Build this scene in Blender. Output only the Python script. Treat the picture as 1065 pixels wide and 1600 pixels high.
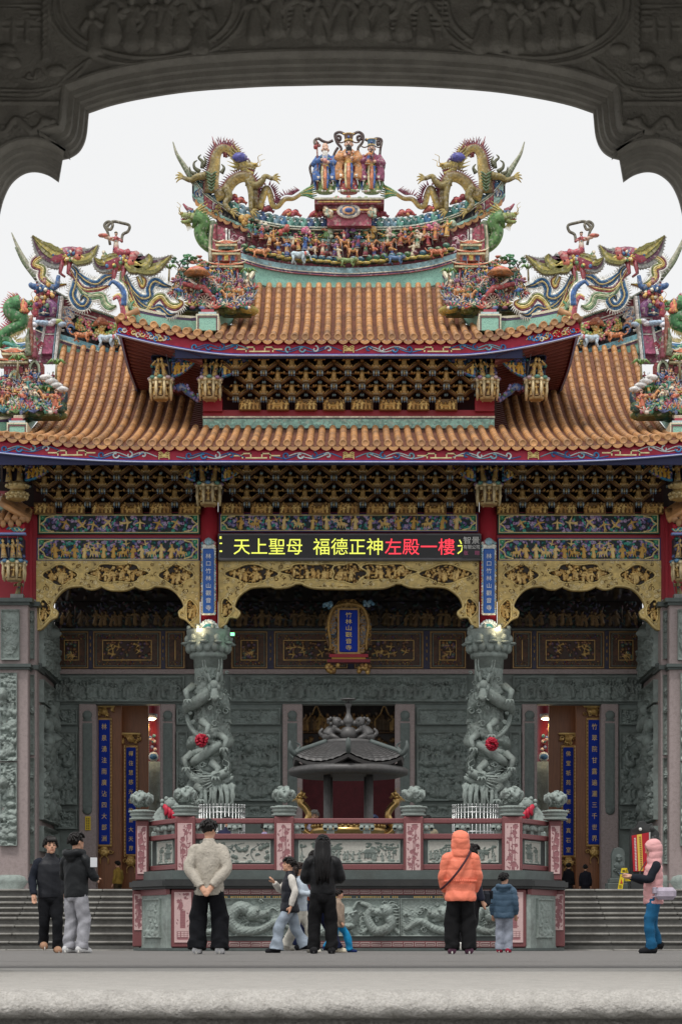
import bpy, math, random
import numpy as np
from mathutils import Vector, Matrix
from mathutils.geometry import tessellate_polygon
SC = bpy.context.scene
for o_ in list(bpy.data.objects): bpy.data.objects.remove(o_)
COL = SC.collection
R = random.Random(7)
PI = math.pi
# ---------------------------------------------------------------- camera, sky, sun, exposure
F, CX, HY, CZ = 3500.0, 544.5, 1473.0, 0.16      # focal length in photo pixels, vanishing point, eye height
cam = bpy.data.cameras.new('camera'); camo = bpy.data.objects.new('camera', cam); COL.objects.link(camo)
cam.sensor_fit = 'HORIZONTAL'; cam.sensor_width = 36; cam.lens = F/1065*36
cam.shift_x = -(CX-532.5)/1065; cam.shift_y = (HY-800)/1065
cam.clip_start = .1; cam.clip_end = 3000
camo.location = (0, 0, CZ); camo.rotation_euler = (PI/2, 0, 0)
SC.camera = camo
SUN_EL, SUN_AZ = math.radians(64), math.radians(200)   # soft overcast sun, from behind the camera
w = bpy.data.worlds.new('World'); SC.world = w; w.use_nodes = True
nt = w.node_tree; nt.nodes.clear()
n_out = nt.nodes.new('ShaderNodeOutputWorld'); n_bg = nt.nodes.new('ShaderNodeBackground')
n_sky = nt.nodes.new('ShaderNodeTexSky'); n_sky.sky_type = 'NISHITA'; n_sky.sun_disc = False
n_sky.sun_elevation = SUN_EL; n_sky.sun_rotation = SUN_AZ; n_sky.dust_density = 4
n_hs = nt.nodes.new('ShaderNodeHueSaturation'); n_hs.inputs['Saturation'].default_value = .12; n_hs.inputs['Value'].default_value = 1.0
n_mx = nt.nodes.new('ShaderNodeMix'); n_mx.data_type = 'RGBA'; n_mx.inputs[0].default_value = .93
n_mx.inputs[7].default_value = (7.15, 7.2, 7.25, 1)       # the even white cloud layer
nt.links.new(n_sky.outputs[0], n_hs.inputs['Color']); nt.links.new(n_hs.outputs[0], n_mx.inputs[6])
nt.links.new(n_mx.outputs[2], n_bg.inputs[0]); n_bg.inputs[1].default_value = .1
nt.links.new(n_bg.outputs[0], n_out.inputs[0])
sl = bpy.data.lights.new('sun', 'SUN'); sl.energy = 1.5; sl.angle = math.radians(12); sl.color = (1, .97, .93)
so = bpy.data.objects.new('sun', sl); COL.objects.link(so)
so.rotation_euler = (PI/2-SUN_EL, 0, math.radians(-20))
vs = SC.view_settings; vs.view_transform = 'Standard'; vs.look = 'None'; vs.exposure = 0.38; vs.gamma = 1; vs.use_curve_mapping = False
try:
    SC.cycles.max_bounces = 6; SC.cycles.diffuse_bounces = 3; SC.cycles.glossy_bounces = 3
    SC.cycles.use_denoising = True
except Exception: pass
# ---------------------------------------------------------------- helpers
def P(px, py, Y):
    """photo pixel on the plane at distance Y -> (X, Z)"""
    return ((px-CX)*Y/F, CZ+(HY-py)*Y/F)
def W(px, py, Y):
    x, z = P(px, py, Y); return np.array((x, Y, z))
def S(Y): return F/Y
def lin(c):
    if isinstance(c, str):
        c = c.lstrip('#'); c = [int(c[i:i+2], 16)/255 for i in (0, 2, 4)]
    return np.array([x/12.92 if x <= .04045 else ((x+.055)/1.055)**2.4 for x in c[:3]])
WL = {}
class MB:
    """collects shapes with a colour per vertex and links them as ONE mesh object"""
    def __init__(s): s.V=[]; s.C=[]; s.Q=[]; s.T=[]; s.SQ=[]; s.ST=[]; s.n=0
    def add(s, V, Q=None, T=None, col=None, smooth=False):
        V = np.asarray(V, float).reshape(-1, 3); k = len(V)
        c = np.ones((k, 3)) if col is None else (np.tile(lin(col), (k, 1)) if isinstance(col, (str, tuple, list)) else np.asarray(col, float))
        if c.ndim == 1: c = np.tile(c, (k, 1))
        s.V.append(V); s.C.append(c)
        if Q is not None and len(Q): s.Q.append(np.asarray(Q, int)+s.n); s.SQ.append(np.full(len(Q), smooth))
        if T is not None and len(T): s.T.append(np.asarray(T, int)+s.n); s.ST.append(np.full(len(T), smooth))
        s.n += k; return s
    def merge(s, o, M=None, col=None):
        for V, C in zip(o.V, o.C):
            if M is not None: V = V@np.array(M.to_3x3()).T+np.array(M.translation)
            s.V.append(V); s.C.append(C if col is None else np.tile(lin(col), (len(V), 1)))
        s.Q += [q+s.n for q in o.Q]; s.T += [t+s.n for t in o.T]; s.SQ += o.SQ; s.ST += o.ST; s.n += o.n
    def mesh(s, name, org=(0, 0, 0)):
        V = np.concatenate(s.V)-np.array(org); C = np.concatenate(s.C)
        Q = np.concatenate(s.Q) if s.Q else np.zeros((0, 4), int); T = np.concatenate(s.T) if s.T else np.zeros((0, 3), int)
        m = bpy.data.meshes.new(name)
        m.vertices.add(len(V)); m.vertices.foreach_set('co', V.astype(np.float32).ravel())
        m.loops.add(Q.size+T.size); m.loops.foreach_set('vertex_index', np.concatenate((Q.ravel(), T.ravel())).astype(np.int32))
        nq, ntr = len(Q), len(T); m.polygons.add(nq+ntr)
        m.polygons.foreach_set('loop_start', np.concatenate((np.arange(nq)*4, nq*4+np.arange(ntr)*3)).astype(np.int32))
        sm = np.concatenate(s.SQ+s.ST) if (s.SQ or s.ST) else np.zeros(0, bool)
        m.polygons.foreach_set('use_smooth', sm)
        a = m.attributes.new('Col', 'FLOAT_COLOR', 'POINT')
        a.data.foreach_set('color', np.concatenate((C, np.ones((len(C), 1))), 1).astype(np.float32).ravel())
        m.update(calc_edges=True); m.validate(); return m
    def build(s, name, mat, parent=None, org=None, **kw):
        if org is None:
            V = np.concatenate(s.V); lo, hi = V.min(0), V.max(0); org = ((lo[0]+hi[0])/2, (lo[1]+hi[1])/2, lo[2])
        m = s.mesh(name, org); m.materials.append(mat)
        return link(name, m, parent, org, **kw)
def link(name, mesh, parent=None, loc=(0, 0, 0), rot=None, scale=None, **kw):
    o = bpy.data.objects.new(name, mesh); COL.objects.link(o)
    o.location = loc
    if rot: o.rotation_euler = rot
    if scale: o.scale = scale
    WL[o.name] = Vector(loc)
    if parent is not None: adopt(o, parent)
    for k, v in kw.items(): o[k] = v
    return o
def adopt(o, p):
    o.parent = p; o.matrix_parent_inverse = Matrix.Translation(-WL[p.name])
def thing(name, label, cat, loc, group=None):
    o = bpy.data.objects.new(name, None); COL.objects.link(o); o.location = loc; o.empty_display_size = .2
    WL[o.name] = Vector(loc); return tag(o, label, cat, group)
def tag(o, label, cat, group=None):
    o['label'] = label; o['category'] = cat
    if group: o['group'] = group
    return o
def struct(o): o['kind'] = 'structure'; return o
def dup(o, loc=None, mirror=False, label=None, parent=None, top=True):
    """copy of an object with its parts and sub-parts; mirror flips it about the temple's axis x = 0"""
    c = o.copy(); COL.objects.link(c); L = WL[o.name].copy()
    WL[c.name] = L
    if parent is not None:
        mi = o.matrix_parent_inverse.copy(); c.parent = parent; c.matrix_parent_inverse = mi
    if top:
        if mirror: L = Vector((-L.x, L.y, L.z)); c.scale.x *= -1; c.rotation_euler.z *= -1; c.rotation_euler.y *= -1
        if loc is not None: L = Vector(loc)
        c.location = L; WL[c.name] = L
    if label: c['label'] = label
    for ch in list(o.children): dup(ch, parent=c, top=False)
    return c
# shapes -----------------------------------------------------------------------------
BOXQ = [(0, 1, 2, 3), (7, 6, 5, 4), (0, 4, 5, 1), (1, 5, 6, 2), (2, 6, 7, 3), (3, 7, 4, 0)]
def box(x0, y0, z0, x1, y1, z1):
    return np.array([(x0, y0, z0), (x1, y0, z0), (x1, y0, z1), (x0, y0, z1), (x0, y1, z0), (x1, y1, z0), (x1, y1, z1), (x0, y1, z1)]), BOXQ
def bx(mb, x0, y0, x1, y1, Y, d, col=None):
    """box whose front face fills the pixel rectangle at distance Y, d metres deep"""
    a, c = P(x0, y1, Y); b, e = P(x1, y0, Y); V, Q = box(a, Y, c, b, Y+d, e); mb.add(V, Q, col=col)
def bxb(mb, x0, y0, z0, x1, y1, z1, col=None, b=.012):
    """a box with bevelled edges"""
    b = min(b, (x1-x0)*.4, (y1-y0)*.4, (z1-z0)*.4)
    X = (x0, x0+b, x1-b, x1); Yv = (y0, y0+b, y1-b, y1); Z = (z0, z0+b, z1-b, z1)
    pr = [(i, j) for i, j in ((1, 0), (2, 0), (3, 1), (3, 2), (2, 3), (1, 3), (0, 2), (0, 1))]
    def ring(xx, yy, z): return [(xx[i], yy[j], z) for i, j in pr]
    Xi = (x0+b, x0+b, x1-b, x1-b); Yi = (y0+b, y0+b, y1-b, y1-b)
    V = ring(Xi, Yi, z0)+ring(X, Yv, z0+b)+ring(X, Yv, z1-b)+ring(Xi, Yi, z1)
    Q = [(r*8+i, r*8+(i+1)%8, r*8+8+(i+1)%8, r*8+8+i) for r in range(3) for i in range(8)]
    Q += [(24, 26, 28, 30), (6, 4, 2, 0)]
    mb.add(V, Q, col=col)
def bxp(mb, x0, y0, x1, y1, Y, d, col=None, b=.012):
    a, c = P(x0, y1, Y); e, f = P(x1, y0, Y); bxb(mb, a, Y, c, e, Y+d, f, col, b)
def frames(p):
    p = np.asarray(p, float); t = np.gradient(p, axis=0); t /= np.linalg.norm(t, axis=1)[:, None]+1e-9
    n = np.zeros_like(p); ref = np.array((0, -1., .01))
    v = ref-t[0]*ref.dot(t[0])
    if np.linalg.norm(v) < .1: v = np.array((1., 0, 0)); v -= t[0]*v.dot(t[0])
    n[0] = v/np.linalg.norm(v)
    for i in range(1, len(p)):
        v = n[i-1]-t[i]*n[i-1].dot(t[i]); n[i] = v/(np.linalg.norm(v)+1e-9)
    return t, n, np.cross(t, n)
def tube(mb, path, r, col=None, n=8, flat=1.0, smooth=True, ring=None, caps=True):
    """tube along a path; r scalar or per point; ring: colours round the section; flat squeezes the second axis"""
    p = np.asarray(path, float); k = len(p); r = np.broadcast_to(np.asarray(r, float), (k,))
    t, a, b = frames(p); th = np.arange(n)*2*PI/n
    V = p[:, None]+r[:, None, None]*(np.cos(th)[None, :, None]*a[:, None]*flat+np.sin(th)[None, :, None]*b[:, None])
    i = np.arange(k-1)[:, None]*n; j = np.arange(n)[None]; j2 = (j+1) % n
    Q = np.stack((i+j, i+j2, i+n+j2, i+n+j), -1).reshape(-1, 4)
    V = V.reshape(-1, 3); c = col
    if ring is not None: c = np.tile(np.array([lin(x) for x in ring]), (k, 1))
    elif isinstance(col, list): c = np.repeat(np.array([lin(x) for x in col]), n, 0)
    T = None
    if caps:
        V = np.concatenate((V, p[:1], p[-1:])); m = k*n
        jj = np.arange(n); T = np.concatenate((np.stack((np.full(n, m), (jj+1) % n, jj), -1), np.stack((np.full(n, m+1), m-n+jj, m-n+(jj+1) % n), -1)))
        if isinstance(c, np.ndarray) and c.ndim == 2: c = np.concatenate((c, c[:1], c[-1:]))
    mb.add(V, Q, T, c, smooth)
def spl(pts, n=6):
    """Catmull-Rom through points"""
    p = np.asarray(pts, float); q = np.concatenate((2*p[:1]-p[1:2], p, 2*p[-1:]-p[-2:-1])); out = []
    for i in range(1, len(q)-2):
        t = np.linspace(0, 1, n, endpoint=False)[:, None]
        out.append(.5*((2*q[i])+(-q[i-1]+q[i+1])*t+(2*q[i-1]-5*q[i]+4*q[i+1]-q[i+2])*t*t+(-q[i-1]+3*q[i]-3*q[i+1]+q[i+2])*t**3))
    return np.concatenate(out+[p[-1:]])
def pp(pts, Y, n=6, dy=None):
    """pixel polyline -> smooth world path at distance Y"""
    q = np.array([W(a[0], a[1], Y+(a[2] if len(a) > 2 else 0)) for a in pts])
    return spl(q, n) if n > 1 else q
def ball(mb, c, r, col=None, nu=10, nv=6, rot=None):
    r = np.broadcast_to(np.asarray(r, float), (3,)); V = [(0, 0, 1)]
    for i in range(1, nv):
        ph = PI*i/nv
        for j in range(nu): V.append((math.sin(ph)*math.cos(2*PI*j/nu), math.sin(ph)*math.sin(2*PI*j/nu), math.cos(ph)))
    V.append((0, 0, -1)); V = np.array(V)*r
    if rot is not None: V = V@np.array(Matrix.Rotation(rot[0], 3, rot[1])).T
    V = V+np.asarray(c, float)
    Q = [(1+i*nu+j, 1+(i+1)*nu+j, 1+(i+1)*nu+(j+1) % nu, 1+i*nu+(j+1) % nu) for i in range(nv-2) for j in range(nu)]
    T = [(0, 1+j, 1+(j+1) % nu) for j in range(nu)]; m = len(V)-1; b = 1+(nv-2)*nu
    T += [(m, b+(j+1) % nu, b+j) for j in range(nu)]
    mb.add(V, Q, T, col, True)
def lathe(mb, prof, c, col=None, n=12, smooth=True, ph=0.0, sx=1.0, sy=1.0, lobes=None):
    c = np.asarray(c, float); k = len(prof); V = []; CC = []
    th = np.arange(n)*2*PI/n+ph
    for it in prof:
        r, z = it[0], it[1]; rr = r*(1+(lobes[1]*np.abs(np.cos(lobes[0]*th/2)) if lobes else 0*th))
        V += [(rr[j]*math.cos(th[j])*sx, rr[j]*math.sin(th[j])*sy, z) for j in range(n)]
        if len(it) > 2: CC += [lin(it[2])]*n
    Q = [(i*n+j, i*n+(j+1) % n, (i+1)*n+(j+1) % n, (i+1)*n+j) for i in range(k-1) for j in range(n)]
    T = []; V = np.array(V)
    V = np.concatenate((V, [(0, 0, prof[0][1]), (0, 0, prof[-1][1])])); m = k*n
    T += [(m, (j+1) % n, j) for j in range(n)]+[(m+1, m-n+j, m-n+(j+1) % n) for j in range(n)]
    cc = col
    if CC: cc = np.array(CC+[CC[0], CC[-1]])
    mb.add(V+c, Q, T, cc, smooth)
def extr(mb, pts, y0, y1, col=None, org=None):
    """polygon in the x-z plane (any winding) pushed from y0 to y1"""
    p = [(a, b) for a, b in pts]
    if sum(p[i][0]*p[(i+1) % len(p)][1]-p[(i+1) % len(p)][0]*p[i][1] for i in range(len(p))) < 0: p = p[::-1]
    n = len(p); V = [(a, y0, b) for a, b in p]+[(a, y1, b) for a, b in p]
    T = []
    for t in tessellate_polygon([[Vector((a, b, 0)) for a, b in p]]):
        a, b, c = t; ar = (p[b][0]-p[a][0])*(p[c][1]-p[a][1])-(p[c][0]-p[a][0])*(p[b][1]-p[a][1])
        if ar < 0: a, b, c = c, b, a
        T += [(a, b, c), (n+c, n+b, n+a)]
    Q = [(i, n+i, n+(i+1) % n, (i+1) % n) for i in range(n)]
    mb.add(V, Q, T, col)
def exp_(mb, pts, Y, d, col=None): extr(mb, [P(a, b, Y) for a, b in pts], Y, Y+d, col)
def sweep(mb, path, prof, col=None, cols=None, smooth=False, up=(0, 0, 1)):
    """moulding: profile (out, up) swept along a path; 'out' points towards -y for a path running in +x"""
    p = np.asarray(path, float); t = np.gradient(p, axis=0); t /= np.linalg.norm(t, axis=1)[:, None]
    upv = np.array(up, float); o = np.cross(t, upv); o /= np.linalg.norm(o, axis=1)[:, None]; u2 = np.cross(o, t)
    k, m = len(p), len(prof); V = np.array([[p[i]+o[i]*a+u2[i]*b for a, b in prof] for i in range(k)]).reshape(-1, 3)
    Q = [(i*m+j, (i+1)*m+j, (i+1)*m+(j+1) % m, i*m+(j+1) % m) for i in range(k-1) for j in range(m)]
    T = []
    for e, f in ((0, 1), ((k-1)*m, -1)):
        for j in range(1, m-1): T.append((e, e+j, e+j+1) if f > 0 else (e, e+j+1, e+j))
    mb.add(V, Q, T, col, smooth)
def text(body, mat, px0, py0, px1, py1, Y, parent, ext=.012, name='lettering', vert=False, rot=0.0, at=None, sp=.96):
    """characters fitted in a pixel rectangle, standing proud of the plane at distance Y"""
    c = bpy.data.curves.new('txt', 'FONT'); c.body = '\n'.join(body) if vert else body
    c.align_x = 'CENTER'; c.extrude = .5; c.resolution_u = 2; c.space_line = sp
    t = bpy.data.objects.new('txt', c); COL.objects.link(t)
    m = bpy.data.meshes.new_from_object(t.evaluated_get(bpy.context.evaluated_depsgraph_get()))
    bpy.data.objects.remove(t); m.name = name
    V = np.zeros(len(m.vertices)*3, np.float32); m.vertices.foreach_get('co', V); V = V.reshape(-1, 3)
    lo, hi = V.min(0), V.max(0); a, b = P(px0, py1, Y); e, f = P(px1, py0, Y)
    Wd = np.empty_like(V); Wd[:, 0] = (V[:, 0]-(lo[0]+hi[0])/2)/(hi[0]-lo[0])*(e-a); Wd[:, 2] = (V[:, 1]-lo[1])/(hi[1]-lo[1])*(f-b)
    Wd[:, 1] = -V[:, 2]*ext*2
    # one object per character
    n = len(body.replace(' ', '')) if vert else len(body); org = np.array(((a+e)/2, Y-ext*.6, b) if at is None else at); out = []
    ax = (f-b-Wd[:, 2])/(f-b) if vert else (Wd[:, 0]+(e-a)/2)/(e-a)
    k = np.zeros(len(m.polygons), int); ls = np.array([(p.loop_start, p.loop_total) for p in m.polygons]); lv = np.zeros(len(m.loops), np.int32); m.loops.foreach_get('vertex_index', lv)
    for i, (s0, t0) in enumerate(ls): k[i] = min(n-1, max(0, int(ax[lv[s0:s0+t0]].mean()*n)))
    for j in range(n):
        fs = np.nonzero(k == j)[0]
        if not len(fs): continue
        vid = np.unique(np.concatenate([lv[ls[i, 0]:ls[i, 0]+ls[i, 1]] for i in fs])); mp = {v: i for i, v in enumerate(vid)}; c0 = Wd[vid].mean(0); c0[1] = 0
        g = bpy.data.meshes.new('character'); g.from_pydata((Wd[vid]-c0).tolist(), [], [[mp[v] for v in lv[ls[i, 0]:ls[i, 0]+ls[i, 1]]] for i in fs]); g.materials.append(mat)
        out.append(link('character', g, parent, tuple(org+c0)))
    bpy.data.meshes.remove(m); return out
# materials ---------------------------------------------------------------------------
def mat(name, rgb=None, rough=.6, metal=0.0, var=.25, scale=6.0, bump=0.0, bscale=40.0, dirt=0.0, emit=0.0, spec=.4, mottle=None, stretch=None, sat=1.0, val=1.0, shard=0.0, rnd=0.0, geo=False):
    """procedural surface: base colour (or the painted colours stored on the mesh) broken up by two scales of noise"""
    m = bpy.data.materials.new(name); m.use_nodes = True; t = m.node_tree; b = t.nodes['Principled BSDF']
    N, L = t.nodes.new, t.links.new
    co = N('ShaderNodeTexCoord'); src = co.outputs['Object'] if not geo else N('ShaderNodeNewGeometry').outputs['Position']
    if stretch:
        mp = N('ShaderNodeMapping'); mp.inputs['Scale'].default_value = stretch; L(src, mp.inputs[0]); src = mp.outputs[0]
    if rgb is None:
        a = N('ShaderNodeAttribute'); a.attribute_name = 'Col'; base = a.outputs['Color']
    else:
        c = N('ShaderNodeRGB'); c.outputs[0].default_value = (*[float(x) for x in rgb], 1); base = c.outputs[0]
    if sat != 1.0 or val != 1.0:
        hs = N('ShaderNodeHueSaturation'); hs.inputs['Saturation'].default_value = sat; hs.inputs['Value'].default_value = val; L(base, hs.inputs['Color']); base = hs.outputs[0]
    if shard:       # broken-porcelain mosaic: every shard a slightly different glaze
        vo = N('ShaderNodeTexVoronoi'); vo.inputs['Scale'].default_value = shard; L(src, vo.inputs['Vector'])
        sp = N('ShaderNodeSeparateColor'); L(vo.outputs['Color'], sp.inputs[0])
        ms = N('ShaderNodeMapRange'); ms.inputs[3].default_value = .68; ms.inputs[4].default_value = 1.35; L(sp.outputs[0], ms.inputs[0])
        xs_ = N('ShaderNodeMix'); xs_.data_type = 'RGBA'; xs_.blend_type = 'MULTIPLY'; xs_.inputs[0].default_value = 1; L(base, xs_.inputs[6]); L(ms.outputs[0], xs_.inputs[7])
        m2_ = N('ShaderNodeMapRange'); m2_.inputs[1].default_value = .86; m2_.inputs[2].default_value = .9; m2_.inputs[4].default_value = .45; L(sp.outputs[1], m2_.inputs[0])
        xw = N('ShaderNodeMix'); xw.data_type = 'RGBA'; xw.inputs[7].default_value = (.5, .46, .38, 1); L(m2_.outputs[0], xw.inputs[0]); L(xs_.outputs[2], xw.inputs[6]); base = xw.outputs[2]
    if rnd:         # every tile fired to a slightly different shade
        oi = N('ShaderNodeObjectInfo'); mo = N('ShaderNodeMapRange'); mo.inputs[3].default_value = 1-rnd; mo.inputs[4].default_value = 1+rnd; L(oi.outputs['Random'], mo.inputs[0])
        xo = N('ShaderNodeMix'); xo.data_type = 'RGBA'; xo.blend_type = 'MULTIPLY'; xo.inputs[0].default_value = 1; L(base, xo.inputs[6]); L(mo.outputs[0], xo.inputs[7]); base = xo.outputs[2]
    n1 = N('ShaderNodeTexNoise'); n1.inputs['Scale'].default_value = scale; n1.inputs['Detail'].default_value = 8; n1.inputs['Roughness'].default_value = .65
    L(src, n1.inputs['Vector'])
    mr = N('ShaderNodeMapRange'); mr.inputs[1].default_value = .25; mr.inputs[2].default_value = .75; mr.inputs[3].default_value = 1-var; mr.inputs[4].default_value = 1+var
    L(n1.outputs[0], mr.inputs[0])
    mx = N('ShaderNodeMix'); mx.data_type = 'RGBA'; mx.blend_type = 'MULTIPLY'; mx.inputs[0].default_value = 1
    L(base, mx.inputs[6]); L(mr.outputs[0], mx.inputs[7]); out = mx.outputs[2]
    if mottle is not None:
        n2 = N('ShaderNodeTexNoise'); n2.inputs['Scale'].default_value = mottle[1]; n2.inputs['Detail'].default_value = 3; L(src, n2.inputs['Vector'])
        m2 = N('ShaderNodeMapRange'); m2.inputs[1].default_value = .48; m2.inputs[2].default_value = .66; m2.inputs[4].default_value = mottle[2]; L(n2.outputs[0], m2.inputs[0])
        x2 = N('ShaderNodeMix'); x2.data_type = 'RGBA'; x2.inputs[7].default_value = (*mottle[0], 1); L(m2.outputs[0], x2.inputs[0]); L(out, x2.inputs[6]); out = x2.outputs[2]
    if dirt:
        n3 = N('ShaderNodeTexNoise'); n3.inputs['Scale'].default_value = scale*.23; n3.inputs['Detail'].default_value = 6; L(src, n3.inputs['Vector'])
        m3 = N('ShaderNodeMapRange'); m3.inputs[1].default_value = .45; m3.inputs[2].default_value = .7; m3.inputs[4].default_value = dirt; L(n3.outputs[0], m3.inputs[0])
        x3 = N('ShaderNodeMix'); x3.data_type = 'RGBA'; x3.inputs[7].default_value = (.06, .052, .045, 1); L(m3.outputs[0], x3.inputs[0]); L(out, x3.inputs[6]); out = x3.outputs[2]
    L(out, b.inputs['Base Color'])
    b.inputs['Roughness'].default_value = rough; b.inputs['Metallic'].default_value = metal; b.inputs['Specular IOR Level'].default_value = spec
    if emit:
        L(base, b.inputs['Emission Color']); b.inputs['Emission Strength'].default_value = emit
    if bump:
        nb = N('ShaderNodeTexNoise'); nb.inputs['Scale'].default_value = bscale; nb.inputs['Detail'].default_value = 5; L(src, nb.inputs['Vector'])
        bp = N('ShaderNodeBump'); bp.inputs['Strength'].default_value = bump; bp.inputs['Distance'].default_value = .02; L(nb.outputs[0], bp.inputs['Height']); L(bp.outputs[0], b.inputs['Normal'])
    return m
M = dict(
    ceramic=mat('glazed_ceramic', None, .42, var=.25, scale=9, sat=.88, val=1.0, shard=20, dirt=.16, bump=.3, bscale=30),
    paint=mat('painted_wood', None, .5, var=.16, scale=7, sat=1.05),
    gold=mat('gilded_carving', None, .42, .3, var=.34, scale=12, sat=.92, val=.92, dirt=.3),
    stone=mat('green_stone', (.185, .22, .205), .7, var=.24, scale=7, bump=.25, bscale=60, dirt=.3),
    relief=mat('carved_green_stone', (.27, .315, .292), .68, var=.3, scale=11, bump=.45, bscale=34, dirt=.4),
    shaded_relief=mat('shaded_porch_relief_stone', (.22, .26, .243), .65, var=.26, scale=9, bump=.3, bscale=50, dirt=.4),  # the carved green stone again, porch shade put into a darker base colour
    dstone2=mat('couplet_stone', (.15, .18, .17), .65, var=.25, scale=9),
    dstone=mat('dark_green_stone', (.085, .105, .1), .55, var=.25, scale=6, bump=.1, dirt=.3),
    pink=mat('pink_granite', (.37, .3, .29), .6, var=.16, scale=60, bump=.06, bscale=90, dirt=.22, mottle=((.22, .18, .18), 70, .6)),
    redgr=mat('red_granite', (.2, .068, .07), .5, var=.22, scale=50, bump=.05, mottle=((.12, .04, .045), 80, .6)),
    palegr=mat('etched_pink_granite', None, .6, var=.14, scale=45, mottle=None),
    black=mat('black_stone', (.024, .026, .026), .5, var=.3, scale=8, dirt=.2),
    red=mat('red_lacquer', (.36, .018, .033), .45, var=.14, scale=4, dirt=.15),
    tile=mat('glazed_roof_tile', (.54, .275, .11), .42, var=.3, scale=6, dirt=.5, mottle=((.24, .13, .085), 3, .55), rnd=.14, geo=True),
    pan=mat('pan_roof_tile', (.27, .125, .082), .6, var=.4, scale=9, dirt=.3),
    gate=mat('gate_stone', (.3, .29, .262), .75, var=.25, scale=6, bump=.4, bscale=50, dirt=.2),
    asphalt=mat('asphalt', (.21, .2, .19), .9, var=.45, scale=60, bump=1.0, bscale=90, dirt=.15, mottle=((.1, .095, .09), 40, .45)),
    floor=mat('worn_granite', (.46, .44, .41), .75, var=.22, scale=60, bump=.5, bscale=80, dirt=.2, mottle=((.27, .25, .22), 130, .5)),
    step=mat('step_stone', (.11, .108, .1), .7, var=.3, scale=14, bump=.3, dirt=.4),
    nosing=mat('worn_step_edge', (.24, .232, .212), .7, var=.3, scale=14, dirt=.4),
    bronze=mat('weathered_bronze', (.1, .097, .096), .5, .3, var=.3, scale=10, bump=.15, dirt=.3),
    brass=mat('polished_brass', (.5, .33, .13), .3, .85, var=.25, scale=14),
    wood=mat('brown_door_wood', (.2, .072, .024), .38, var=.3, scale=5, stretch=(8, 8, .6)),
    panelwood=mat('painted_panel_wood', (.075, .036, .02), .5, var=.6, scale=14, mottle=((.16, .06, .025), 9, .6)),
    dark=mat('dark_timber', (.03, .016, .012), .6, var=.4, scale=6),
    blue=mat('blue_board', (.006, .03, .3), .6, var=.15, scale=6, spec=.15),
    steel=mat('stainless_steel', (.55, .56, .56), .3, .8, var=.1),
    plastic=mat('yellow_plastic', None, .45, var=.08),
    cloth=mat('cloth', None, .85, var=.2, scale=14, bump=.3, bscale=120, spec=.2),
    shiny=mat('quilted_nylon', None, .55, var=.12, scale=10, bump=.15, bscale=50, spec=.3),
    skin=mat('skin', None, .55, var=.1, scale=30, spec=.3),
    hair=mat('hair', None, .45, var=.4, scale=40, spec=.3, stretch=(6, 6, 1)),
    led=mat('led_yellow', lin('d9df5a'), .5, var=.12, scale=60, emit=.85),
    ledr=mat('led_red', lin('f03a4a'), .5, var=.12, scale=60, emit=.9),
    white=mat('white_lettering', (.75, .75, .72), .6, var=.05),
    letter=mat('gold_lettering', (.62, .45, .17), .4, .3, var=.1),
    lamp=mat('lamp_glow', (1, .82, .5), .5, var=.01, emit=9),
    lampg=mat('green_lamp_glow', (.2, .8, .35), .5, var=.01, emit=1.3),
)
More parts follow.
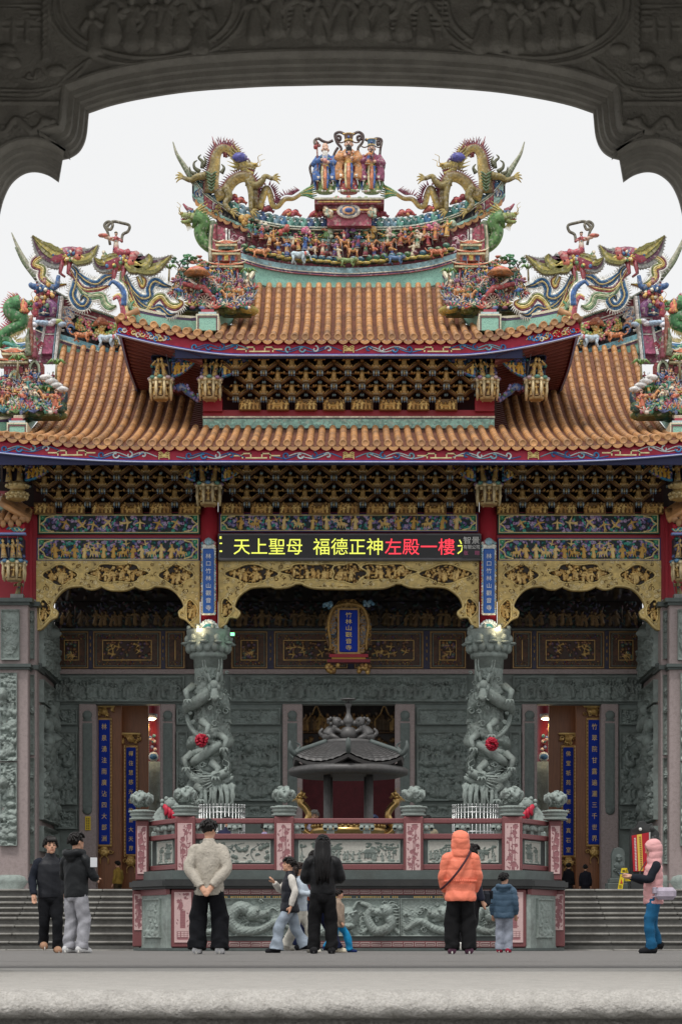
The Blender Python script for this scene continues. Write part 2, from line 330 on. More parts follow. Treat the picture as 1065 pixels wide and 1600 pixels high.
# ---------------------------------------------------------------- carved relief (height fields) in photo-pixel units
class Rel:
    def __init__(s, x0, y0, x1, y1, Y, cell=.9, bg='888888'):
        s.x0, s.y0, s.x1, s.y1, s.Y = x0, y0, x1, y1, Y
        s.nx = max(2, int(round((x1-x0)/cell))+1); s.ny = max(2, int(round((y1-y0)/cell))+1)
        s.xs = np.linspace(x0, x1, s.nx); s.ys = np.linspace(y1, y0, s.ny)
        s.X, s.Yg = np.meshgrid(s.xs, s.ys); s.H = np.zeros_like(s.X); s.C = np.tile(lin(bg), (s.ny, s.nx, 1)); s.mask = None
    def win(s, x0, y0, x1, y1):
        i0, i1 = np.searchsorted(s.xs, (x0, x1)); j0, j1 = np.searchsorted(-s.ys, (-y1, -y0))
        return slice(max(j0, 0), j1+1), slice(max(i0, 0), i1+1)
    def put(s, sl, m, val, col):
        m = m & (val > s.H[sl]); s.H[sl][m] = val[m]
        if col is not None: s.C[sl][m] = lin(col)
    def cap(s, x0, y0, x1, y1, r0, r1=None, h=1., base=0., col=None):
        r1 = r0 if r1 is None else r1; r = max(r0, r1)
        sl = s.win(min(x0, x1)-r, min(y0, y1)-r, max(x0, x1)+r, max(y0, y1)+r); X, Y = s.X[sl], s.Yg[sl]
        if X.size == 0: return
        dx, dy = x1-x0, y1-y0; t = np.clip(((X-x0)*dx+(Y-y0)*dy)/(dx*dx+dy*dy+1e-9), 0, 1)
        rr = r0+(r1-r0)*t; q = ((X-x0-t*dx)**2+(Y-y0-t*dy)**2)/(rr*rr+1e-9)
        s.put(sl, q < 1, base+h*rr*np.sqrt(np.clip(1-q, 0, 1)), col)
    def curve(s, pts, r0, r1=None, h=1., base=0., col=None, n=5):
        p = spl([(a, b, 0) for a, b in pts], n) if n > 1 else np.array([(a, b, 0) for a, b in pts]); r1 = r0 if r1 is None else r1; k = len(p)-1
        for i in range(k): s.cap(p[i, 0], p[i, 1], p[i+1, 0], p[i+1, 1], r0+(r1-r0)*i/k, r0+(r1-r0)*(i+1)/k, h, base, col)
    def ell(s, x, y, rx, ry=None, h=2., base=0., col=None, ang=0.):
        ry = rx if ry is None else ry; r = max(rx, ry); sl = s.win(x-r, y-r, x+r, y+r); X, Y = s.X[sl]-x, s.Yg[sl]-y
        if X.size == 0: return
        c, n = math.cos(ang), math.sin(ang); q = ((X*c+Y*n)/rx)**2+((-X*n+Y*c)/ry)**2
        s.put(sl, q < 1, base+h*np.sqrt(np.clip(1-q, 0, 1)), col)
    def rect(s, x0, y0, x1, y1, h, col=None):
        sl = s.win(x0, y0, x1, y1); X, Y = s.X[sl], s.Yg[sl]
        if X.size: s.put(sl, (X >= x0) & (X <= x1) & (Y >= y0) & (Y <= y1), np.full_like(X, h), col)
    def frame(s, x0, y0, x1, y1, wd, h, col=None):
        for a in ((x0, y0, x1, y0+wd), (x0, y1-wd, x1, y1), (x0, y0, x0+wd, y1), (x1-wd, y0, x1, y1)): s.rect(*a, h, col)
    def spiral(s, x, y, r, w, turns=1.4, a0=0., sg=1, h=1., base=0., col=None):
        k = int(turns*10); pr = None
        for i in range(k+1):
            t = i/k; q = (x+r*(1-t*.85)*math.cos(a0+sg*t*turns*2*PI), y+r*(1-t*.85)*math.sin(a0+sg*t*turns*2*PI))
            if pr: s.cap(*pr, *q, w*(1-.3*t), None, h, base, col)
            pr = q
    def cloud(s, x, y, r, col=None, base=0.):
        for i in range(R.randint(2, 4)): s.spiral(x+R.uniform(-1, 1)*r*1.4, y+R.uniform(-.5, .5)*r, r*R.uniform(.6, 1), r*.24, 1.3, R.uniform(0, 6), R.choice((-1, 1)), .9, base, col)
        s.curve([(x-2.6*r, y+R.uniform(-.3, .6)*r), (x-r, y+.8*r), (x+r, y+.5*r), (x+2.4*r, y+R.uniform(-.3, .8)*r)], r*.22, r*.08, .9, base, col)
    def flower(s, x, y, r, col=None, cc=None, base=0., n=6):
        a0 = R.uniform(0, 6)
        for i in range(n): s.ell(x+.55*r*math.cos(a0+i*2*PI/n), y+.55*r*math.sin(a0+i*2*PI/n), .5*r, .36*r, r*.4, base, col, a0+i*2*PI/n)
        s.ell(x, y, .3*r, None, r*.6, base, cc or col)
    def leaves(s, n, r0, r1, cols, h=1.6, region=None):
        x0, y0, x1, y1 = region or (s.x0, s.y0, s.x1, s.y1)
        for i in range(n):
            r = R.uniform(r0, r1); s.ell(R.uniform(x0, x1), R.uniform(y0, y1), r, r*R.uniform(.35, .6), h*R.uniform(.5, 1), 0, R.choice(cols), R.uniform(0, PI))
    def fig(s, x, y, k, col=None, c2=None, base=0.):
        ln = R.uniform(-.1, .1)*k; sg = R.choice((-1, 1)); d = .75
        s.cap(x-.03*k, y-.1*k, x+ln*.6, y-.55*k, .16*k, .11*k, d, base, col); s.cap(x+.07*k, y-.08*k, x+ln*.6, y-.5*k, .1*k, .08*k, d+.2, base, c2 or col)
        s.cap(x+ln-.09*k, y-.68*k, x+ln+.09*k, y-.68*k, .09*k, .09*k, d, base, col)
        for q in (-1, 1):
            ex, ey = x+ln+q*R.uniform(.15, .28)*k, y-R.uniform(.42, .66)*k
            s.cap(x+ln+q*.1*k, y-.68*k, ex, ey, .075*k, .065*k, d+.5, base, col); s.cap(ex, ey, ex+q*R.uniform(-.2, .1)*k, ey-R.uniform(-.16, .2)*k, .06*k, .05*k, d+.6, base, c2 or col)
        s.ell(x+ln, y-.86*k, .085*k, .105*k, .15*k, base, col); s.cap(x+ln-.05*k, y-.95*k, x+ln+.05*k, y-.96*k, .06*k, .04*k, 1.4, base, c2 or col)
        if R.random() < .35: s.cap(x+sg*.28*k, y-.1*k, x+sg*.33*k, y-1.0*k, .025*k, None, 2, base, c2 or col)
    def beast(s, x, y, k, dr=1, col=None, c2=None, rider=False, base=0.):
        s.cap(x-.3*k*dr, y-.45*k, x+.28*k*dr, y-.5*k, .17*k, .15*k, .8, base, col)
        for a, b in ((-.34, -.42), (-.2, -.12), (.2, .14), (.32, .46)): s.cap(x+a*k*dr, y-.4*k, x+b*k*dr, y-.04*k, .075*k, .045*k, 1, base, col)
        s.cap(x+.28*k*dr, y-.52*k, x+.46*k*dr, y-.82*k, .12*k, .08*k, 1, base, col); s.cap(x+.44*k*dr, y-.84*k, x+.64*k*dr, y-.7*k, .085*k, .055*k, 1.2, base, col)
        s.curve([(x-.42*k*dr, y-.48*k), (x-.56*k*dr, y-.5*k), (x-.6*k*dr, y-.22*k)], .06*k, .03*k, 1, base, c2 or col)
        if rider: s.fig(x, y-.42*k, .8*k, c2 or col, col, base+.1*k)
    def bird(s, x, y, k, ang=0., col=None, base=0.):
        c, n = math.cos(ang), math.sin(ang); f = lambda a, b: (x+(a*c-b*n)*k, y+(a*n+b*c)*k)
        s.cap(*f(-.3, 0), *f(.25, 0), .11*k, .09*k, 1.2, base, col); s.cap(*f(.25, 0), *f(.48, -.06), .06*k, .03*k, 1.5, base, col)
        for q in (-1, 1): s.cap(*f(.08, 0), *f(-.12, .62*q), .12*k, .04*k, .9, base, col)
        for q in (-.14, 0, .14): s.cap(*f(-.25, 0), *f(-.72, q), .07*k, .04*k, .9, base, col)
    def tree(s, x, y, h, col=None, c2=None, base=0.):
        s.curve([(x, y), (x+R.uniform(-.1, .1)*h, y-.35*h), (x+R.uniform(-.15, .15)*h, y-.7*h)], .05*h, .03*h, 1, base, c2 or col)
        for i in range(7):
            a, b = x+R.uniform(-.35, .35)*h, y-R.uniform(.5, 1)*h
            for j in range(4): s.ell(a+R.uniform(-.13, .13)*h, b+R.uniform(-.05, .05)*h, .1*h, .07*h, .06*h, base, col)
    def house(s, x, y, wd, h, col=None, c2=None, base=1.):
        s.rect(x-.38*wd, y-.6*h, x+.38*wd, y, base*.7, col)
        for a in (-.36, -.12, .12, .36): s.cap(x+a*wd, y, x+a*wd, y-.6*h, .05*wd, None, .8, base*.5, c2 or col)
        for i in range(5): s.cap(x-(.52-.07*i)*wd, y-(.6+.09*i)*h, x+(.52-.07*i)*wd, y-(.6+.09*i)*h, .06*h, None, .7, base, col)
        for q in (-1, 1): s.curve([(x+q*.4*wd, y-.6*h), (x+q*.55*wd, y-.64*h), (x+q*.62*wd, y-.8*h)], .05*h, .02*h, 1, base, col)
    def dragon(s, pts, r, col=None, h=.9, base=0., head=1, spikes=True):
        p = spl([(a, b, 0) for a, b in pts], 9); k = len(p)
        for i in range(k-1):
            t = i/(k-1); rr = r*(1-.65*max(0, t-.35)/.65)*(1 if t > .08 else .8)
            s.cap(*p[i, :2], *p[i+1, :2], rr, rr, h*(1+.16*(i % 2)), base, col)
            if spikes and i % 2 == 0:
                d = p[min(i+1, k-1)]-p[max(i-1, 0)]; d = d/(np.linalg.norm(d)+1e-9); q = p[i]+np.array((d[1], -d[0], 0))*rr*1.35
                s.cap(*p[i, :2], q[0], q[1], rr*.4, rr*.12, h*1.1, base, col)
            if i in (k//5, k//2, 3*k//4):
                q = p[i]; u = R.choice((-1, 1)); e = (q[0]+u*rr*1.6, q[1]+rr*1.6); s.cap(q[0], q[1], *e, rr*.5, rr*.32, h*1.3, base, col)
                for a in (-1, 0, 1): s.cap(*e, e[0]+u*rr*(.8-.3*abs(a)), e[1]+a*rr*.8, rr*.18, rr*.08, h*2, base, col)
        x, y = p[0, :2]; d = head
        s.ell(x, y, r*1.45, r*1.25, r*1.5, base, col); s.cap(x+d*r*.8, y+r*.2, x+d*r*2.2, y+r*.1, r*.8, r*.55, 1.3, base+r*.3, col)
        s.cap(x+d*r*.5, y+r*.9, x+d*r*1.7, y+r*1.2, r*.4, r*.25, 1.2, base+r*.2, col); s.ell(x+d*r*.7, y-r*.5, r*.35, None, r*1.9, base, col); s.ell(x+d*r*2.3, y-r*.2, r*.45, None, r*1.3, base, col)
        for a in (0, 1): s.curve([(x-d*r*.2, y-r*.9), (x-d*r*(1+a*.6), y-r*(1.7-a*.5)), (x-d*r*(2+a*.5), y-r*(1.5-a))], r*.28, r*.1, 1.4, base, col)
        for a in range(6): s.cap(x-d*r*.9, y-r*.8+a*r*.45, x-d*r*R.uniform(2, 2.9), y-r*1.1+a*r*.62, r*.28, r*.06, 1.2, base, col)
        s.curve([(x+d*r*2.2, y), (x+d*r*3, y-r*.9), (x+d*r*3.9, y-r*.4)], r*.14, r*.07, 2, base, col)
    def rocks(s, n, r0, r1, y0, y1, col=None):
        for i in range(n):
            x, y, r = R.uniform(s.x0, s.x1), R.uniform(y0, y1), R.uniform(r0, r1); s.ell(x, y, r*1.5, r, r*.7, 0, col)
    def rough(s, a, f=.35):
        ph = [(R.uniform(.5, 1.6)*f*R.choice((-1, 1)), R.uniform(.5, 1.6)*f, R.uniform(0, 6)) for i in range(7)]
        s.H += a*sum(np.sin(s.X*u+s.Yg*v+p+1.3*np.sin(s.Yg*u*.7-p)) for u, v, p in ph)/3.5
    def gilt(s, lo, hi, t):
        """the hollows of the carving keep the dark ground coat, only the proud parts are gilded"""
        k = np.clip(s.H/t, 0, 1)[..., None]; s.C = lin(lo)*(1-k)+lin(hi)*k
    def mb(s, out=None, back=3., cyl=None):
        nx, ny = s.nx, s.ny; px = s.X; k = s.Y/F
        V = np.stack(((px-CX)*k, s.Y-s.H*k, CZ+(HY-s.Yg)*k), -1).reshape(-1, 3)
        i = np.arange(nx-1)[None]; j = np.arange(ny-1)[:, None]*nx
        Q = np.stack((i+j, i+j+1, i+j+nx+1, i+j+nx), -1)
        keep = np.ones((ny-1, nx-1), bool)
        if s.mask is not None: keep = s.mask[:-1, :-1] & s.mask[1:, :-1] & s.mask[:-1, 1:] & s.mask[1:, 1:]
        C = s.C.reshape(-1, 3); n0 = len(V); Q = Q[keep]
        # side walls along the outline so that the panel has its thickness
        K = np.pad(keep, 1); E = []
        for dj, di, a, b in ((-1, 0, 0, 1), (1, 0, nx+1, nx), (0, -1, nx, 0), (0, 1, 1, nx+1)):
            nb = K[1+dj:1+dj+ny-1, 1+di:1+di+nx-1]; jj, ii = np.nonzero(keep & ~nb); q = jj*nx+ii; E.append(np.stack((q+a, q+b), -1))
        E = np.concatenate(E); BV = V.copy(); BV[:, 1] = s.Y+back*k
        used = np.unique(E); mp = np.full(n0, -1); mp[used] = np.arange(len(used))+n0
        V2 = np.concatenate((V, BV[used])); C2 = np.concatenate((C, C[used]))
        Q2 = np.stack((E[:, 1], E[:, 0], mp[E[:, 0]], mp[E[:, 1]]), -1)
        uq = np.unique(np.concatenate((Q.ravel(), Q2.ravel()))); mp2 = np.full(len(V2), -1); mp2[uq] = np.arange(len(uq))
        out = out or MB(); out.add(V2[uq], None, None, C2[uq]); b = out.n-len(uq)
        out.Q.append(mp2[Q]+b); out.SQ.append(np.ones(len(Q), bool)); out.Q.append(mp2[Q2]+b); out.SQ.append(np.zeros(len(Q2), bool))
        return out
    def build(s, name, mat, parent=None, back=3., **kw): return s.mb(None, back).build(name, mat, parent, **kw)
def inpoly(X, Y, pts):
    """even-odd test on arrays"""
    r = np.zeros(X.shape, bool); n = len(pts)
    for i in range(n):
        (x0, y0), (x1, y1) = pts[i], pts[(i+1) % n]
        if y0 == y1: continue
        r ^= ((Y < y0) != (Y < y1)) & (X < (x1-x0)*(Y-y0)/(y1-y0)+x0)
    return r
# ---------------------------------------------------------------- small ceramic creatures
ROBES = ['b0392f', '2f62a8', 'c98a2d', '3f7f5d', '7d3f73', 'd6c8a8', 'c7643a', '27508a', '8f2f45', '4a8f8a', 'd9a441']
def fig3(mb, p, s, yaw=0., robe=None, sash=None, head='d9a98c', hat='2c2d3a', arms=True, beard=None, rng=R):
    """little robed figure of height s standing at p"""
    p = np.asarray(p, float); robe = robe or rng.choice(ROBES); sash = sash or rng.choice(ROBES); mb0 = mb; mb = MB()
    cy, sy = math.cos(yaw), math.sin(yaw); L = lambda x, y, z: p+np.array((x*cy-y*sy, x*sy+y*cy, z))*s
    lathe(mb, [(.17*s, 0, robe), (.15*s, .2*s, robe), (.115*s, .42*s, sash), (.105*s, .5*s, sash), (.14*s, .62*s, robe), (.135*s, .72*s, robe), (.05*s, .79*s, robe), (.045*s, .82*s, head)], p, n=8, sy=.75, ph=yaw)
    ball(mb, L(0, -.01, .885), (.075*s, .075*s, .09*s), head, 7, 5)
    lathe(mb, [(.082*s, .915*s, hat), (.085*s, .95*s, hat), (.05*s, 1.0*s, sash), (.01*s, 1.03*s, sash)], p, n=6, ph=yaw)
    if arms:
        for q in (-1, 1):
            e = L(q*rng.uniform(.2, .27), -rng.uniform(.02, .14), rng.uniform(.5, .66)); h = e+np.array((-q*rng.uniform(-.08, .14), -.1, rng.uniform(-.05, .2)))*s
            tube(mb, [L(q*.12, 0, .7), e, h], [.055*s, .06*s, .04*s], robe, 6); ball(mb, h, .035*s, head, 5, 4)
        if rng.random() < .4:
            h = L(.26, -.14, .6); tube(mb, [h-np.array((0, 0, .5*s)), h+np.array((.04*s, 0, .6*s))], .014*s, '8a8f99', 4)
    if arms and s > .3:
        for k in range(5): ball(mb, p+np.array((rng.uniform(-.13, .13), -.1, rng.uniform(.08, .7)))*s, .035*s, rng.choice(ROBES), 5, 3)
    # a pale hem line
    lathe(mb, [(.176*s, .012*s, 'd8cfae'), (.176*s, .04*s, 'd8cfae')], p, n=8, sy=.75, ph=yaw)
    ln = rng.uniform(-.22, .22) if (arms and s < .47) else 0
    for V in mb.V: V[:, 0] += (V[:, 2]-p[2])*ln; V[:, 1] -= (V[:, 2]-p[2])*abs(ln)*.4
    mb0.merge(mb)
def beast3(mb, p, L, dr=1, col='b5642f', c2=None, rider=None, kind='horse', spots=None):
    """four-legged animal of body length L seen from the side, looking towards dr * x"""
    p = np.asarray(p, float); c2 = c2 or '4a2a1e'; q = lambda x, y, z: p+np.array((x*dr, y, z))*L
    th = {'horse': 1, 'tiger': .95, 'elephant': 1.35}[kind]; hz = {'horse': .55, 'tiger': .36, 'elephant': .52}[kind]
    tube(mb, [q(-.44, 0, hz), q(-.34, 0, hz+.03), q(0, 0, hz-.02), q(.28, 0, hz+.03), q(.4, 0, hz)], np.array((.08, .15, .15, .155, .09))*L*th, col, 8)
    for a, y, k in ((-.33, -.09, -.06), (-.26, .09, .09), (.27, -.09, .08), (.33, .09, -.05)):
        tube(mb, [q(a, y, hz-.03), q(a-k*.6, y, hz*.5), q(a+k, y, 0)], np.array((.085, .055, .05))*L*th, col, 6)
    if kind == 'horse':
        tube(mb, [q(.32, 0, hz+.02), q(.43, 0, hz+.25), q(.5, 0, hz+.36)], np.array((.12, .085, .07))*L, col, 6); tube(mb, [q(.46, 0, hz+.38), q(.58, 0, hz+.3), q(.68, 0, hz+.22)], np.array((.075, .065, .045))*L, col, 6)
        for i in range(5): tube(mb, [q(.33+.03*i, 0, hz+.17+.06*i), q(.22+.03*i, 0, hz+.19+.05*i)], [.04*L, .01*L], c2, 4)
        tube(mb, [q(-.44, 0, hz+.02), q(-.58, 0, hz), q(-.62, 0, hz-.3)], np.array((.04, .06, .015))*L, c2, 5)
        bxb(mb, *(q(-.12*dr if dr > 0 else .12, -.17, hz-.05)), *(q(.12*dr if dr > 0 else -.12, .17, hz+.16)), ROBES[int(abs(p[0])*37) % 11], .02)
    elif kind == 'elephant':
        ball(mb, q(.48, 0, hz+.08), (.15*L, .14*L, .17*L), col, 8, 6); tube(mb, [q(.56, 0, hz+.04), q(.68, 0, hz-.1), q(.72, 0, hz-.3), q(.8, 0, hz-.34)], np.array((.08, .06, .045, .03))*L, col, 6)
        for y in (-.13, .13): ball(mb, q(.4, y, hz+.06), (.09*L, .03*L, .13*L), c2, 7, 4)
        tube(mb, [q(.56, -.07, hz-.02), q(.7, -.08, hz-.06)], [.025*L, .008*L], 'efe6d0', 5)
    else:
        ball(mb, q(.48, 0, hz+.08), (.13*L, .11*L, .12*L), col, 8, 6); ball(mb, q(.58, 0, hz+.04), (.07*L, .07*L, .06*L), 'e2c39a', 6, 4)
        tube(mb, [q(-.42, 0, hz), q(-.58, 0, hz+.05), q(-.7, 0, hz+.22)], np.array((.045, .035, .03))*L, col, 5)
        for y in (-.07, .07): ball(mb, q(.45, y, hz+.2), .035*L, col, 5, 4)
    if spots:
        for i in range(26): ball(mb, q(R.uniform(-.36, .4), -.14*th*R.uniform(.85, 1), hz+R.uniform(-.1, .12)), .024*L, spots, 5, 4)
    if rider: fig3(mb, q(0, 0, hz+.1), L*.75, 0, rider)
def tree3(mb, p, h, col='3f7d54', trunk='5a4a3a', fl=None):
    p = np.asarray(p, float); top = p+np.array((R.uniform(-.1, .1)*h, 0, h*.85))
    tube(mb, spl([p, p+np.array((R.uniform(-.12, .12)*h, 0, .4*h)), top], 4), np.linspace(.06, .025, 9)*h, trunk, 6)
    for i in range(6):
        c = p+np.array((R.uniform(-.36, .36)*h, R.uniform(-.12, .12)*h, R.uniform(.5, 1)*h)); tube(mb, [p+(top-p)*.55, c], .02*h, trunk, 4)
        for j in range(5): ball(mb, c+np.array((R.uniform(-.13, .13), R.uniform(-.09, .09), R.uniform(-.03, .05)))*h, np.array((.1, .08, .045))*h, R.choice([col, fl or col]), 6, 4)
def palm3(mb, p, h, col='6f9d4d'):
    p = np.asarray(p, float); tube(mb, [p, p+np.array((.03*h, 0, .7*h))], [.06*h, .045*h], '8a7a52', 6)
    for i in range(9):
        a = i*2*PI/9; d = np.array((math.cos(a), math.sin(a)*.6, 0)); c = p+np.array((.03*h, 0, .7*h))
        tube(mb, [c, c+d*.22*h+np.array((0, 0, .2*h)), c+d*.42*h+np.array((0, 0, .02*h))], np.array((.03, .05, .01))*h, col, 5, flat=.4)
def roof3(mb, c, hw, hd, h, col='d0703c', edge='e6d9b8'):
    """small hipped tile roof with upturned corners"""
    c = np.asarray(c, float); k = 8
    for j in range(5):
        z0, z1 = j/5, (j+1)/5; f = lambda z: (1-z)**1.5*.75+.25
        for sx, sy in ((1, -1),):
            pass
        V = []
        for z in (z0, z1):
            for i in range(k+1):
                u = -1+2*i/k; lift = (abs(u)**3)*.35*(1-z)
                V.append((c[0]+u*hw*f(z), c[1]-hd*f(z), c[2]+h*(z+lift)))
        Q = [(i, i+1, k+2+i, k+1+i) for i in range(k)]; mb.add(V, Q, None, col)
        for q in (-1, 1):
            V = [(c[0]+q*hw*f(z), c[1]+t*hd*f(z), c[2]+h*(z+.35*(1-z)*abs(t)**3)) for z in (z0, z1) for t in (-1, 0, 1)]
            mb.add(V, [(0, 1, 4, 3), (1, 2, 5, 4)] if q > 0 else [(1, 0, 3, 4), (2, 1, 4, 5)], None, col)
    k2 = int(hw*2/.05)
    for i in range(1, max(4, k2)):
        u = -1+2*i/max(4, k2); tube(mb, [(c[0]+u*hw*((1-z)**1.5*.75+.25), c[1]-hd*((1-z)**1.5*.75+.25)-.006, c[2]+h*(z+abs(u)**3*.35*(1-z))) for z in (0, .3, .6, 1)], .011, col, 4)
    for q in (-1, 1): tube(mb, [(c[0]+q*hw*.25, c[1]-hd*.25, c[2]+h), (c[0]+q*hw*.7, c[1]-hd*.7, c[2]+h*.45), (c[0]+q*hw*1.08, c[1]-hd*1.05, c[2]+h*.55), (c[0]+q*hw*1.2, c[1]-hd*1.1, c[2]+h*.95)], [.02, .02, .02, .008], edge, 5)
    tube(mb, [(c[0]-hw*.36, c[1]-.01, c[2]+h*1.25), (c[0]-hw*.2, c[1]-.01, c[2]+h*1.04), (c[0]+hw*.2, c[1]-.01, c[2]+h*1.04), (c[0]+hw*.36, c[1]-.01, c[2]+h*1.25)], .022, edge, 5)
    V, Q = box(c[0]-hw*.96, c[1]-hd*.96, c[2]-.05, c[0]+hw*.96, c[1]+hd, c[2]-.005); mb.add(V, Q, col='c9bf8f')
def spines(mb, path, nrm, step, ln, r, col, n=3, lean=.3):
    """row of little spikes standing on a path"""
    for i in range(0, len(path), step):
        t = path[min(i+1, len(path)-1)]-path[max(i-1, 0)]; t = t/(np.linalg.norm(t)+1e-9); d = nrm[i] if np.ndim(nrm) > 1 else np.asarray(nrm)
        l = ln[i] if np.ndim(ln) else ln
        e = path[i]+(d-lean*t)/np.linalg.norm(d-lean*t)*l; a = np.cross(t, d)
        b = [path[i]+t*r, path[i]-t*r*.5+a*r, path[i]-t*r*.5-a*r]
        mb.add(b+[e], None, [(0, 1, 3), (1, 2, 3), (2, 0, 3), (0, 2, 1)], col)
def side(path, sg=1):
    """unit normals in the x-z plane"""
    t = np.gradient(np.asarray(path), axis=0); n = np.stack((-t[:, 2], 0*t[:, 0], t[:, 0]), -1)*sg
    return n/(np.linalg.norm(n, axis=1)[:, None]+1e-9)
def ribbon(mb, path, wd, cols, th=.03, frill=None, fl=.08, taper=True):
    """flat banded ribbon (cloud tail / phoenix feather) in the x-z plane with a toothed white edge"""
    p = np.asarray(path); n = side(p); k = len(p); m = len(cols)
    wv = np.full(k, wd); 
    if taper: wv = wd*np.clip(np.minimum(np.linspace(.35, 3, k), np.linspace(4, .15, k)), .12, 1)
    for j, c in enumerate(cols):
        a0, a1 = -1+2*j/m, -1+2*(j+1)/m; rl = th*(1.25-abs(a0+a1)/2*.8)
        V = []
        for i in range(k):
            q0, q1 = p[i]+n[i]*a0*wv[i], p[i]+n[i]*a1*wv[i]; y = np.array((0, rl, 0)); V += [q0-y*.55, (q0+q1)/2-y, q1-y*.55, q1+y, q0+y]
        Q = [(i*5+e, i*5+(e+1) % 5, i*5+5+(e+1) % 5, i*5+5+e) for i in range(k-1) for e in range(5)]
        mb.add(V, [q[::-1] for q in Q], None, c, False)
    if frill:
        for sg in (-1, 1): spines(mb, p+n*(wv*sg)[:, None], n*sg, 1, fl, .018, frill, lean=.2)
# ================================================================ GROUND, GATE, STAIRS
def wrap(s, fn):
    """map a relief onto a curved surface: fn(u, v, H) -> xyz arrays, closed in u"""
    u = np.linspace(0, 1, s.nx)[None]*np.ones((s.ny, 1)); v = np.linspace(0, 1, s.ny)[:, None]*np.ones((1, s.nx))
    V = np.stack(fn(u, v, s.H), -1).reshape(-1, 3); i = np.arange(s.nx-1)[None]; j = np.arange(s.ny-1)[:, None]*s.nx
    mb = MB(); mb.add(V, np.stack((i+j, i+j+1, i+j+s.nx+1, i+j+s.nx), -1).reshape(-1, 4), None, s.C.reshape(-1, 3), True); return mb
mb = MB(); mb.add([(-500, 13.3, 0), (500, 13.3, 0), (500, 900, 0), (-500, 900, 0)], [(0, 1, 2, 3)])
struct(mb.build('plaza', M['asphalt']))
M['seam'] = mat('tar_seam', (.085, .082, .08), .9, var=.3, scale=20)
for yy, wd in ((18.6, .10), (21.5, .05)):
    mb = MB(); n = 240; xs = np.linspace(-5, 5, n); c = yy+.05*np.sin(xs*2.3)+.02*np.sin(xs*9); h = wd*(.35+.65*np.abs(np.sin(xs*1.7+yy)*np.sin(xs*5.1)))
    V = np.concatenate((np.stack((xs, c-h/2, xs*0+.004), -1), np.stack((xs, c+h/2, xs*0+.004), -1)))
    mb.add(V, [(i, i+1, n+i+1, n+i) for i in range(n-1)]); struct(mb.build('asphalt_seam', M['seam']))
mb = MB()
prof = [(13.3, -.3), (13.3, .002), (13.28, .006), (7.42, .006), (7.385, .004), (7.35, -.006), (7.32, -.022), (7.303, -.044), (7.3, -.062), (7.308, -.078), (7.33, -.09), (7.40, -.093), (7.40, -.3)]
xs = np.linspace(-4, 4, 161); k = len(prof); V = []
for x in xs:
    for i, (a, b) in enumerate(prof):
        dn = .0035*math.sin(x*31+i)+.003*math.sin(x*77+i*1.7)+R.uniform(-.0022, .0022)
        V.append((x, a+(dn if 3 < i < 11 else 0), b+(dn if 4 < i < 10 else 0)))
mb.add(V, [(i*k+j, (i+1)*k+j, (i+1)*k+j+1, i*k+j+1) for i in range(160) for j in range(k-1)], None, None, True)
struct(mb.build('gate_floor', M['floor']))
mb = MB()
for i in range(4):
    mb.add(*box(-4, 7.4-.38*(i+1), -.3-.16*(i+1), 4, 7.41-.38*i, -.135-.16*i))
struct(mb.build('gate_steps', M['step']))
mb = MB(); mb.add([(-60, -60, -.95), (60, -60, -.95), (60, 5.9, -.95), (-60, 5.9, -.95)], [(0, 1, 2, 3)]); struct(mb.build('forecourt', M['asphalt']))
# ---- the gate the picture is taken through
GY0, GY1 = 12.33, 12.5
half = [(-16, 1520), (-15, 420), (-9, 372), (-1, 340), (6, 312), (18, 288), (36, 273), (55, 269), (75, 274), (92, 285), (98, 250), (112, 246), (126, 235), (135, 214), (139, 177), (175, 165), (225, 154), (300, 143), (400, 136), (470, 134)]
right = [(1065-a+(0 if b > 300 else 0), b) for a, b in half[::-1]]
outl = half[:1]+[tuple(q) for q in spl([(a, b, 0) for a, b in half[1:10]], 4)[:, :2]]+half[10:11]+[tuple(q) for q in spl([(a, b, 0) for a, b in half[10:15]], 4)[1:, :2]]
arch = half[14:]+[(532, 133)]+right[:6]
outl += [tuple(q) for q in spl([(a, b, 0) for a, b in arch], 4)[1:-1, :2]]+[(1065-a, b) for a, b in [outl[i] for i in range(len(outl)-1, -1, -1)]]
OX = np.array([P(a, b, GY1) for a, b in outl])
def offs(p, d):
    t = np.gradient(p, axis=0)
    e0 = np.diff(p, axis=0); e0 /= np.linalg.norm(e0, axis=1)[:, None]; n0 = np.stack((-e0[:, 1], e0[:, 0]), -1)
    n = np.concatenate((n0[:1], n0[:-1]+n0[1:], n0[-1:])); n /= np.linalg.norm(n, axis=1)[:, None]
    c = np.clip(np.sum(n[1:]*n0, 1), .45, 1); n[1:] /= c[:, None]
    return p+n*d
gate = thing('stone_gate', 'dark carved stone gate with a scalloped arch, framing the view overhead', 'gate', (0, 12.4, 0))
mb = MB(); st = [(12.5, 0), (12.475, 0), (12.47, .014), (12.445, .02), (12.44, .04), (12.41, .044), (12.405, .07), (12.375, .074), (12.37, .1), (12.345, .104), (GY0, .112), (GY0-.012, .122), (GY0-.012, .135), (GY0+.01, .142)]
rows = [np.stack((q[:, 0], np.full(len(q), y), q[:, 1]), -1) for y, d in st for q in (offs(OX, d),)]
k = len(OX); mb.add(np.concatenate(rows), [(r*k+i, r*k+i+1, (r+1)*k+i+1, (r+1)*k+i) for r in range(len(st)-1) for i in range(k-1)])
mb.build('arch_moulding', M['gate'], gate)
fo = offs(OX, .128); fpx = [(CX+a/GY0*F, HY-(b-CZ)/GY0*F) for a, b in fo]
r = Rel(-60, -30, 1125, 330, GY0, 1.7)
r.rough(1.0, .06)
r.mask = ~inpoly(r.X, r.Yg, fpx+[(fpx[-1][0], 4000), (fpx[0][0], 4000)])
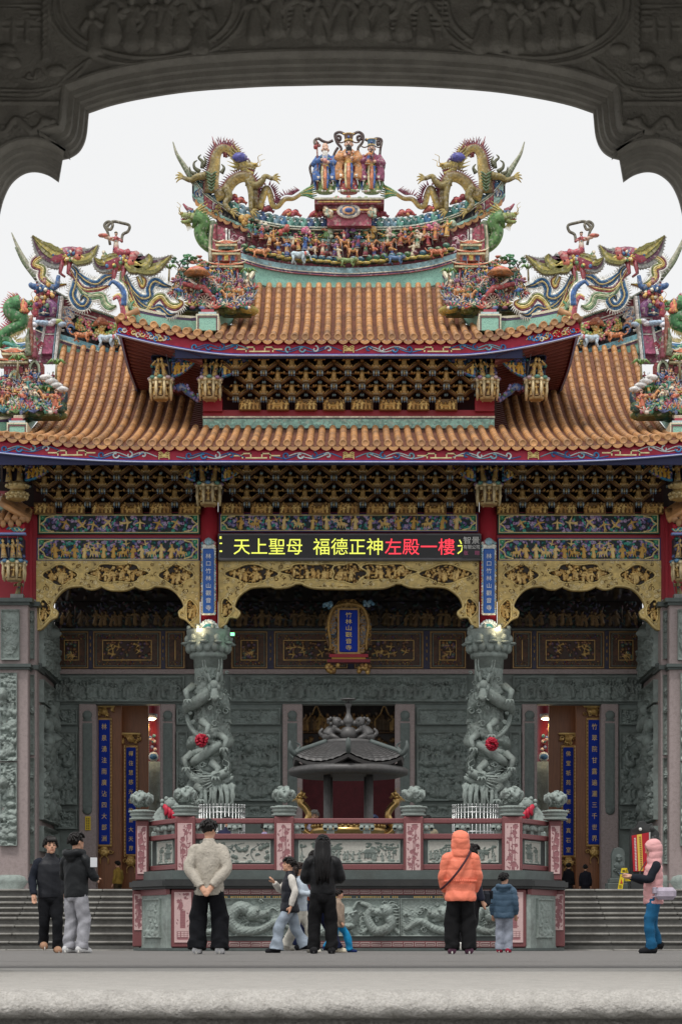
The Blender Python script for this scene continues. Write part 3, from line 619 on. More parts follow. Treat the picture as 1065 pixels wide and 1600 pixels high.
for sgn in (0, 1):
    m = (lambda x: x) if not sgn else (lambda x: 1065-x)
    for q in (118, 128, 135):
        a = [(m(230+q*math.cos(t)*1.15), 5+q*math.sin(t)*.72) for t in np.linspace(.0, 3.3, 40)]; r.curve(a, 3.5 if q != 128 else 2, None, 1.2, n=1)
    for i in range(7): r.fig(m(150+i*27), 78+R.uniform(-14, 10), R.uniform(75, 105))
    r.beast(m(215), 80, 46, 1); r.tree(m(300), 60, 90); r.cloud(m(330), 70, 12)
    r.rect(*sorted((m(66), m(78)))[:1], -30, sorted((m(66), m(78)))[1], 95, 6)
    for i in range(9): r.curve([(m(66), i*10-12), (m(78), i*10-2)], 1.2, None, 1, 6, n=1); r.curve([(m(78), i*10-12), (m(66), i*10-2)], 1.2, None, 1, 6, n=1)
    for i in range(5): r.cap(m(-20), 8+i*9, m(62), 8+i*9, 2.6)
    r.house(m(10), 62, 90, 50)
    for i in range(7): r.ell(m(R.uniform(-30, 100)), R.uniform(75, 120), 16, 9, 8)
    for i in range(5): r.cloud(m(R.uniform(-10, 100)), 105+i*5, 7)
    for i in range(3): r.curve([(m(-40), 138+i*6), (m(60), 140+i*6), (m(112), 122+i*5-20*(i == 2)), (m(140), 92)], 2.6, n=4)
    r.rect(*sorted((m(-60), m(92)))[:1], 157, sorted((m(-60), m(92)))[1], 162, 4)
    for i in range(5): r.cloud(m(R.uniform(0, 70)), R.uniform(180, 215), 9)
    r.dragon([(m(70), 190), (m(50), 205), (m(25), 186), (m(5), 206), (m(-25), 190)], 6, head=1 if not sgn else -1)
for i in range(9): r.fig(400+i*33, 62+R.uniform(-8, 6), R.uniform(70, 95))
for i in range(12): r.cloud(R.uniform(360, 700), R.uniform(48, 66), 7)
for i in range(6): r.rect(610+0*i, 2+i*8, 700, 6+i*8, 4); r.rect(450, 2+i*8, 480, 6+i*8, 3)
r.build('carved_face', M['gate'], gate, back=2)
def gpoly(d):
    q = offs(OX, d); return [(a, max(b, 0.01)) for a, b in q]
q = gpoly(.14); top = [(3.6, .01), (3.6, 6.2), (-3.6, 6.2), (-3.6, .01)]
mb = MB(); extr(mb, q+top, GY0+.02, GY1-.002); mb.build('arch_wall', M['gate'], gate)
mb = MB(); mb.add(*box(-3.6, 9.8, 5.45, 3.6, GY0-.02, 5.7)); mb.build('ceiling', M['gate'], gate)  # ceiling out of view, added to keep skylight off the carved face
mb = MB()
for s_ in (): mb.add(*box(min(s_*2.6, s_*3.6), 9.8, .01, max(s_*2.6, s_*3.6), GY0-.02, 5.44))
for s_ in (-1, 1):
    mb = MB(); mb.add(*box(min(s_*2.6, s_*3.6), 9.8, .01, max(s_*2.6, s_*3.6), GY0-.02, 5.44)); mb.build('unseen_side_wall', M['gate'], gate)  # walls out of view, added to help darken the carved face
mb = MB(); mb.add(*box(-2.59, 9.8, 4.5, 2.59, 10.1, 5.44)); mb.build('unseen_front_beam', M['gate'], gate)  # unseen beam, added above the view to shade the arch front
# ---- stairs either side of the terrace
ny = [1484, 1471, 1458, 1445.5, 1433.4, 1426, 1417.6, 1409, 1400.5, 1389.5]
YS = [43.2+.36*i for i in range(10)]
PODZ = P(0, 1389.5, YS[9])[1]
sx = [262, 248, 232, 212, 212, 212, 212, 212, 212, 212]
def make_stairs():
    b = MB(); x0 = -11.; z0 = 0
    b.add(*box(x0, YS[0]+.2, .0, P(215, 0, 43)[0], 47.0, P(0, ny[1], YS[0])[1]*.5)); root = struct(b.build('stairs', M['step']))
    for i, (py, Y) in enumerate(zip(ny, YS)):
        x1, z1 = P(sx[i], py, Y); d = 3.0 if i < 9 else .6
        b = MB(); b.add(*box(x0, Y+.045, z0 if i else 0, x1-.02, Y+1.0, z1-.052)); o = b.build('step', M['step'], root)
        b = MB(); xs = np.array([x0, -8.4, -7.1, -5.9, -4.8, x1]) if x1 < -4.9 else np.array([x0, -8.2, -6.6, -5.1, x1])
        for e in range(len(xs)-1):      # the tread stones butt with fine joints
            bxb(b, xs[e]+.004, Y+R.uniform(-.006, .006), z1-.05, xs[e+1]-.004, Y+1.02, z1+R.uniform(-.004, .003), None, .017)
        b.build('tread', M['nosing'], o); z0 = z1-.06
    return root
stL = make_stairs(); stR = dup(stL, mirror=True)
mb = MB(); mb.add(*box(-12, YS[9]+.9, 0, 12, 62, PODZ)); struct(mb.build('podium', M['step']))
# ================================================================ TERRACE OF THE CENSER
TY = 41.2; TB = 42.3
ter = thing('censer_terrace', 'two tier red and green stone terrace with carved balustrade in front of the hall', 'terrace', (0, 42, 0))
A_ = P(267, 0, TY)[0]; B_ = -3.86
Zt = lambda py: P(0, py, TY)[1]
mb = MB(); plan = [(A_+.02, TY+.04), (-A_-.02, TY+.04), (-B_+.1, TB+.05), (-B_+.1, 46.9), (B_-.1, 46.9), (B_-.1, TB+.05)]
def prism(mb, plan, z0, z1, col=None):
    n = len(plan); V = [(a, b, z0) for a, b in plan]+[(a, b, z1) for a, b in plan]
    T = []
    for t in tessellate_polygon([[Vector((a, b, 0)) for a, b in plan]]):
        a, b, c = t; ar = (plan[b][0]-plan[a][0])*(plan[c][1]-plan[a][1])-(plan[c][0]-plan[a][0])*(plan[b][1]-plan[a][1])
        if ar < 0: a, b, c = c, b, a
        T += [(n+a, n+b, n+c), (c, b, a)]
    mb.add(V, [(i, (i+1) % n, n+(i+1) % n, n+i) for i in range(n)], T, col)
prism(mb, plan, 0.004, Zt(1391)); mb.build('terrace_body', M['dstone'], ter)
def grow(pl, d): return [(x+(d if x > 0 else -d), y-(d if y < 45 else 0)) for x, y in pl]
mb = MB(); prism(mb, grow(plan, .12), Zt(1389)-.001, Zt(1385)); prism(mb, grow(plan, .17), Zt(1385)-.001, Zt(1377)); prism(mb, grow(plan, .12), Zt(1377)-.001, Zt(1374.5)); mb.build('cap_slab', M['black'], ter)
mb = MB(); prism(mb, grow(plan, .10), .005, Zt(1482)); mb.build('plinth', M['dstone'], ter)
mb = MB(); prism(mb, grow(plan, .0), Zt(1374.5), Zt(1360)); mb.build('balustrade_base', M['dstone'], ter)
def key(mb, x0, x1, y0, y1, Y, un=17, col=None):
    """meander fret of raised strips"""
    n = max(1, round((x1-x0)/un)); u = (x1-x0)/n; h = (y1-y0); t = .13*h; d = .012
    for i in range(n):
        a = x0+i*u; g = u*.06
        yc0, yc1 = (y0+t*.9, y1-t*.9)
        up = i % 2
        bx(mb, a+g, yc0, a+u-g, yc0+t, Y-d, d); bx(mb, a+g, yc1-t, a+u-g, yc1, Y-d, d)
        bx(mb, a+g, yc0+t, a+g+t, yc1-t*(2.3 if up else 1), Y-d*.98, d); bx(mb, a+u-g-t, yc0+t*(1 if up else 2.3), a+u-g, yc1-t, Y-d*.98, d)
        bx(mb, a+g+2*t, (yc0+yc1)/2-t/2, a+u-g-2*t, (yc0+yc1)/2+t/2, Y-d*.97, d)
def etched(x0, y0, x1, y1, Y, kind, cell=.75):
    """pale granite panel with a darker etched picture"""
    bgc, ec = 'c6a8a6', '8f6064'
    r = Rel(x0, y0, x1, y1, Y, cell, bgc); r.H += .25
    r.frame(x0+.8, y0+.8, x1-.8, y1-.8, .9, .1, None); w_ = x1-x0; h_ = y1-y0; xc = (x0+x1)/2
    r.H[:] = .6
    def E(f):
        H0 = r.H; r.H = np.zeros_like(H0); C0 = r.C.copy(); f(); m = r.H > .05; r.C = np.where(m[..., None], lin(ec)*(.8+.35*np.clip(r.H, 0, 2)[..., None]/2), C0); r.H = H0-np.minimum(r.H*.28, .5)
    def plant():
        for k in range(3): r.curve([(xc+R.uniform(-.2, .2)*w_, y1-3), (xc+R.uniform(-.3, .3)*w_, (y0+y1)/2), (xc+R.uniform(-.3, .3)*w_, y0+6)], .8, .5)
        for k in range(7): r.flower(xc+R.uniform(-.3, .3)*w_, y0+5+(h_*.9)*k/7, R.uniform(3, 5.2), None, None, 0, 7)
        for k in range(34): r.ell(xc+R.uniform(-.38, .38)*w_, R.uniform(y0+4, y1-5), 2.6, 1.0, 1.2, 0, None, R.uniform(0, PI))
    def vase():
        y = y1-4; r.cap(xc-.28*w_, y-2, xc+.28*w_, y-2, 1.6); 
        for k in range(4): r.rect(xc-.34*w_, y-14+3.2*k, xc+.34*w_, y-13+3.2*k, 1); r.rect(xc-.34*w_+k*.2*w_, y-14, xc-.3*w_+k*.2*w_, y-2, 1)
        r.rect(xc-.14*w_, y-46, xc+.14*w_, y-18, 1.1)
        for k in range(7): r.rect(xc-.14*w_, y-46+4*k, xc+.14*w_, y-45.2+4*k, 1.8)
        for k in range(9): r.flower(xc+R.uniform(-.26, .26)*w_, y-R.uniform(46, 76), R.uniform(2, 3.8), None, None, 0, 6)
        for k in range(20): r.ell(xc+R.uniform(-.34, .34)*w_, y-R.uniform(20, 78), 2, .8, 1, 0, None, R.uniform(0, PI))
    E(plant if kind == 'plant' else vase)
    r.frame(x0, y0, x1, y1, 1.3, .9, bgc); return r
def scene_panel(x0, y0, x1, y1, Y, kind):
    """small landscape slab, pale ground with dark scored figures"""
    r = Rel(x0, y0, x1, y1, Y, .8, 'a9a8a0'); w_, h_ = x1-x0, y1-y0
    if kind == 0:
        for i in range(int(w_/4)): r.flower(R.uniform(x0+3, x1-3), R.uniform(y0+4, y1-6), R.uniform(2, 4.4), '5d6862', '7d837e', 0, 7); r.ell(R.uniform(x0+3, x1-3), R.uniform(y0+4, y1-5), 3, 1.1, 1.2, 0, '55605d', R.uniform(0, PI))
        for i in range(3): r.curve([(x0+R.uniform(0, w_), y1), (x0+R.uniform(0, w_), y0+h_*.5), (x0+R.uniform(0, w_), y0+4)], .8, .6, 1, 0, '55605d')
    else:
        for i in range(int(w_/8)): r.tree(R.uniform(x0+6, x1-6), R.uniform(y0+18, y1-3), 16, '5d6862', '4c5552')
        for i in range(int(w_/11)): r.fig(R.uniform(x0+5, x1-5), R.uniform(y1-8, y1-2), 14, '7c847e', '5d6862')
        r.house(x0+w_*.7, y1-8, 22, 14, '6d7671', '59625e')
    r.rocks(int(w_/6), 1.5, 3, y1-4, y1, '707a74'); r.frame(x0, y0, x1, y1, 2.2, 1.6, '9ba39c'); return r
RELST = mat('scored_stone', None, .65, var=.18, scale=20)
def post(xc, wd, ytop, ybot, Y, parent, pan, ground):
    """square granite post with etched face panels"""
    b = MB(); bxp(b, xc-wd/2, ytop, xc+wd/2, ybot, Y, wd/S(Y), None, .02); o = b.build('post', M['redgr'], parent)
    r = etched(xc-wd*.36, pan[0], xc+wd*.36, pan[1], Y-.004, pan[2]); r.build('etched_panel', M['palegr'], o, back=1)
    return o
# openwork lion ball
r = Rel(0, 0, 150, 70, 40, 1.0); r.H[:] = 0
for i in range(26): r.spiral(R.uniform(0, 150), R.uniform(8, 62), R.uniform(5, 9), 2.6, 1.2, R.uniform(0, 6), R.choice((-1, 1)), 1.6, 3)
for i in range(4):
    x = 18+i*37; r.dragon([(x, 30), (x+9, 40), (x+20, 30), (x+26, 46), (x+12, 54)], 5, None, 1.2, 3.5, head=-1); r.ell(x, 28, 8, 7, 10)
r.H[:, -1] = r.H[:, 0]; edge = np.sin(np.linspace(0, PI, r.ny))[:, None]**.4; r.H *= edge
br = 20/S(TY)
bm = wrap(r, lambda u, v, H: ((br*.70+H*.0031*10)*0+ (br*(.6+H*.034))*np.sin(PI*v)*np.cos(-2*PI*u), (br*(.6+H*.034))*np.sin(PI*v)*np.sin(-2*PI*u), br*(.6+H*.034)*np.cos(PI*(1-v))))
ballmesh = bm.mesh('lion_ball'); ballmesh.materials.append(M['relief'])
b = MB(); lathe(b, [(.19, 0), (.23, .01), (.235, .035), (.2, .05), (.2, .075), (.225, .09), (.235, .11), (.215, .125), (.22, .14), (.25, .155), (.25, .175), (.2, .18), (.16, .2)], (0, 0, 0), n=28, lobes=None)
for i in range(22):
    a = i*2*PI/22; ball(b, (.238*math.cos(a), .238*math.sin(a), .165), .022, None, 5, 4)
basemesh = b.mesh('lotus_base'); basemesh.materials.append(M['relief'])
def finial(o, x, y, z):
    bb = link('lotus_base', basemesh, o, (x, y, z)); link('lion_ball', ballmesh, bb, (x, y, z+.2+br*.86), rot=(0, 0, R.uniform(0, 6))); 
def sub(o): pass
front_posts = [(289, 32), (443.5, 31)]
for xc, wd in front_posts:
    for m in (0, 1):
        x = xc if not m else 2*CX-xc
        o = post(x, wd, 1276, 1374.6, TY+.06, ter, (1287, 1364, 'plant'), 0)
        X, Z = P(x, 1276, TY+.2); finial(o, X, TY+.06+wd/S(TY)/2, Z)
for m in (0, 1):    # lower corner posts
    x = 285.5 if not m else 2*CX-285.5; post(x, 37, 1390, 1481, TY-.02, ter, (1394.5, 1473.5, 'vase'), 0)
# rails, panels and bosses between posts on the front
spans = [(305, 428), (459, 630), (661, 784)]
for a, b_ in spans:
    g = ter
    b = MB(); bxp(b, a-1, 1279, b_+1, 1287, TY+.12, .22, None, .015); b.build('handrail', M['redgr'], g)
    b = MB(); bxp(b, a-1, 1303, b_+1, 1311.5, TY+.12, .2, None, .012); b.build('middle_rail', M['redgr'], g)
    b = MB(); bxp(b, a-1, 1351, b_+1, 1359.5, TY+.12, .2, None, .012); b.build('lower_rail', M['redgr'], g)
    b = MB(); bx(b, a-1, 1311, b_+1, 1352, TY+.19, .1); o = b.build('panel_back', M['dstone'], g)
    scene_panel(a+7, 1313.5, b_-5, 1349, TY+.185, 0 if a < 400 else 1).build('landscape_panel', RELST, o, back=1)
    r = Rel(a, 1360, b_, 1374, TY+.12, .9); r.rocks(int((b_-a)/5), 2, 4, 1368, 1375)
    for i in range(int((b_-a)/9)): r.spiral(R.uniform(a+4, b_-4), R.uniform(1363, 1371), R.uniform(3, 5), 1.2, 1.2, R.uniform(0, 6), R.choice((-1, 1)))
    for i in range(3): r.dragon([(a+(b_-a)*(i+.3)/3, 1366), (a+(b_-a)*(i+.5)/3, 1370), (a+(b_-a)*(i+.75)/3, 1365)], 2.5, head=-1)
    r.build('wave_panel', M['relief'], g, back=6)
    n = 3 if b_-a > 140 else 2
    for i in range(n+1):
        x = a+(b_-a)*i/n; q = (x if 0 < i < n else (x+5 if i == 0 else x-5))
        b = MB(); bx(b, q-6, 1297, q+6, 1303.2, TY+.16, .14); bx(b, q-11, 1287, q+11, 1290.5, TY+.14, .18)
        for sg in (-1, 1):
            for rr, yy in ((3.8, 1293.2), (2.6, 1296)):
                X, Z = P(q+sg*8.3, yy, TY+.1); tube(b, [(X, TY+.12, Z), (X, TY+.34, Z)], rr/S(TY), n=10)
        X, Z = P(q, 1294, TY+.1); tube(b, [(X, TY+.115, Z), (X, TY+.34, Z)], 4/S(TY), n=10); b.build('scroll_bracket', M['relief'], g)
# front of the lower tier
for ya, yb, nm in ((1389.3, 1398.5, 'upper'), (1471, 1481, 'lower')):
    b = MB(); bx(b, 304, ya, 785, yb, TY+.0, .08); o = b.build('fret_band', M['redgr'], ter)
    b = MB(); key(b, 306, 783, ya+.8, yb-.8, TY+.0); b.build('fret', mat('fret_stone', (.42, .33, .31), .6, var=.15), o)['kind'] = 'stuff'
b = MB()
for x0 in (470, 632, 300):
    x = x0+14
    while x < x0+150:
        if R.random() < .86: bx(b, x, 1400.5+R.uniform(0, .4), x+R.uniform(1.6, 2.6), 1403.6, TY+.032, .012)
        x += 3.3
b.build('gilt_inscription', M['letter'], ter)['kind'] = 'stuff'
for i, (a, b_) in enumerate(((304.5, 464), (465, 624.5), (625.5, 784.5))):
    r = Rel(a, 1404.5, b_, 1463.5, TY+.03, .8); w_ = b_-a; m = (lambda t: a+t) if i < 2 else (lambda t: b_-t)
    for k_ in range(16): r.cloud(R.uniform(a+4, b_-4), R.uniform(1409, 1460), R.uniform(4, 6.5))
    hd = 1 if i < 2 else -1
    if i == 1:
        for q in (-1, 1): r.dragon([(544+q*58, 1424), (544+q*66, 1446), (544+q*44, 1456), (544+q*30, 1436), (544+q*34, 1418), (544+q*20, 1412)], 8.5, None, 1.1, 2, head=-q)
        r.ell(544, 1435, 17, 17, 13); r.ell(544, 1447, 11, 6, 17); r.ell(537, 1430, 4, None, 17); r.ell(551, 1430, 4, None, 17); r.cap(532, 1425, 541, 1428, 2.6, None, 6, 0); r.cap(556, 1425, 547, 1428, 2.6, None, 6, 0)
        for q in (-1, 1): r.curve([(544+q*8, 1420), (544+q*14, 1410), (544+q*24, 1409)], 2.6, 1, 4); r.cap(544+q*5, 1455, 544+q*9, 1461, 2, 1, 5)
    else: r.dragon([(m(92), 1428), (m(70), 1418), (m(56), 1438), (m(72), 1455), (m(104), 1452), (m(128), 1440), (m(150), 1452)], 9.5, None, 1.1, 2, head=hd); r.dragon([(m(18), 1432), (m(30), 1420), (m(44), 1446), (m(22), 1456), (m(8), 1448)], 7.5, None, 1.1, 2, head=-hd)
    for k_ in range(26): r.spiral(R.uniform(a+6, b_-6), R.uniform(1409, 1459), R.uniform(2.6, 4.2), 1.1, 1.3, R.uniform(0, 6), R.choice((-1, 1)), 1.5, R.uniform(2, 6))
    r.H = np.minimum(r.H, 19); r.H += 1.3*np.abs(np.sin(r.X*1.25+r.Yg*.6)*np.sin(r.Yg*1.25-r.X*.6))*(r.H > 4); r.rough(.5, .8); r.frame(a, 1404.5, b_, 1463.5, 1.4, 5); r.build('dragon_panel', M['relief'], ter, back=2)
# chamfered corners (left one mirrored)
def cham(b, front_off=0.0):
    dx, dy = A_-B_, TY-TB; L = math.hypot(dx, dy); an = math.atan2(dy, dx)
    return Matrix.Translation(((A_+B_)/2, (TY+TB)/2, 0))@Matrix.Rotation(an, 4, 'Z')@Matrix.Translation((0, -TY-front_off, 0)), L
Mc, Lc = cham(None); hw = Lc/2*S(TY); c0, c1 = CX-hw, CX+hw
def chp(name, mt, fn, parent=ter):
    t = MB(); fn(t); q = MB(); q.merge(t, Mc); return q.build(name, mt, parent)
chparts = []
def both(o): chparts.append(o); return o
both(chp('handrail', M['redgr'], lambda b: bxp(b, c0, 1279, c1, 1286.5, TY+.1, .2)))
both(chp('middle_rail', M['redgr'], lambda b: bxp(b, c0, 1303, c1, 1311, TY+.1, .2)))
both(chp('lower_rail', M['redgr'], lambda b: bxp(b, c0, 1351, c1, 1359, TY+.1, .2)))
both(chp('panel_back', M['dstone'], lambda b: bx(b, c0, 1311, c1, 1352, TY+.17, .1)))
both(chp('landscape_panel', RELST, lambda b: scene_panel(c0+22, 1313, c1-22, 1349, TY+.165, 1).mb(b, 1)))
def wv(b):
    r = Rel(c0, 1360, c1, 1374, TY+.12, 1); r.rocks(25, 2, 4, 1364, 1375); r.mb(b, 4)
both(chp('wave_panel', M['relief'], wv))
def brk(b):
    for i in range(3):
        q = c0+24+i*(c1-c0-48)/2
        bx(b, q-6, 1296, q+6, 1303.2, TY+.16, .12)
        for sg in (-1, 0, 1):
            X, Z = P(q+sg*7, 1292+1.5*abs(sg), TY+.1); tube(b, [(X, TY+.12, Z), (X, TY+.3, Z)], 4/S(TY), n=9)
both(chp('scroll_bracket', M['relief'], brk))
both(chp('fret_band', M['redgr'], lambda b: (bx(b, c0, 1389.3, c1, 1398.5, TY-.1, .08))))
def lowr(b):
    r = Rel(c0+20, 1404, c1-22, 1466, TY-.09, 1); xc = (c0+c1)/2
    r.tree(xc+4, 1440, 30); r.fig(xc-6, 1462, 26); r.fig(xc+10, 1463, 24); r.house(xc-4, 1432, 30, 18); r.rocks(30, 2.5, 5, 1455, 1466)
    for i in range(8): r.cloud(R.uniform(c0+25, c1-27), R.uniform(1410, 1450), 3.5)
    r.frame(c0+20, 1404, c1-22, 1466, 2, 3); r.mb(b, 2)
both(chp('carved_panel', M['relief'], lowr))
both(chp('corner_panel', M['relief'], lambda b: bx(b, c0, 1398, c1, 1482, TY-.08, .1)))
bp = [post(CX+(B_-.04)*S(TB), 20/82.7*82.7, 1282, 1376, TB-.1, ter, (1291, 1366, 'plant'), 0), post(CX+(B_-.1)*S(TB), 20, 1391, 1480, TB-.1, ter, (1398, 1454, 'plant'), 0)]
X = B_-.04; finial(bp[0], X, TB, P(0, 1282, TB-.1)[1])
for o in chparts+bp: dup(o, mirror=True)
# ================================================================ MAIN HALL, LOWER STOREY
YC, YB = 51.3, 54.4
hall = thing('temple_hall', 'two tier temple hall with orange tiled roofs, gilded eaves and carved stone porch', 'temple', (0, 54, PODZ))
def head3(mb, p, s, f, up, c='8c8c8c', c2=None, c3=None, mane=None, eye='f2ead0', mouth=None):
    """dragon head: skull, brows, snout, open jaws, horns, mane and whiskers; f looks forward"""
    f = np.array(f, float); f /= np.linalg.norm(f); up = np.array(up, float); up -= f*up.dot(f); up /= np.linalg.norm(up); sd = np.cross(f, up)
    q = lambda a, b, d=0: np.asarray(p, float)+(f*a+up*b+sd*d)*s
    c2 = c2 or c; c3 = c3 or c; mane = mane or c; mouth = mouth or c
    ball(mb, q(0, 0), (.42*s,)*3, c, 10, 7); ball(mb, q(.1, .3), (.3*s,)*3, c3, 8, 6)
    tube(mb, [q(.2, .06), q(.55, .08), q(.85, .05), q(1.0, .08)], np.array((.36, .28, .26, .16))*s, c, 9); ball(mb, q(.98, .2), .17*s, c2, 7, 5)
    for e in (-1, 1):
        ball(mb, q(.92, .22, e*.17), .1*s, c2, 6, 4); ball(mb, q(.36, .28, e*.22), .12*s, eye, 7, 5)
        tube(mb, [q(.1, .38, e*.2), q(.38, .42, e*.28), q(.56, .3, e*.26)], np.array((.06, .09, .03))*s, c3, 6)
        tube(mb, spl([q(-.05, .38, e*.18), q(-.45, .7, e*.3), q(-.85, .8, e*.38), q(-1.1, 1.1, e*.4)], 3), np.linspace(.11, .025, 10)*s, c2, 6)
        tube(mb, spl([q(-.5, .72, e*.3), q(-.5, .95, e*.36), q(-.62, 1.15, e*.4)], 3), np.linspace(.07, .02, 7)*s, c2, 5)
        tube(mb, spl([q(.9, .12, e*.2), q(1.2, .35, e*.4), q(1.1, .7, e*.5), q(1.4, .95, e*.55)], 4), np.linspace(.045, .015, 13)*s, c2, 5)
        for k in range(7):
            a = -.55+.28*k; tube(mb, spl([q(-.22, a*.45, e*.3), q(-.6, a*.8, e*.5), q(-1.0-.1*(k % 2), a*1.0+.12, e*.55)], 3), np.linspace(.1, .015, 7)*s, mane, 5, flat=.6)
        for k in range(4): tube(mb, [q(.45+.14*k, -.12, e*.17), q(.47+.14*k, -.24, e*.17)], [.035*s, .008*s], 'f0ead6' if c != mane else c, 4)
    tube(mb, [q(.1, -.22), q(.5, -.42), q(.86, -.46), q(.98, -.38)], np.array((.26, .19, .15, .09))*s, c, 8); tube(mb, [q(.25, -.2), q(.6, -.3), q(1.05, -.22)], np.array((.12, .11, .03))*s, mouth, 6, flat=.5)
    for k in range(5): tube(mb, spl([q(.3+.12*k, -.5), q(.1+.1*k, -.8), q(.0+.1*k, -.95-.06*k)], 3), np.linspace(.06, .012, 7)*s, mane, 5)
# ---------------------------------------------------------------- dragon columns
CP = P(325.5, 0, YC)[0]
def column():
    b = MB(); root = None
    zt, zb = P(0, 985, YC)[1], PODZ
    lathe(b, [(.56, zb), (.56, zb+.12), (.5, zb+.16), (.55, zb+.4), (.5, zb+.5), (.3, zb+.55), (.3, P(0, 1045, YC)[1])], (CP, YC, 0), n=28)
    root = b.build('dragon_column', M['relief'], hall, org=(CP, YC, zb))
    r = Rel(0, 1040, 190, 1285, YC, .95)
    for i in range(70): r.cloud(R.uniform(0, 190), R.uniform(1046, 1280), R.uniform(4, 7))
    for i in range(14): r.fig(R.uniform(0, 190), R.uniform(1090, 1280), R.uniform(22, 32))
    for i in range(10): r.curve([(R.uniform(0, 190), R.uniform(1050, 1270)) for k in range(3)], 4, 2.5)
    r.dragon([(95, 1080), (60, 1100), (30, 1130), (90, 1150), (150, 1170), (110, 1200), (40, 1215), (20, 1250)], 11, None, 1, 2); r.dragon([(120, 1240), (160, 1215), (120, 1180), (70, 1175), (60, 1140)], 9, None, 1, 2)
    r.H = np.minimum(r.H, 12); r.rough(.5, .5); r.H[:, -1] = r.H[:, 0] = 2
    k = YC/F
    m = wrap(r, lambda u, v, H: (CP+(.31+H*k*1.06)*np.sin(2*PI*u), YC+(.31+H*k*1.06)*np.cos(2*PI*u), P(0, 1285, YC)[1]+v*245*k)); m.build('carved_shaft', M['relief'], root)
    b = MB()
    def hel(t0, t1, y0, y1, r0, r1, rad=.47, n=60):
        t = np.linspace(t0, t1, n); z = P(0, y0, YC)[1]+(P(0, y1, YC)[1]-P(0, y0, YC)[1])*np.linspace(0, 1, n)+.05*np.sin(t*3)
        return np.stack((CP+rad*np.sin(t), YC-rad*np.cos(t), z), -1), np.linspace(r0, r1, n)
    for a in ((.5, -8.2, 1082, 1206, .14, .1), (2.6, -5.2, 1262, 1150, .12, .06), (-2.5, 4, 1100, 1255, .06, .05)):
        p, rr = hel(*a); tube(b, p, rr*(1+.1*(np.arange(len(p)) % 2)), None, 9)
        n = p-np.array((CP, YC, 0)); n[:, 2] = 0; n /= np.linalg.norm(n, axis=1)[:, None]; up = n*.5+np.array((0, 0, .85))
        spines(b, p+up*rr[:, None]*.8, up, 1, .09, .035, None)
    for t, py, sg in ((-.7, 1075, -1), (-.25, 1130, 1), (.6, 1150, 1), (-.8, 1180, -1), (.2, 1195, 1), (-.5, 1230, 1)):
        q = np.array((CP+.5*math.sin(t), YC-.5*math.cos(t), P(0, py, YC)[1])); e = q+np.array((sg*.16, -.12, -.14)); g = e+np.array((-sg*.05, -.1, -.2))
        tube(b, [q, e, g], [.1, .075, .05], None, 7)
        for f in (-1, 0, 1): tube(b, [g, g+np.array((f*.07, -.06, -.02)), g+np.array((f*.1, -.05, -.12))], [.035, .03, .008], None, 5)
    for i in range(46):
        t = R.uniform(-1.5, 1.5); py = R.uniform(1050, 1258); c = np.array((CP+.46*math.sin(t), YC-.46*math.cos(t), P(0, py, YC)[1])); rr = R.uniform(.035, .09)
        th = np.linspace(0, R.uniform(5, 9), 16); tube(b, np.stack((c[0]+rr*(1-th/12)*np.cos(th), np.full(16, c[1]-.02), c[2]+rr*(1-th/12)*np.sin(th)), -1), .02, None, 5)
    head3(b, (CP+.16, YC-.52, P(0, 1078, YC)[1]), .4, (.1, -.55, -.85), (0, -.8, .6))
    head3(b, (CP+.22, YC-.6, P(0, 1222, YC)[1]), .36, (.85, -.3, .55), (-.5, -.3, .8))
    for i in range(13):
        x = CP-.05+.055*i; z = P(0, 1228+R.uniform(-4, 4), YC)[1]; tube(b, spl([(x, YC-.62, z), (x+R.uniform(-.05, .12), YC-.7, z-.3), (x+R.uniform(-.12, .1), YC-.62, z-.62-R.uniform(0, .15))], 4), np.linspace(.055, .015, 9), None, 6)
    b.build('coiling_dragon', M['relief'], root)
    b = MB(); z = lambda py: P(0, py, YC)[1]
    lathe(b, [(.33, z(1045)), (.34, z(1030)), (.42, z(1029)), (.43, z(1024)), (.4, z(1021)), (.45, z(1018)), (.49, z(1009)), (.46, z(1000)), (.48, z(998)), (.5, z(990)), (.5, z(986)), (.44, z(985))], (CP, YC, 0), n=24)
    for i in range(10):
        a = i*2*PI/10+.2; c = np.array((CP+.47*math.cos(a), YC+.47*math.sin(a), z(1000))); ball(b, c, (.09, .09, .1), None, 8, 5); ball(b, c+np.array((.05*math.cos(a), .05*math.sin(a), -.1)), (.12, .12, .04), None, 8, 4)
    for i in range(16):
        a = i*2*PI/16; ball(b, (CP+.44*math.cos(a), YC+.44*math.sin(a), z(1014)), (.1, .1, .12), None, 7, 5)
    for i in range(8):
        a = i*2*PI/8+.3; ball(b, (CP+.46*math.cos(a), YC+.46*math.sin(a), z(982.5)), (.055, .055, .06), None, 6, 4)
    b.build('lotus_capital', M['relief'], root)
    b = MB(); lathe(b, [(.2, z(986)), (.2, z(750))], (CP+.02, YC, 0), n=24); b.build('red_shaft', M['red'], root)
    return root
col1 = column(); col2 = dup(col1, mirror=True)
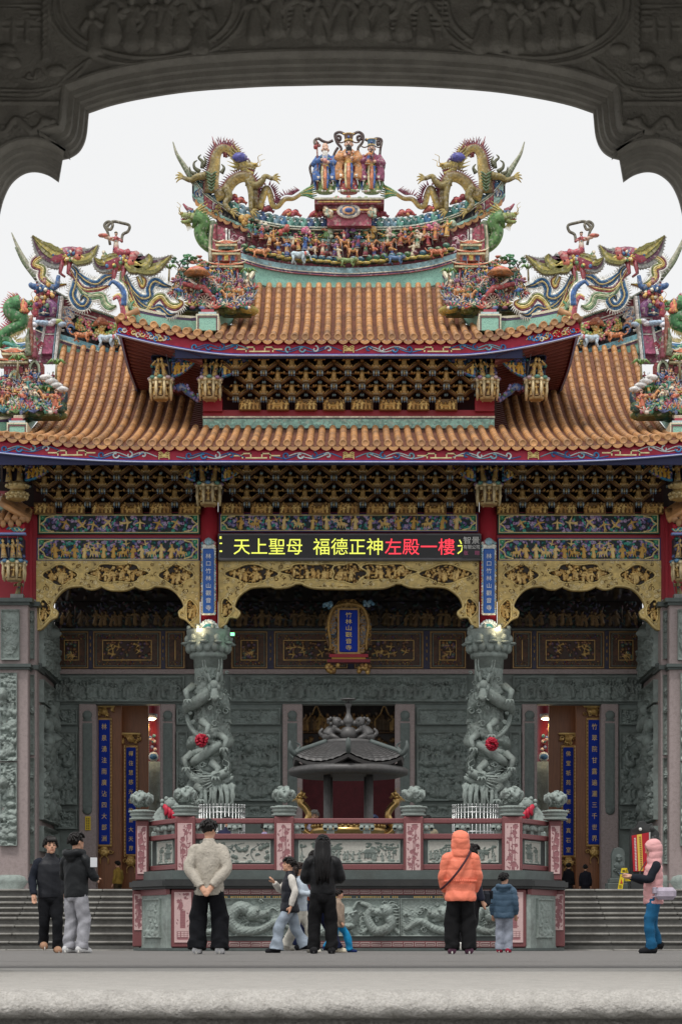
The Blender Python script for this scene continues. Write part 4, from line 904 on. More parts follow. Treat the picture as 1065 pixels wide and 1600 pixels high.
# ---------------------------------------------------------------- porch wall
PARTS = []
def part(b, name, mt, mirror=True, parent=None, **kw):
    o = b.build(name, mt, parent or hall, **kw)
    if mirror and (parent is None or parent is hall): PARTS.append(o)
    return o
def PB(*a): q = MB(); bx(q, *a); return q
part(PB(84, 1098, 123, 1392, YB, .3), 'wall_panel', M['stone']); part(PB(274, 1098, 441, 1392, YB, .3), 'wall_panel', M['stone'])
part(PB(80, 1053, 1009, 1100.5, YB-.04, .35), 'stone_lintel', M['stone'], False)
part(PB(80, 1046, 1009, 1053, YB-.12, .4), 'stone_ledge', M['pink'], False)
for x0, x1 in ((123, 150), (250, 274), (441, 472)):
    q = MB(); bxp(q, x0, 1100, x1, 1392, YB-.1, .45, None, .02); j = part(q, 'door_jamb', M['pink'])
    xc = (x0+x1)/2; wd = min(15, (x1-x0)*.62)
    q = MB(); bxp(q, xc-wd/2, 1130, xc+wd/2, 1263, YB-.13, .03, None, .01); bxp(q, xc-wd/2+2, 1133, xc+wd/2-2, 1260, YB-.14, .03, None, .008)
    r = Rel(xc-8, 1110, xc+8, 1128, YB-.1, .9); r.ell(xc, 1118, 8, 8, 5); r.flower(xc, 1119, 6); r.cap(xc-6, 1126, xc+6, 1126, 2); r.mask = r.H > .3; r.mb(q, 1)
    r = Rel(xc-8, 1262, xc+8, 1276, YB-.1, .9); r.ell(xc, 1266, 8, 8, 5); r.cap(xc-6, 1264, xc+6, 1264, 2); r.mask = r.H > .3; r.mb(q, 1)
    for i in range(11): # carved characters, read as raised strokes at this size
        for k in range(4):
            a, b2 = xc-R.uniform(-3, 3), 1138+i*11.2+R.uniform(0, 6); bx(q, a-2.2, b2, a+2.2, b2+.9, YB-.146-.002*k, .01) if k % 2 else bx(q, a-.5, b2-2, a+.5, b2+3, YB-.147-.002*k, .01)
    q.build('carved_couplet', M['dstone2'], j)
def relpanel(x0, y0, x1, y1, Y, kind, fr=2.5):
    r = Rel(x0, y0, x1, y1, Y, .8); w_, h_ = x1-x0, y1-y0
    if kind == 'frieze':
        for i in range(int(w_/7.2)): r.fig(x0+4+(w_-8)*(i+R.random())/(w_/7.2), y1-3-R.uniform(0, 5), R.uniform(22, 31))
        for i in range(int(w_/40)): r.beast(R.uniform(x0+12, x1-12), y1-3, 22, R.choice((-1, 1)), None, None, True)
        for i in range(int(w_/30)): r.tree(R.uniform(x0, x1), y1-4, 34); r.cloud(R.uniform(x0, x1), y0+7, 3.5)
        r.rocks(int(w_/4), 2, 4.5, y1-6, y1+1)
    elif kind == 'small':
        for i in range(3): r.flower(R.uniform(x0+6, x1-6), R.uniform(y0+6, y1-6), R.uniform(4, 7))
        r.beast((x0+x1)/2, y1-5, min(20, w_*.4), 1)
        for i in range(8): r.cloud(R.uniform(x0, x1), R.uniform(y0+3, y1-3), 3.4)
    else:
        r.rocks(int(w_*h_/160), 3, 7, y0+h_*.4, y1); 
        for i in range(int(w_/9)): r.fig(x0+5+(w_-10)*(i+.5+R.uniform(-.3, .3))/(w_/9), y0+h_*R.uniform(.42, .5), R.uniform(24, 32)); r.fig(x0+5+(w_-10)*(i+.5+R.uniform(-.3, .3))/(w_/9), y1-R.uniform(4, 14), R.uniform(28, 40))
        for i in range(max(2, int(w_/25))): r.tree(R.uniform(x0+6, x1-6), y0+h_*.3, h_*.3); r.cloud(R.uniform(x0+6, x1-6), R.uniform(y0+6, y0+h_*.25), 5)
        r.house((x0+x1)/2+R.uniform(-8, 8), y0+h_*.3, w_*.5, h_*.18); r.ell((x0+x1)/2-8, y0+h_*.25, 8, 10, 9); r.fig((x0+x1)/2-8, y0+h_*.36, 36)
    r.H = np.minimum(r.H, 9)*2.1; r.rough(.6, .7); r.frame(x0, y0, x1, y1, fr, 5); r.frame(x0, y0, x1, y1, fr*.45, 6.5); return r
for a in ((88, 1057, 288, 1097),): part(relpanel(*a, YB-.05, 'frieze').mb(None, 2), 'stone_frieze', M['shaded_relief'])
part(relpanel(360, 1057, 729, 1097, YB-.05, 'frieze').mb(None, 2), 'stone_frieze', M['shaded_relief'], False)
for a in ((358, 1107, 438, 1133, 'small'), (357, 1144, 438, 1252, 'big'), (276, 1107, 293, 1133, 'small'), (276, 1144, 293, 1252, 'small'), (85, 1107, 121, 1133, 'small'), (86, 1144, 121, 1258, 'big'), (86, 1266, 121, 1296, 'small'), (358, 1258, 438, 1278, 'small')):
    part(relpanel(*a[:4], YB-.03, a[4]).mb(None, 2), 'carved_panel', M['shaded_relief'])
# painted timber band above the ledge
def timber(x0, x1, mirror):
    q = PB(x0, 984, x1, 1046.5, YB-.02, .2); o = part(q, 'timber_panel', M['panelwood'], mirror)
    q = MB(); w_ = x1-x0; cells = [(0, .16), (.18, .5), (.52, .82), (.84, 1)] if w_ > 300 else [(0, .27), (.29, .82), (.84, 1.0)]
    for a, e in cells:
        a, e = x0+w_*a+2, x0+w_*e-2
        for c0, c1, t, cc in ((a, e, 1.1, 'b08a48'), (a+4, e-4, .7, '6a7f74'), (a+14, e-14, 1.2, 'c0984e')):
            yi = (987, 1044, 4) if cc == 'b08a48' else ((990, 1041, 4) if cc[0] == '6' else (1000, 1032, 0))
            for rc in ((c0, yi[0], c1, yi[0]+t), (c0, yi[1]-t, c1, yi[1]), (c0, yi[0]+t, c0+t, yi[1]-t), (c1-t, yi[0]+t, c1, yi[1]-t)): bx(q, *rc, YB-.05, .03, cc)
        r = Rel(a+15, 1001, e-15, 1031, YB-.03, .8, '3a2416')
        for i in range(int((e-a)/2.2)): r.flower(R.uniform(a+16, e-16), R.uniform(1003, 1029), R.uniform(1.5, 3), R.choice(['5f4a6e', '3f6a5e', '7a4a3a', '6a4a2a', '8a5a2a']), 'b08a48')
        for i in range(max(1, int((e-a)/15))): r.bird(R.uniform(a+22, e-22), R.uniform(1008, 1026), 10, R.uniform(-.6, .6), 'c8a052')
        r.mb(q, 1)
        for i in range(int((e-a)*.9)): 
            X, Z = P(R.uniform(a+5, e-5), R.choice((R.uniform(991, 999), R.uniform(1033, 1040))), YB); ball(q, (X, YB-.03, Z), R.uniform(.01, .024), R.choice(['b08a48', '3f6a5a', '8a3a35', '5a4a7a', 'a07a40']), 5, 4)
    for a, e in zip(cells[:-1], cells[1:]): bx(q, x0+w_*a[1]-1, 985, x0+w_*e[0]+1, 1045.5, YB-.055, .05, '2e2c44'); X = x0+w_*(a[1]+e[0])/2; [ball(q, (P(X, 0, YB)[0], YB-.06, P(0, y, YB)[1]), (.02, .015, .05), 'a8844a', 5, 4) for y in (997, 1008, 1018, 1030)]
    q.build('gilt_painting', M['gold'], o)
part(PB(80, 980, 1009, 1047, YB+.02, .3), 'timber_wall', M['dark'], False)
timber(84, 290, True); timber(360, 729, False)
def innerfrieze(x0, x1, mirror):
    r = Rel(x0, 940, x1, 982, YB-.05, .85, '17120f')
    r.leaves(int((x1-x0)*.9), 2, 4.5, ['26403a', '33304a', '1f2a38', '4a2f35', '233c3a'])
    for i in range(int((x1-x0)/9)): r.fig(x0+5+(x1-x0-10)*(i+R.random())/((x1-x0)/9), 979-R.uniform(0, 3), R.uniform(18, 27), R.choice(['6f5530', '57431f', '7a5f34']), '4a3822')
    part(r.mb(None, 3), 'inner_frieze', M['gold'], mirror); part(PB(x0, 982, x1, 985, YB-.1, .1), 'inner_rail', M['dstone'], mirror)
innerfrieze(86, 300, True); innerfrieze(352, 737, False)
r = Rel(84, 868, 1005, 940, YB, 1.6, '140e0c'); r.leaves(700, 3, 6, ['1e2c2a', '241c2c', '2c1c18', '33260f'], 4)
for i in range(60): r.fig(R.uniform(86, 1003), R.uniform(905, 936), 26, '33280f', '221c12')
part(r.mb(None, 3), 'upper_carving', M['paint'], False)
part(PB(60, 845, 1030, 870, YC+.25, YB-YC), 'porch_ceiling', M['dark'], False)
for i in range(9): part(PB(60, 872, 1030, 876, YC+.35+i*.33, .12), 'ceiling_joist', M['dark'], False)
for x in (314, 345): part(PB(x-6, 862, x+6, 872, YC+.3, YB-YC-.4), 'tie_beam', M['red'])
# doors -------------------------------------------------------------------------
def dleaf(x0, x1, Y, ytop=1098): q = MB(); bxp(q, x0, ytop, x1, 1392, Y, .09, None, .02); return q
part(dleaf(146, 190, YB+.45), 'door_leaf', M['wood']); part(dleaf(188, 232, YB+1.1, 1096), 'door_leaf', M['wood'])
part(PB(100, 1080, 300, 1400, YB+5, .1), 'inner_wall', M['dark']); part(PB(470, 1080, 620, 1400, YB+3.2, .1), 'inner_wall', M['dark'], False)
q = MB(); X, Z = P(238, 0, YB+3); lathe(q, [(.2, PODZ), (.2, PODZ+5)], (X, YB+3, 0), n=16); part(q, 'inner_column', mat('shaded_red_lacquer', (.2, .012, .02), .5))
q = MB(); lathe(q, [(.3, PODZ), (.32, PODZ+1.8), (.2, PODZ+2.2), (.3, PODZ+2.8), (.36, PODZ+3.2), (.32, PODZ+3.5)], (X, YB+2.9, 0), n=14)
for i in range(14): ball(q, (X+.3*math.sin(i*2.4), YB+2.7, PODZ+.3+i*.2), .1, None, 6, 4)
part(q, 'column_base', M['relief'])
q = MB(); X, Z = P(240, 1183, YB+2.7); ball(q, (X, YB+2.66, Z), (.13, .05, .13), 'd8d8d0', 8, 5); ball(q, (X, YB+2.6, Z), (.1, .03, .08), '2a6a9a', 8, 5)
for i in range(9): ball(q, (X+R.uniform(-.12, .12), YB+2.66, Z+R.uniform(.15, .7)), .05, R.choice(['3a5a9a', 'c8b0a0', '9a3a4a', '4a8a8a']), 5, 4)
part(q, 'wave_ornament', M['ceramic'])['kind'] = 'stuff'
r = Rel(225, 1130, 233, 1180, YB+2.2, .8, '3a2008'); 
for i in range(14): r.flower(229, 1132+i*3.5, 4, 'c09038', 'd8b050')
part(r.mb(None, 3), 'gilt_strip', M['gold'])
r = Rel(472, 1096, 619, 1290, YB+2.2, 1.1, '170a08')
for yy in (1144, 1184): r.rect(472, yy, 619, yy+2, 2, '5a3c1c')
for i in range(26): r.fig(475+i*5.7, 1142, R.uniform(22, 30), R.choice(['7a5624', '4a3418', '94702f']), '3a2410')
for i in range(30): r.flower(R.uniform(474, 617), R.uniform(1150, 1182), R.uniform(3, 6), R.choice(['5a3f1a', '6a4a20']), '8a6a30')
for x in (494, 600): r.curve([(x-13, 1142), (x-14, 1126), (x-6, 1116), (x, 1104), (x+6, 1116), (x+14, 1126), (x+13, 1142)], 1, None, 1.4, 2, '9a7434')
for i in range(40): r.flower(R.uniform(474, 617), R.uniform(1190, 1285), R.uniform(3, 6), R.choice(['3c1214', '2c1010', '47251a']), '6a4a24')
part(r.mb(None, 3), 'altar_screen', M['gold'], False)
part(PB(470, 1200, 621, 1290, YB+2.1, .05), 'red_altar_cloth', mat('altar_cloth', (.1, .012, .018), .7, var=.35, scale=5), False)
# ---------------------------------------------------------------- wing walls and piers
XW = P(57, 0, YC)[0]
def sideface(x0, x1, y0, y1, fn, name, mt, Xp):
    """relief that faces inwards (+x) on the wing wall; built flat then turned"""
    t = MB(); fn(t); q = MB(); q.merge(t, Matrix.Translation((Xp, YC, 0))@Matrix.Rotation(PI/2, 4, 'Z')@Matrix.Translation((0, -YC, 0))); return part(q, name, mt)
def wingrel(t):
    w_ = (YB-YC-.3)*S(YC); x0 = CX+14
    r_=0
    for (ya, yb, kind) in ((955, 1040, 'big'), (1060, 1096, 'small'), (1100, 1280, 'big'), (1290, 1330, 'small')):
        r = relpanel(x0, ya, x0+w_, yb, YC, kind); r.H *= 1.3; r.mb(t, 2)
    for i in range(40): ball(t, (P(R.uniform(x0+20, x0+w_-20), 0, YC)[0], YC-.1, P(0, R.uniform(1090, 1270), YC)[1]), R.uniform(.08, .2), None, 7, 5)
q = MB(); q.add(*box(XW-.6, YC-.1, PODZ, XW, YB+.2, P(0, 938, YC)[1])); part(q, 'wing_wall', M['pink'])
sideface(0, 0, 0, 0, wingrel, 'wing_carving', M['shaded_relief'], XW+.02)
for py, ex in ((1040, .1), (938, .12), (1362, .1)): q = MB(); q.add(*box(XW-.02, YC, P(0, py+5, YC)[1], XW+ex, YB-.1, P(0, py-4, YC)[1])); part(q, 'wing_cornice', M['dstone'])
YP = 50.7
def pier():
    q = MB(); bxp(q, -40, 944, 44, 1392, YP, 1.0, None, .02); o = part(q, 'stone_pier', M['pink'])
    q = MB(); bxp(q, 43, 948, 57, 1392, YP+.35, 1.0, None, .02); part(q, 'pilaster', M['pink'])
    for a in ((-42, 934, 50, 940, YP-.18, 1.3), (-42, 940, 46, 945, YP-.1, 1.2), (44, 940, 62, 947, YP+.2, 1.2), (-42, 1037, 48, 1042, YP-.14, 1.2), (-42, 1042, 46, 1046, YP-.07, 1.2), (46, 1039, 60, 1046, YP+.25, 1.1)): part(PB(*a), 'pier_cornice', M['dstone'])
    for a, kind in (((2, 953, 31, 1032), 'small'), ((0, 1052, 27, 1190), 'big'), ((0, 1192, 27, 1322), 'big')):
        part(relpanel(*a, YP-.01, kind, 1.6).mb(None, 2), 'pier_carving', M['relief'])
    for a in ((45.5, 955, 54, 1030), (45.5, 1055, 54, 1180), (45.5, 1185, 54, 1350)): part(relpanel(*a, YP+.34, 'small', 1).mb(None, 2), 'pilaster_carving', M['relief'])
    q = MB()
    for x, rr in ((16, 30), (50, 15)):
        X, Z = P(x, 1375, YP); r_ = rr/S(YP); lathe(q, [(r_*.9, PODZ), (r_, PODZ+.06), (r_*.8, PODZ+.12), (r_*1.0, PODZ+.26), (r_*.85, PODZ+.38), (r_*.6, PODZ+.42)], (X, YP+.1+.3*(x > 30), 0), n=18, sy=.6)
    part(q, 'pier_foot', M['relief'])
pier()
# red timbers and small side porch above the piers
q = MB(); bx(q, 36, 792, 58, 938, YC-.05, .5); part(q, 'red_post', M['red'])
q = MB(); bx(q, -40, 838, 36, 934, YC+.35, .3); part(q, 'red_wall', M['red'])
q = MB(); bx(q, 46, 800, 50, 936, YC-.09, .1); part(q, 'post_fillet', M['red'])
q = MB(); X, Z = P(26, 0, YP)
for i in range(1): fig3(q, (X, YP+.1, P(0, 932, YP)[1]), .42, 0, '8a7a4a', '6a5a3a'); bx(q, 16, 928, 36, 935, YP+.0, .25, '8b8f8c')
part(q, 'guardian_figure', M['gold'])
def minieave():
    Yv = 50.0; q = MB()
    rolls = [(-12, 812), (-1, 812.5), (11, 812.5), (23, 811), (35, 812)]
    def one(f, nm='side_eave_tile'): q = MB(); f(q); part(q, nm, M['tile'])
    for x, y in rolls: X, Z = P(x, y, Yv); one(lambda q: tube(q, [(X, Yv, Z), (X, Yv+.8, Z+.35)], .075, None, 10))
    for i in range(8):
        t = i/7; X0, Z0 = P(40+t*3.5-1, 815-t*14, Yv+.1+t*1.0); one(lambda q: tube(q, [(X0+.1, Yv+.1+t*1.0, Z0+.02), (X0-.55, Yv+.1+t*1.0, Z0+.42)], .07, None, 9))
    for x, y in rolls[:-1]:
        X, Z = P(x+6, y+6, Yv); one(lambda q: tube(q, [(X, Yv-.02, Z), (X, Yv+.03, Z)], .085, None, 10, flat=.75), 'side_drip_tile')
    q = MB(); bx(q, -40, 779, 26, 808, Yv+.75, .6, '93c4b4'); bx(q, -40, 775, 28, 780, Yv+.7, .7, 'e5dcc0'); bx(q, -40, 767, 20, 775, Yv+.8, .5, 'a8434f')
    bx(q, 24, 779, 27, 810, Yv+.72, .1, '7a2f3f'); part(q, 'ridge_box', M['ceramic'])
    q = MB(); bx(q, -40, 819, 38, 832, Yv+.12, .1, 'b02a3c'); bx(q, -40, 832, 40, 835, Yv+.1, .15, '7f8fc0')
    for i in range(6): X, Z = P(-10+R.uniform(0, 44), 826, Yv); tube(q, spl([(X-.12, Yv+.1, Z), (X-.04, Yv+.1, Z+.05), (X+.05, Yv+.1, Z-.04), (X+.12, Yv+.1, Z+.02)], 3), .014, R.choice(['4a7fc0', 'e0c98c', '3f9aa8']), 5)
    part(q, 'side_fascia', M['paint'])
minieave()
q = MB(); bx(q, -120, 700, 58, 840, YC+.6, .3); part(q, 'side_hall_wall', M['dark'])
def lantern(xc, y0, y1, wd, Y, kind=0, name='carved_lantern'):
    """gilded hanging lantern with pierced sides and tassels"""
    q = MB(); X, _ = P(xc, 0, Y); k = 1/S(Y); z = lambda t: P(0, y0+(y1-y0)*t, Y)[1]; r_ = wd/2*k
    if kind == 0:
        lathe(q, [(r_*.7, z(1), 'b89a5e'), (r_*.78, z(.9), 'cdb27a'), (r_*.7, z(.85), '6a4a28'), (r_*.8, z(.2), '6a4a28'), (r_*.95, z(.15), 'd8c08a'), (r_*1.1, z(.08), 'cdb27a'), (r_*1.05, z(0), '5a7a90'), (r_*.6, z(-.08), '7a5a8a')], (X, Y, 0), n=8, smooth=False, ph=PI/8)
        for i in range(8):
            a = i*2*PI/8+PI/8; c = lambda rr, zz: (X+r_*rr*math.cos(a), Y+r_*rr*math.sin(a), zz)
            tube(q, [c(1.0, z(.12)), c(1.02, z(.6)), c(1.0, z(.98))], [.035, .04, .02], 'd9c391', 6); ball(q, c(1.05, z(.1)), .05, 'e5d4a8', 6, 4)
            a2 = a+PI/8; d = lambda rr, zz: (X+r_*rr*math.cos(a2), Y+r_*rr*math.sin(a2), zz)
            fig3(q, np.array(d(.74, z(.84))), (z(.3)-z(.84)), 0, 'cda85c', 'b08a44', 'd8b870', 'cda85c')
            for e in range(3): ball(q, d(.82, z(.22+.03*e)), (.06, .06, .025), 'd9c391', 5, 4)
            ball(q, d(1.02, z(0.0)), (.07, .06, .05), R.choice(['5a8ab0', 'b08ab0', '6aa090', 'c8b0b8']), 6, 4)
    else:
        lathe(q, [(r_*.25, z(1), 'c9a85e'), (r_*.7, z(.92), 'b8924a'), (r_*.98, z(.65), 'd8bd7c'), (r_*.92, z(.5), 'c9a85e'), (r_*.6, z(.4), '9a7434'), (r_*.75, z(.32), 'd8bd7c'), (r_, z(.15), 'd8bd7c'), (r_*.8, z(0), 'b8924a')], (X, Y, 0), n=18)
        for j in range(3):
            for i in range(12):
                a = (i+.5*(j % 2))*2*PI/12; rr = (.9, .98, 1.0)[j]; zz = (.8, .62, .18)[j]; ball(q, (X+r_*rr*math.cos(a), Y+r_*rr*math.sin(a), z(zz)), (r_*.2, r_*.2, r_*.17), 'dcc488', 6, 4)
    o = part(q, name, M['gold']); return o
def wingpanel(xa, xb, y0, y1, Y, flip=False):
    """bracket-shaped painted carving with gilt figures, hanging next to a post"""
    r = Rel(min(xa, xb), y0, max(xa, xb), y1, Y, .7, '23304a'); w_ = abs(xb-xa); h_ = y1-y0
    r.leaves(int(w_*h_/9), 1.6, 3.5, ['3a6a8a', '5a4a7a', '3f7f74', '8a7aa0', '2f4f7f', '6a8fa8'], 2)
    for i in range(int(w_/7.5)): r.fig(r.x0+3+(w_-6)*(i+.5)/(w_/7.5), y1-4-R.uniform(0, 2)-(h_*.3*abs((i+.5)/(w_/7.5)-(1 if xb < xa else 0))**2), h_*R.uniform(.42, .55), R.choice(['d2ab58', 'c79a48', 'e0bf74']), 'a87a34', 2)
    t = (r.X-xa)/(xb-xa); low = y0+h_*(1-.78*np.clip(t, 0, 1)**1.7); r.mask = r.Yg < low
    for i in range(24):
        u = i/23; r.ell(xa+(xb-xa)*u, y0+h_*(1-.78*u**1.7)-1.2, 2, 1.6, 4, 0, R.choice(['4a8fc0', '8a7ab8', '5aa0b0']))
    return part(r.mb(None, 5), 'bracket_carving', M['paint'])
# ---------------------------------------------------------------- brackets under the eaves
def bracket_mesh():
    q = MB()      # origin at the middle of the block, photo scale 68 px/m
    k = 1/66.
    bxb(q, -5*k, -.10, -5*k, 5*k, .10, 2*k, '6b5030', .02); bxb(q, -6.2*k, -.12, 2*k, 6.2*k, .12, 4.5*k, '8f713f', .015)
    for i in (-1, 0, 1): ball(q, (i*3.6*k, -.125, -4*k), (1.7*k, .03, 3.4*k), '9fb0b4' if i else 'b9a26a', 6, 4); ball(q, (i*3.6*k, -.12, -8*k), (1*k, .02, 1.6*k), '5f7f98', 5, 4)
    for s_ in (-1, 1):
        tube(q, [(s_*3*k, -.02, 0), (s_*9*k, .0, 6*k), (s_*15*k, .03, 11*k), (s_*22.5*k, .08, 15.5*k)], [.04, .055, .06, .05], '6f4c24', 7)
        tube(q, [(s_*4*k, -.07, 2*k), (s_*9*k, -.055, 7.5*k), (s_*17*k, -.03, 14*k)], .014, 'b8904a', 5); ball(q, (s_*20.5*k, 0, 16*k), (2.6*k, .07, 2.2*k), '8f6a34', 6, 5)
    q1 = MB(); fig3(q1, (0, 0, 0), 19*k, 0, 'b98f48', 'd0a85c', 'd0ac6c', 'b98f48', rng=random.Random(3)); q.merge(q1, Matrix.Translation((0, -.08, 4*k))@Matrix.Diagonal((1.75, 1.3, 1, 1)))
    for i in (-1, 1): ball(q, (i*5*k, -.1, 6.5*k), (2*k, .05, 2.4*k), 'c09a52', 6, 4)
    bxb(q, -1.2*k, .02, 4*k, 1.2*k, .9, 22*k, '3a1c14', .01)
    for s_ in (-1, 1):
        bxb(q, min(s_*5*k, s_*12*k), .06, -3*k, max(s_*5*k, s_*12*k), .14, -.5*k, '5f3f1e', .01); ball(q, (s_*11.5*k, .04, -1*k), (2.2*k, .06, 2.6*k), 'a98040', 6, 4); bxb(q, s_*22.5*k-1.5*k, .1, 4*k, s_*22.5*k+1.5*k, .2, 14*k, '4f2c1a', .01); ball(q, (s_*22.5*k, .08, 5*k), (2*k, .05, 2.4*k), '7f9aa0', 6, 4)
    m = q.mesh('bracket'); m.materials.append(M['gold']); return m
brm = bracket_mesh()
blocks = []
for i in range(4):
    r = Rel(0, 0, 35, 18, 50, .75, '6f4f1f'); r.H[:] = 1
    for j in range(5): r.fig(4+j*6.6, 17, R.uniform(12, 16), R.choice(['d0a24c', 'b8883a', 'dfb863']), '8f6526', 1.5)
    if i % 2: r.beast(17, 17, 13, 1, 'c89a44', '8f6526', False, 2)
    for j in range(9): r.flower(R.uniform(2, 33), R.uniform(2, 8), R.uniform(2, 3.2), 'c09242', 'e0bd6c')
    r.H = np.minimum(r.H, 6); r.frame(0, 16.6, 35, 18, 1.4, 5, 'a87a34'); q = r.mb(None, 6); V = np.concatenate(q.V); c = V.mean(0)
    m = q.mesh('carved_block', (P(17.5, 0, 50)[0], 50, P(0, 18, 50)[1])); m.materials.append(M['gold']); blocks.append(m)
def brackets(parent, xs_a, yA, pit, x0, x1, Ys, blk):
    """three staggered tiers; blk = (y bottom, Y)"""
    for t, (py, Y) in enumerate(zip(yA, Ys)):
        x = xs_a+(pit/2 if t == 1 else 0); x -= pit*8
        while x < x1-4:
            if x > x0+4:
                X, Z = P(x, py, Y); link('bracket', brm, parent, (X, Y, Z), scale=(1*Y/51, 1, Y/51))
            x += pit
    x = xs_a+pit/2-pit*8; i = 0
    while x < x1-8:
        if x > x0+8:
            X, Z = P(x, blk[0], blk[1]); link('carved_block', blocks[i % 4], parent, (X, blk[1], Z), scale=(blk[1]/51, 1, blk[1]/51)); i += 1
        x += pit
BY = (YC-1.35, YC-.85, YC-.35)
for x0, x1, xa in ((345, 744, 521.5), (57, 309, 183), (780, 1032, 906)):
    q = MB(); bx(q, x0-4, 718, x1+4, 806, YC+.3, .1); o = q.build('bracket_backing', mat('umber_boards', (.05, .018, .015), .7, var=.4, scale=3), hall); brackets(o, xa, (743, 764, 785), 45.2, x0, x1, BY, (803, YC-.3))
# bottle-green joists the brackets hang from
for y, Y in ((726, YC-1.1), (746, YC-.6), (767, YC-.1)):
    part(PB(57, y-2, 1032, y+1.5, Y, .1), 'bracket_beam', M['dark'], False)
for i in range(48):
    x = 60+i*20.6
for xc in (326,):
    lantern(xc, 757, 790, 37, YC-1.1); wingpanel(305, 264, 717, 752, YC-1.2); wingpanel(346, 388, 717, 752, YC-1.2)
    q = MB(); X, Z = P(xc, 754, YC-1.1); bx(q, xc-15, 716, xc+15, 754, YC-1.0, .5, '2a2338')
    for dx in (-.13, .1): fig3(q, (X+dx, YC-1.1, Z), .46, 0, 'd2ab58', 'c79a48', 'e0bf74', 'c79a48')
    for i in range(16): ball(q, (X+R.uniform(-.22, .22), YC-1.06, Z+R.uniform(.0, .5)), R.uniform(.03, .05), R.choice(['3a6a8a', '5a4a7a', '3f7f74', '8a7aa0']), 5, 4)
    part(q, 'statue_niche', M['gold'])
lantern(27, 754, 784, 33, YC-1.2, 1, 'lotus_pendant'); lantern(22, 878, 908, 34, YP-.5)
wingpanel(39, 90, 718, 752, YC-1.25); wingpanel(0, -30, 718, 752, YC-1.25)
q = MB(); X, Z = P(22, 752, YC-1.2); bx(q, 4, 716, 36, 753, YC-1.05, .4, '2a2338')
for dx in (-.12, .12): fig3(q, (X+dx, YC-1.15, Z), .48, 0, 'd2ab58', 'c79a48', 'e0bf74', 'c79a48')
part(q, 'statue_niche', M['gold'])
q = MB(); X, Z = P(20, 872, YP-.4); bx(q, -4, 840, 36, 874, YP-.3, .4, '2c2a44')
for dx in (-.14, .06, .2): fig3(q, (X+dx-.05, YP-.42, Z), .42, 0, 'c2a060', 'c79a48', 'e0bf74', 'c79a48')
for i in range(14): ball(q, (X+R.uniform(-.3, .25), YP-.36, Z+R.uniform(-.05, .45)), R.uniform(.04, .06), R.choice(['3a6a8a', '5a6aa0', '3f7f74', '8a7aa0']), 5, 4)
part(q, 'statue_niche', M['gold'])
# painted friezes on the lintels -------------------------------------------------
part(PB(57, 800, 1033, 884, YC+.02, .25), 'red_lintel', M['red'], False)
LEAF = ['3f8f86', '2f6f74', '6a5a8f', '8f7fae', '2c5a4a', '4aa08f', '7a4a6a', '35507f', 'b39ac0']
def frieze(x0, y0, x1, y1, kind, mirror, edge):
    r = Rel(x0, y0, x1, y1, YC-.02, .72, '1c2a30'); w_, h_ = x1-x0, y1-y0
    for i in range(int(w_*h_/22)):
        if R.random() < .6: r.ell(R.uniform(x0, x1), R.uniform(y0, y1), R.uniform(1.8, 3.6), R.uniform(1.2, 2.2), R.uniform(1.4, 2.6), 0, R.choice(LEAF), R.uniform(0, PI))
        else: r.flower(R.uniform(x0, x1), R.uniform(y0, y1), R.uniform(2, 3.6), R.choice(['8f7fae', 'b39ac0', '6f5a8f', '4aa08f', 'c0a8c8']), '3f8f86')
    G = ['d8b878', 'c9a25c', 'e2c88e']
    if kind == 'birds':
        for i in range(int(w_/30)): r.bird(x0+26+(w_-52)*(i+.5+R.uniform(-.2, .2))/int(w_/30), (y0+y1)/2+R.uniform(-3, 3), R.uniform(13, 17), R.uniform(-2.6, .9), R.choice(G), 2)
    else:
        n = int(w_/(17 if kind == 'riders' else 24))
        for i in range(n):
            x = x0+22+(w_-44)*(i+.5)/n
            if i % 3 == 1: r.beast(x, y1-6, 15, R.choice((-1, 1)), R.choice(G), G[0], True, 1.5)
            else: r.fig(x, y1-5, R.uniform(19, 24), R.choice(G), G[1], 2)
        for i in range(n//3): r.bird(R.uniform(x0+20, x1-20), y0+9, 9, R.uniform(-2, 2), G[2], 2)
    for sg, xe in ((1, x0), (-1, x1)):
        r.curve([(xe+sg*4, (y0+y1)/2), (xe+sg*10, y0+h_*.36), (xe+sg*13, y0+h_*.2), (xe+sg*24, y0+4)], 1.1, None, 2, 2, 'e0cf98'); r.curve([(xe+sg*4, (y0+y1)/2), (xe+sg*10, y1-h_*.36), (xe+sg*13, y1-h_*.2), (xe+sg*24, y1-4)], 1.1, None, 2, 2, 'e0cf98')
        for yy in (y0+6, y1-6): r.flower(xe+sg*7, yy, 4.5, '3f8f6a', '8fc0a0', 1)
    r.frame(x0, y0, x1, y1, 2.6, 4.2, edge); r.frame(x0+2, y0+2, x1-2, y1-2, 1.1, 4.6, 'dccb96')
    return part(r.mb(None, 3), 'painted_frieze', M['paint'], mirror)
frieze(60, 803, 312, 835, 'birds', True, '27503f'); frieze(58, 841, 312, 877, 'riders', True, '2a4070'); frieze(343, 803, 746, 832, 'mix', False, '40356a')
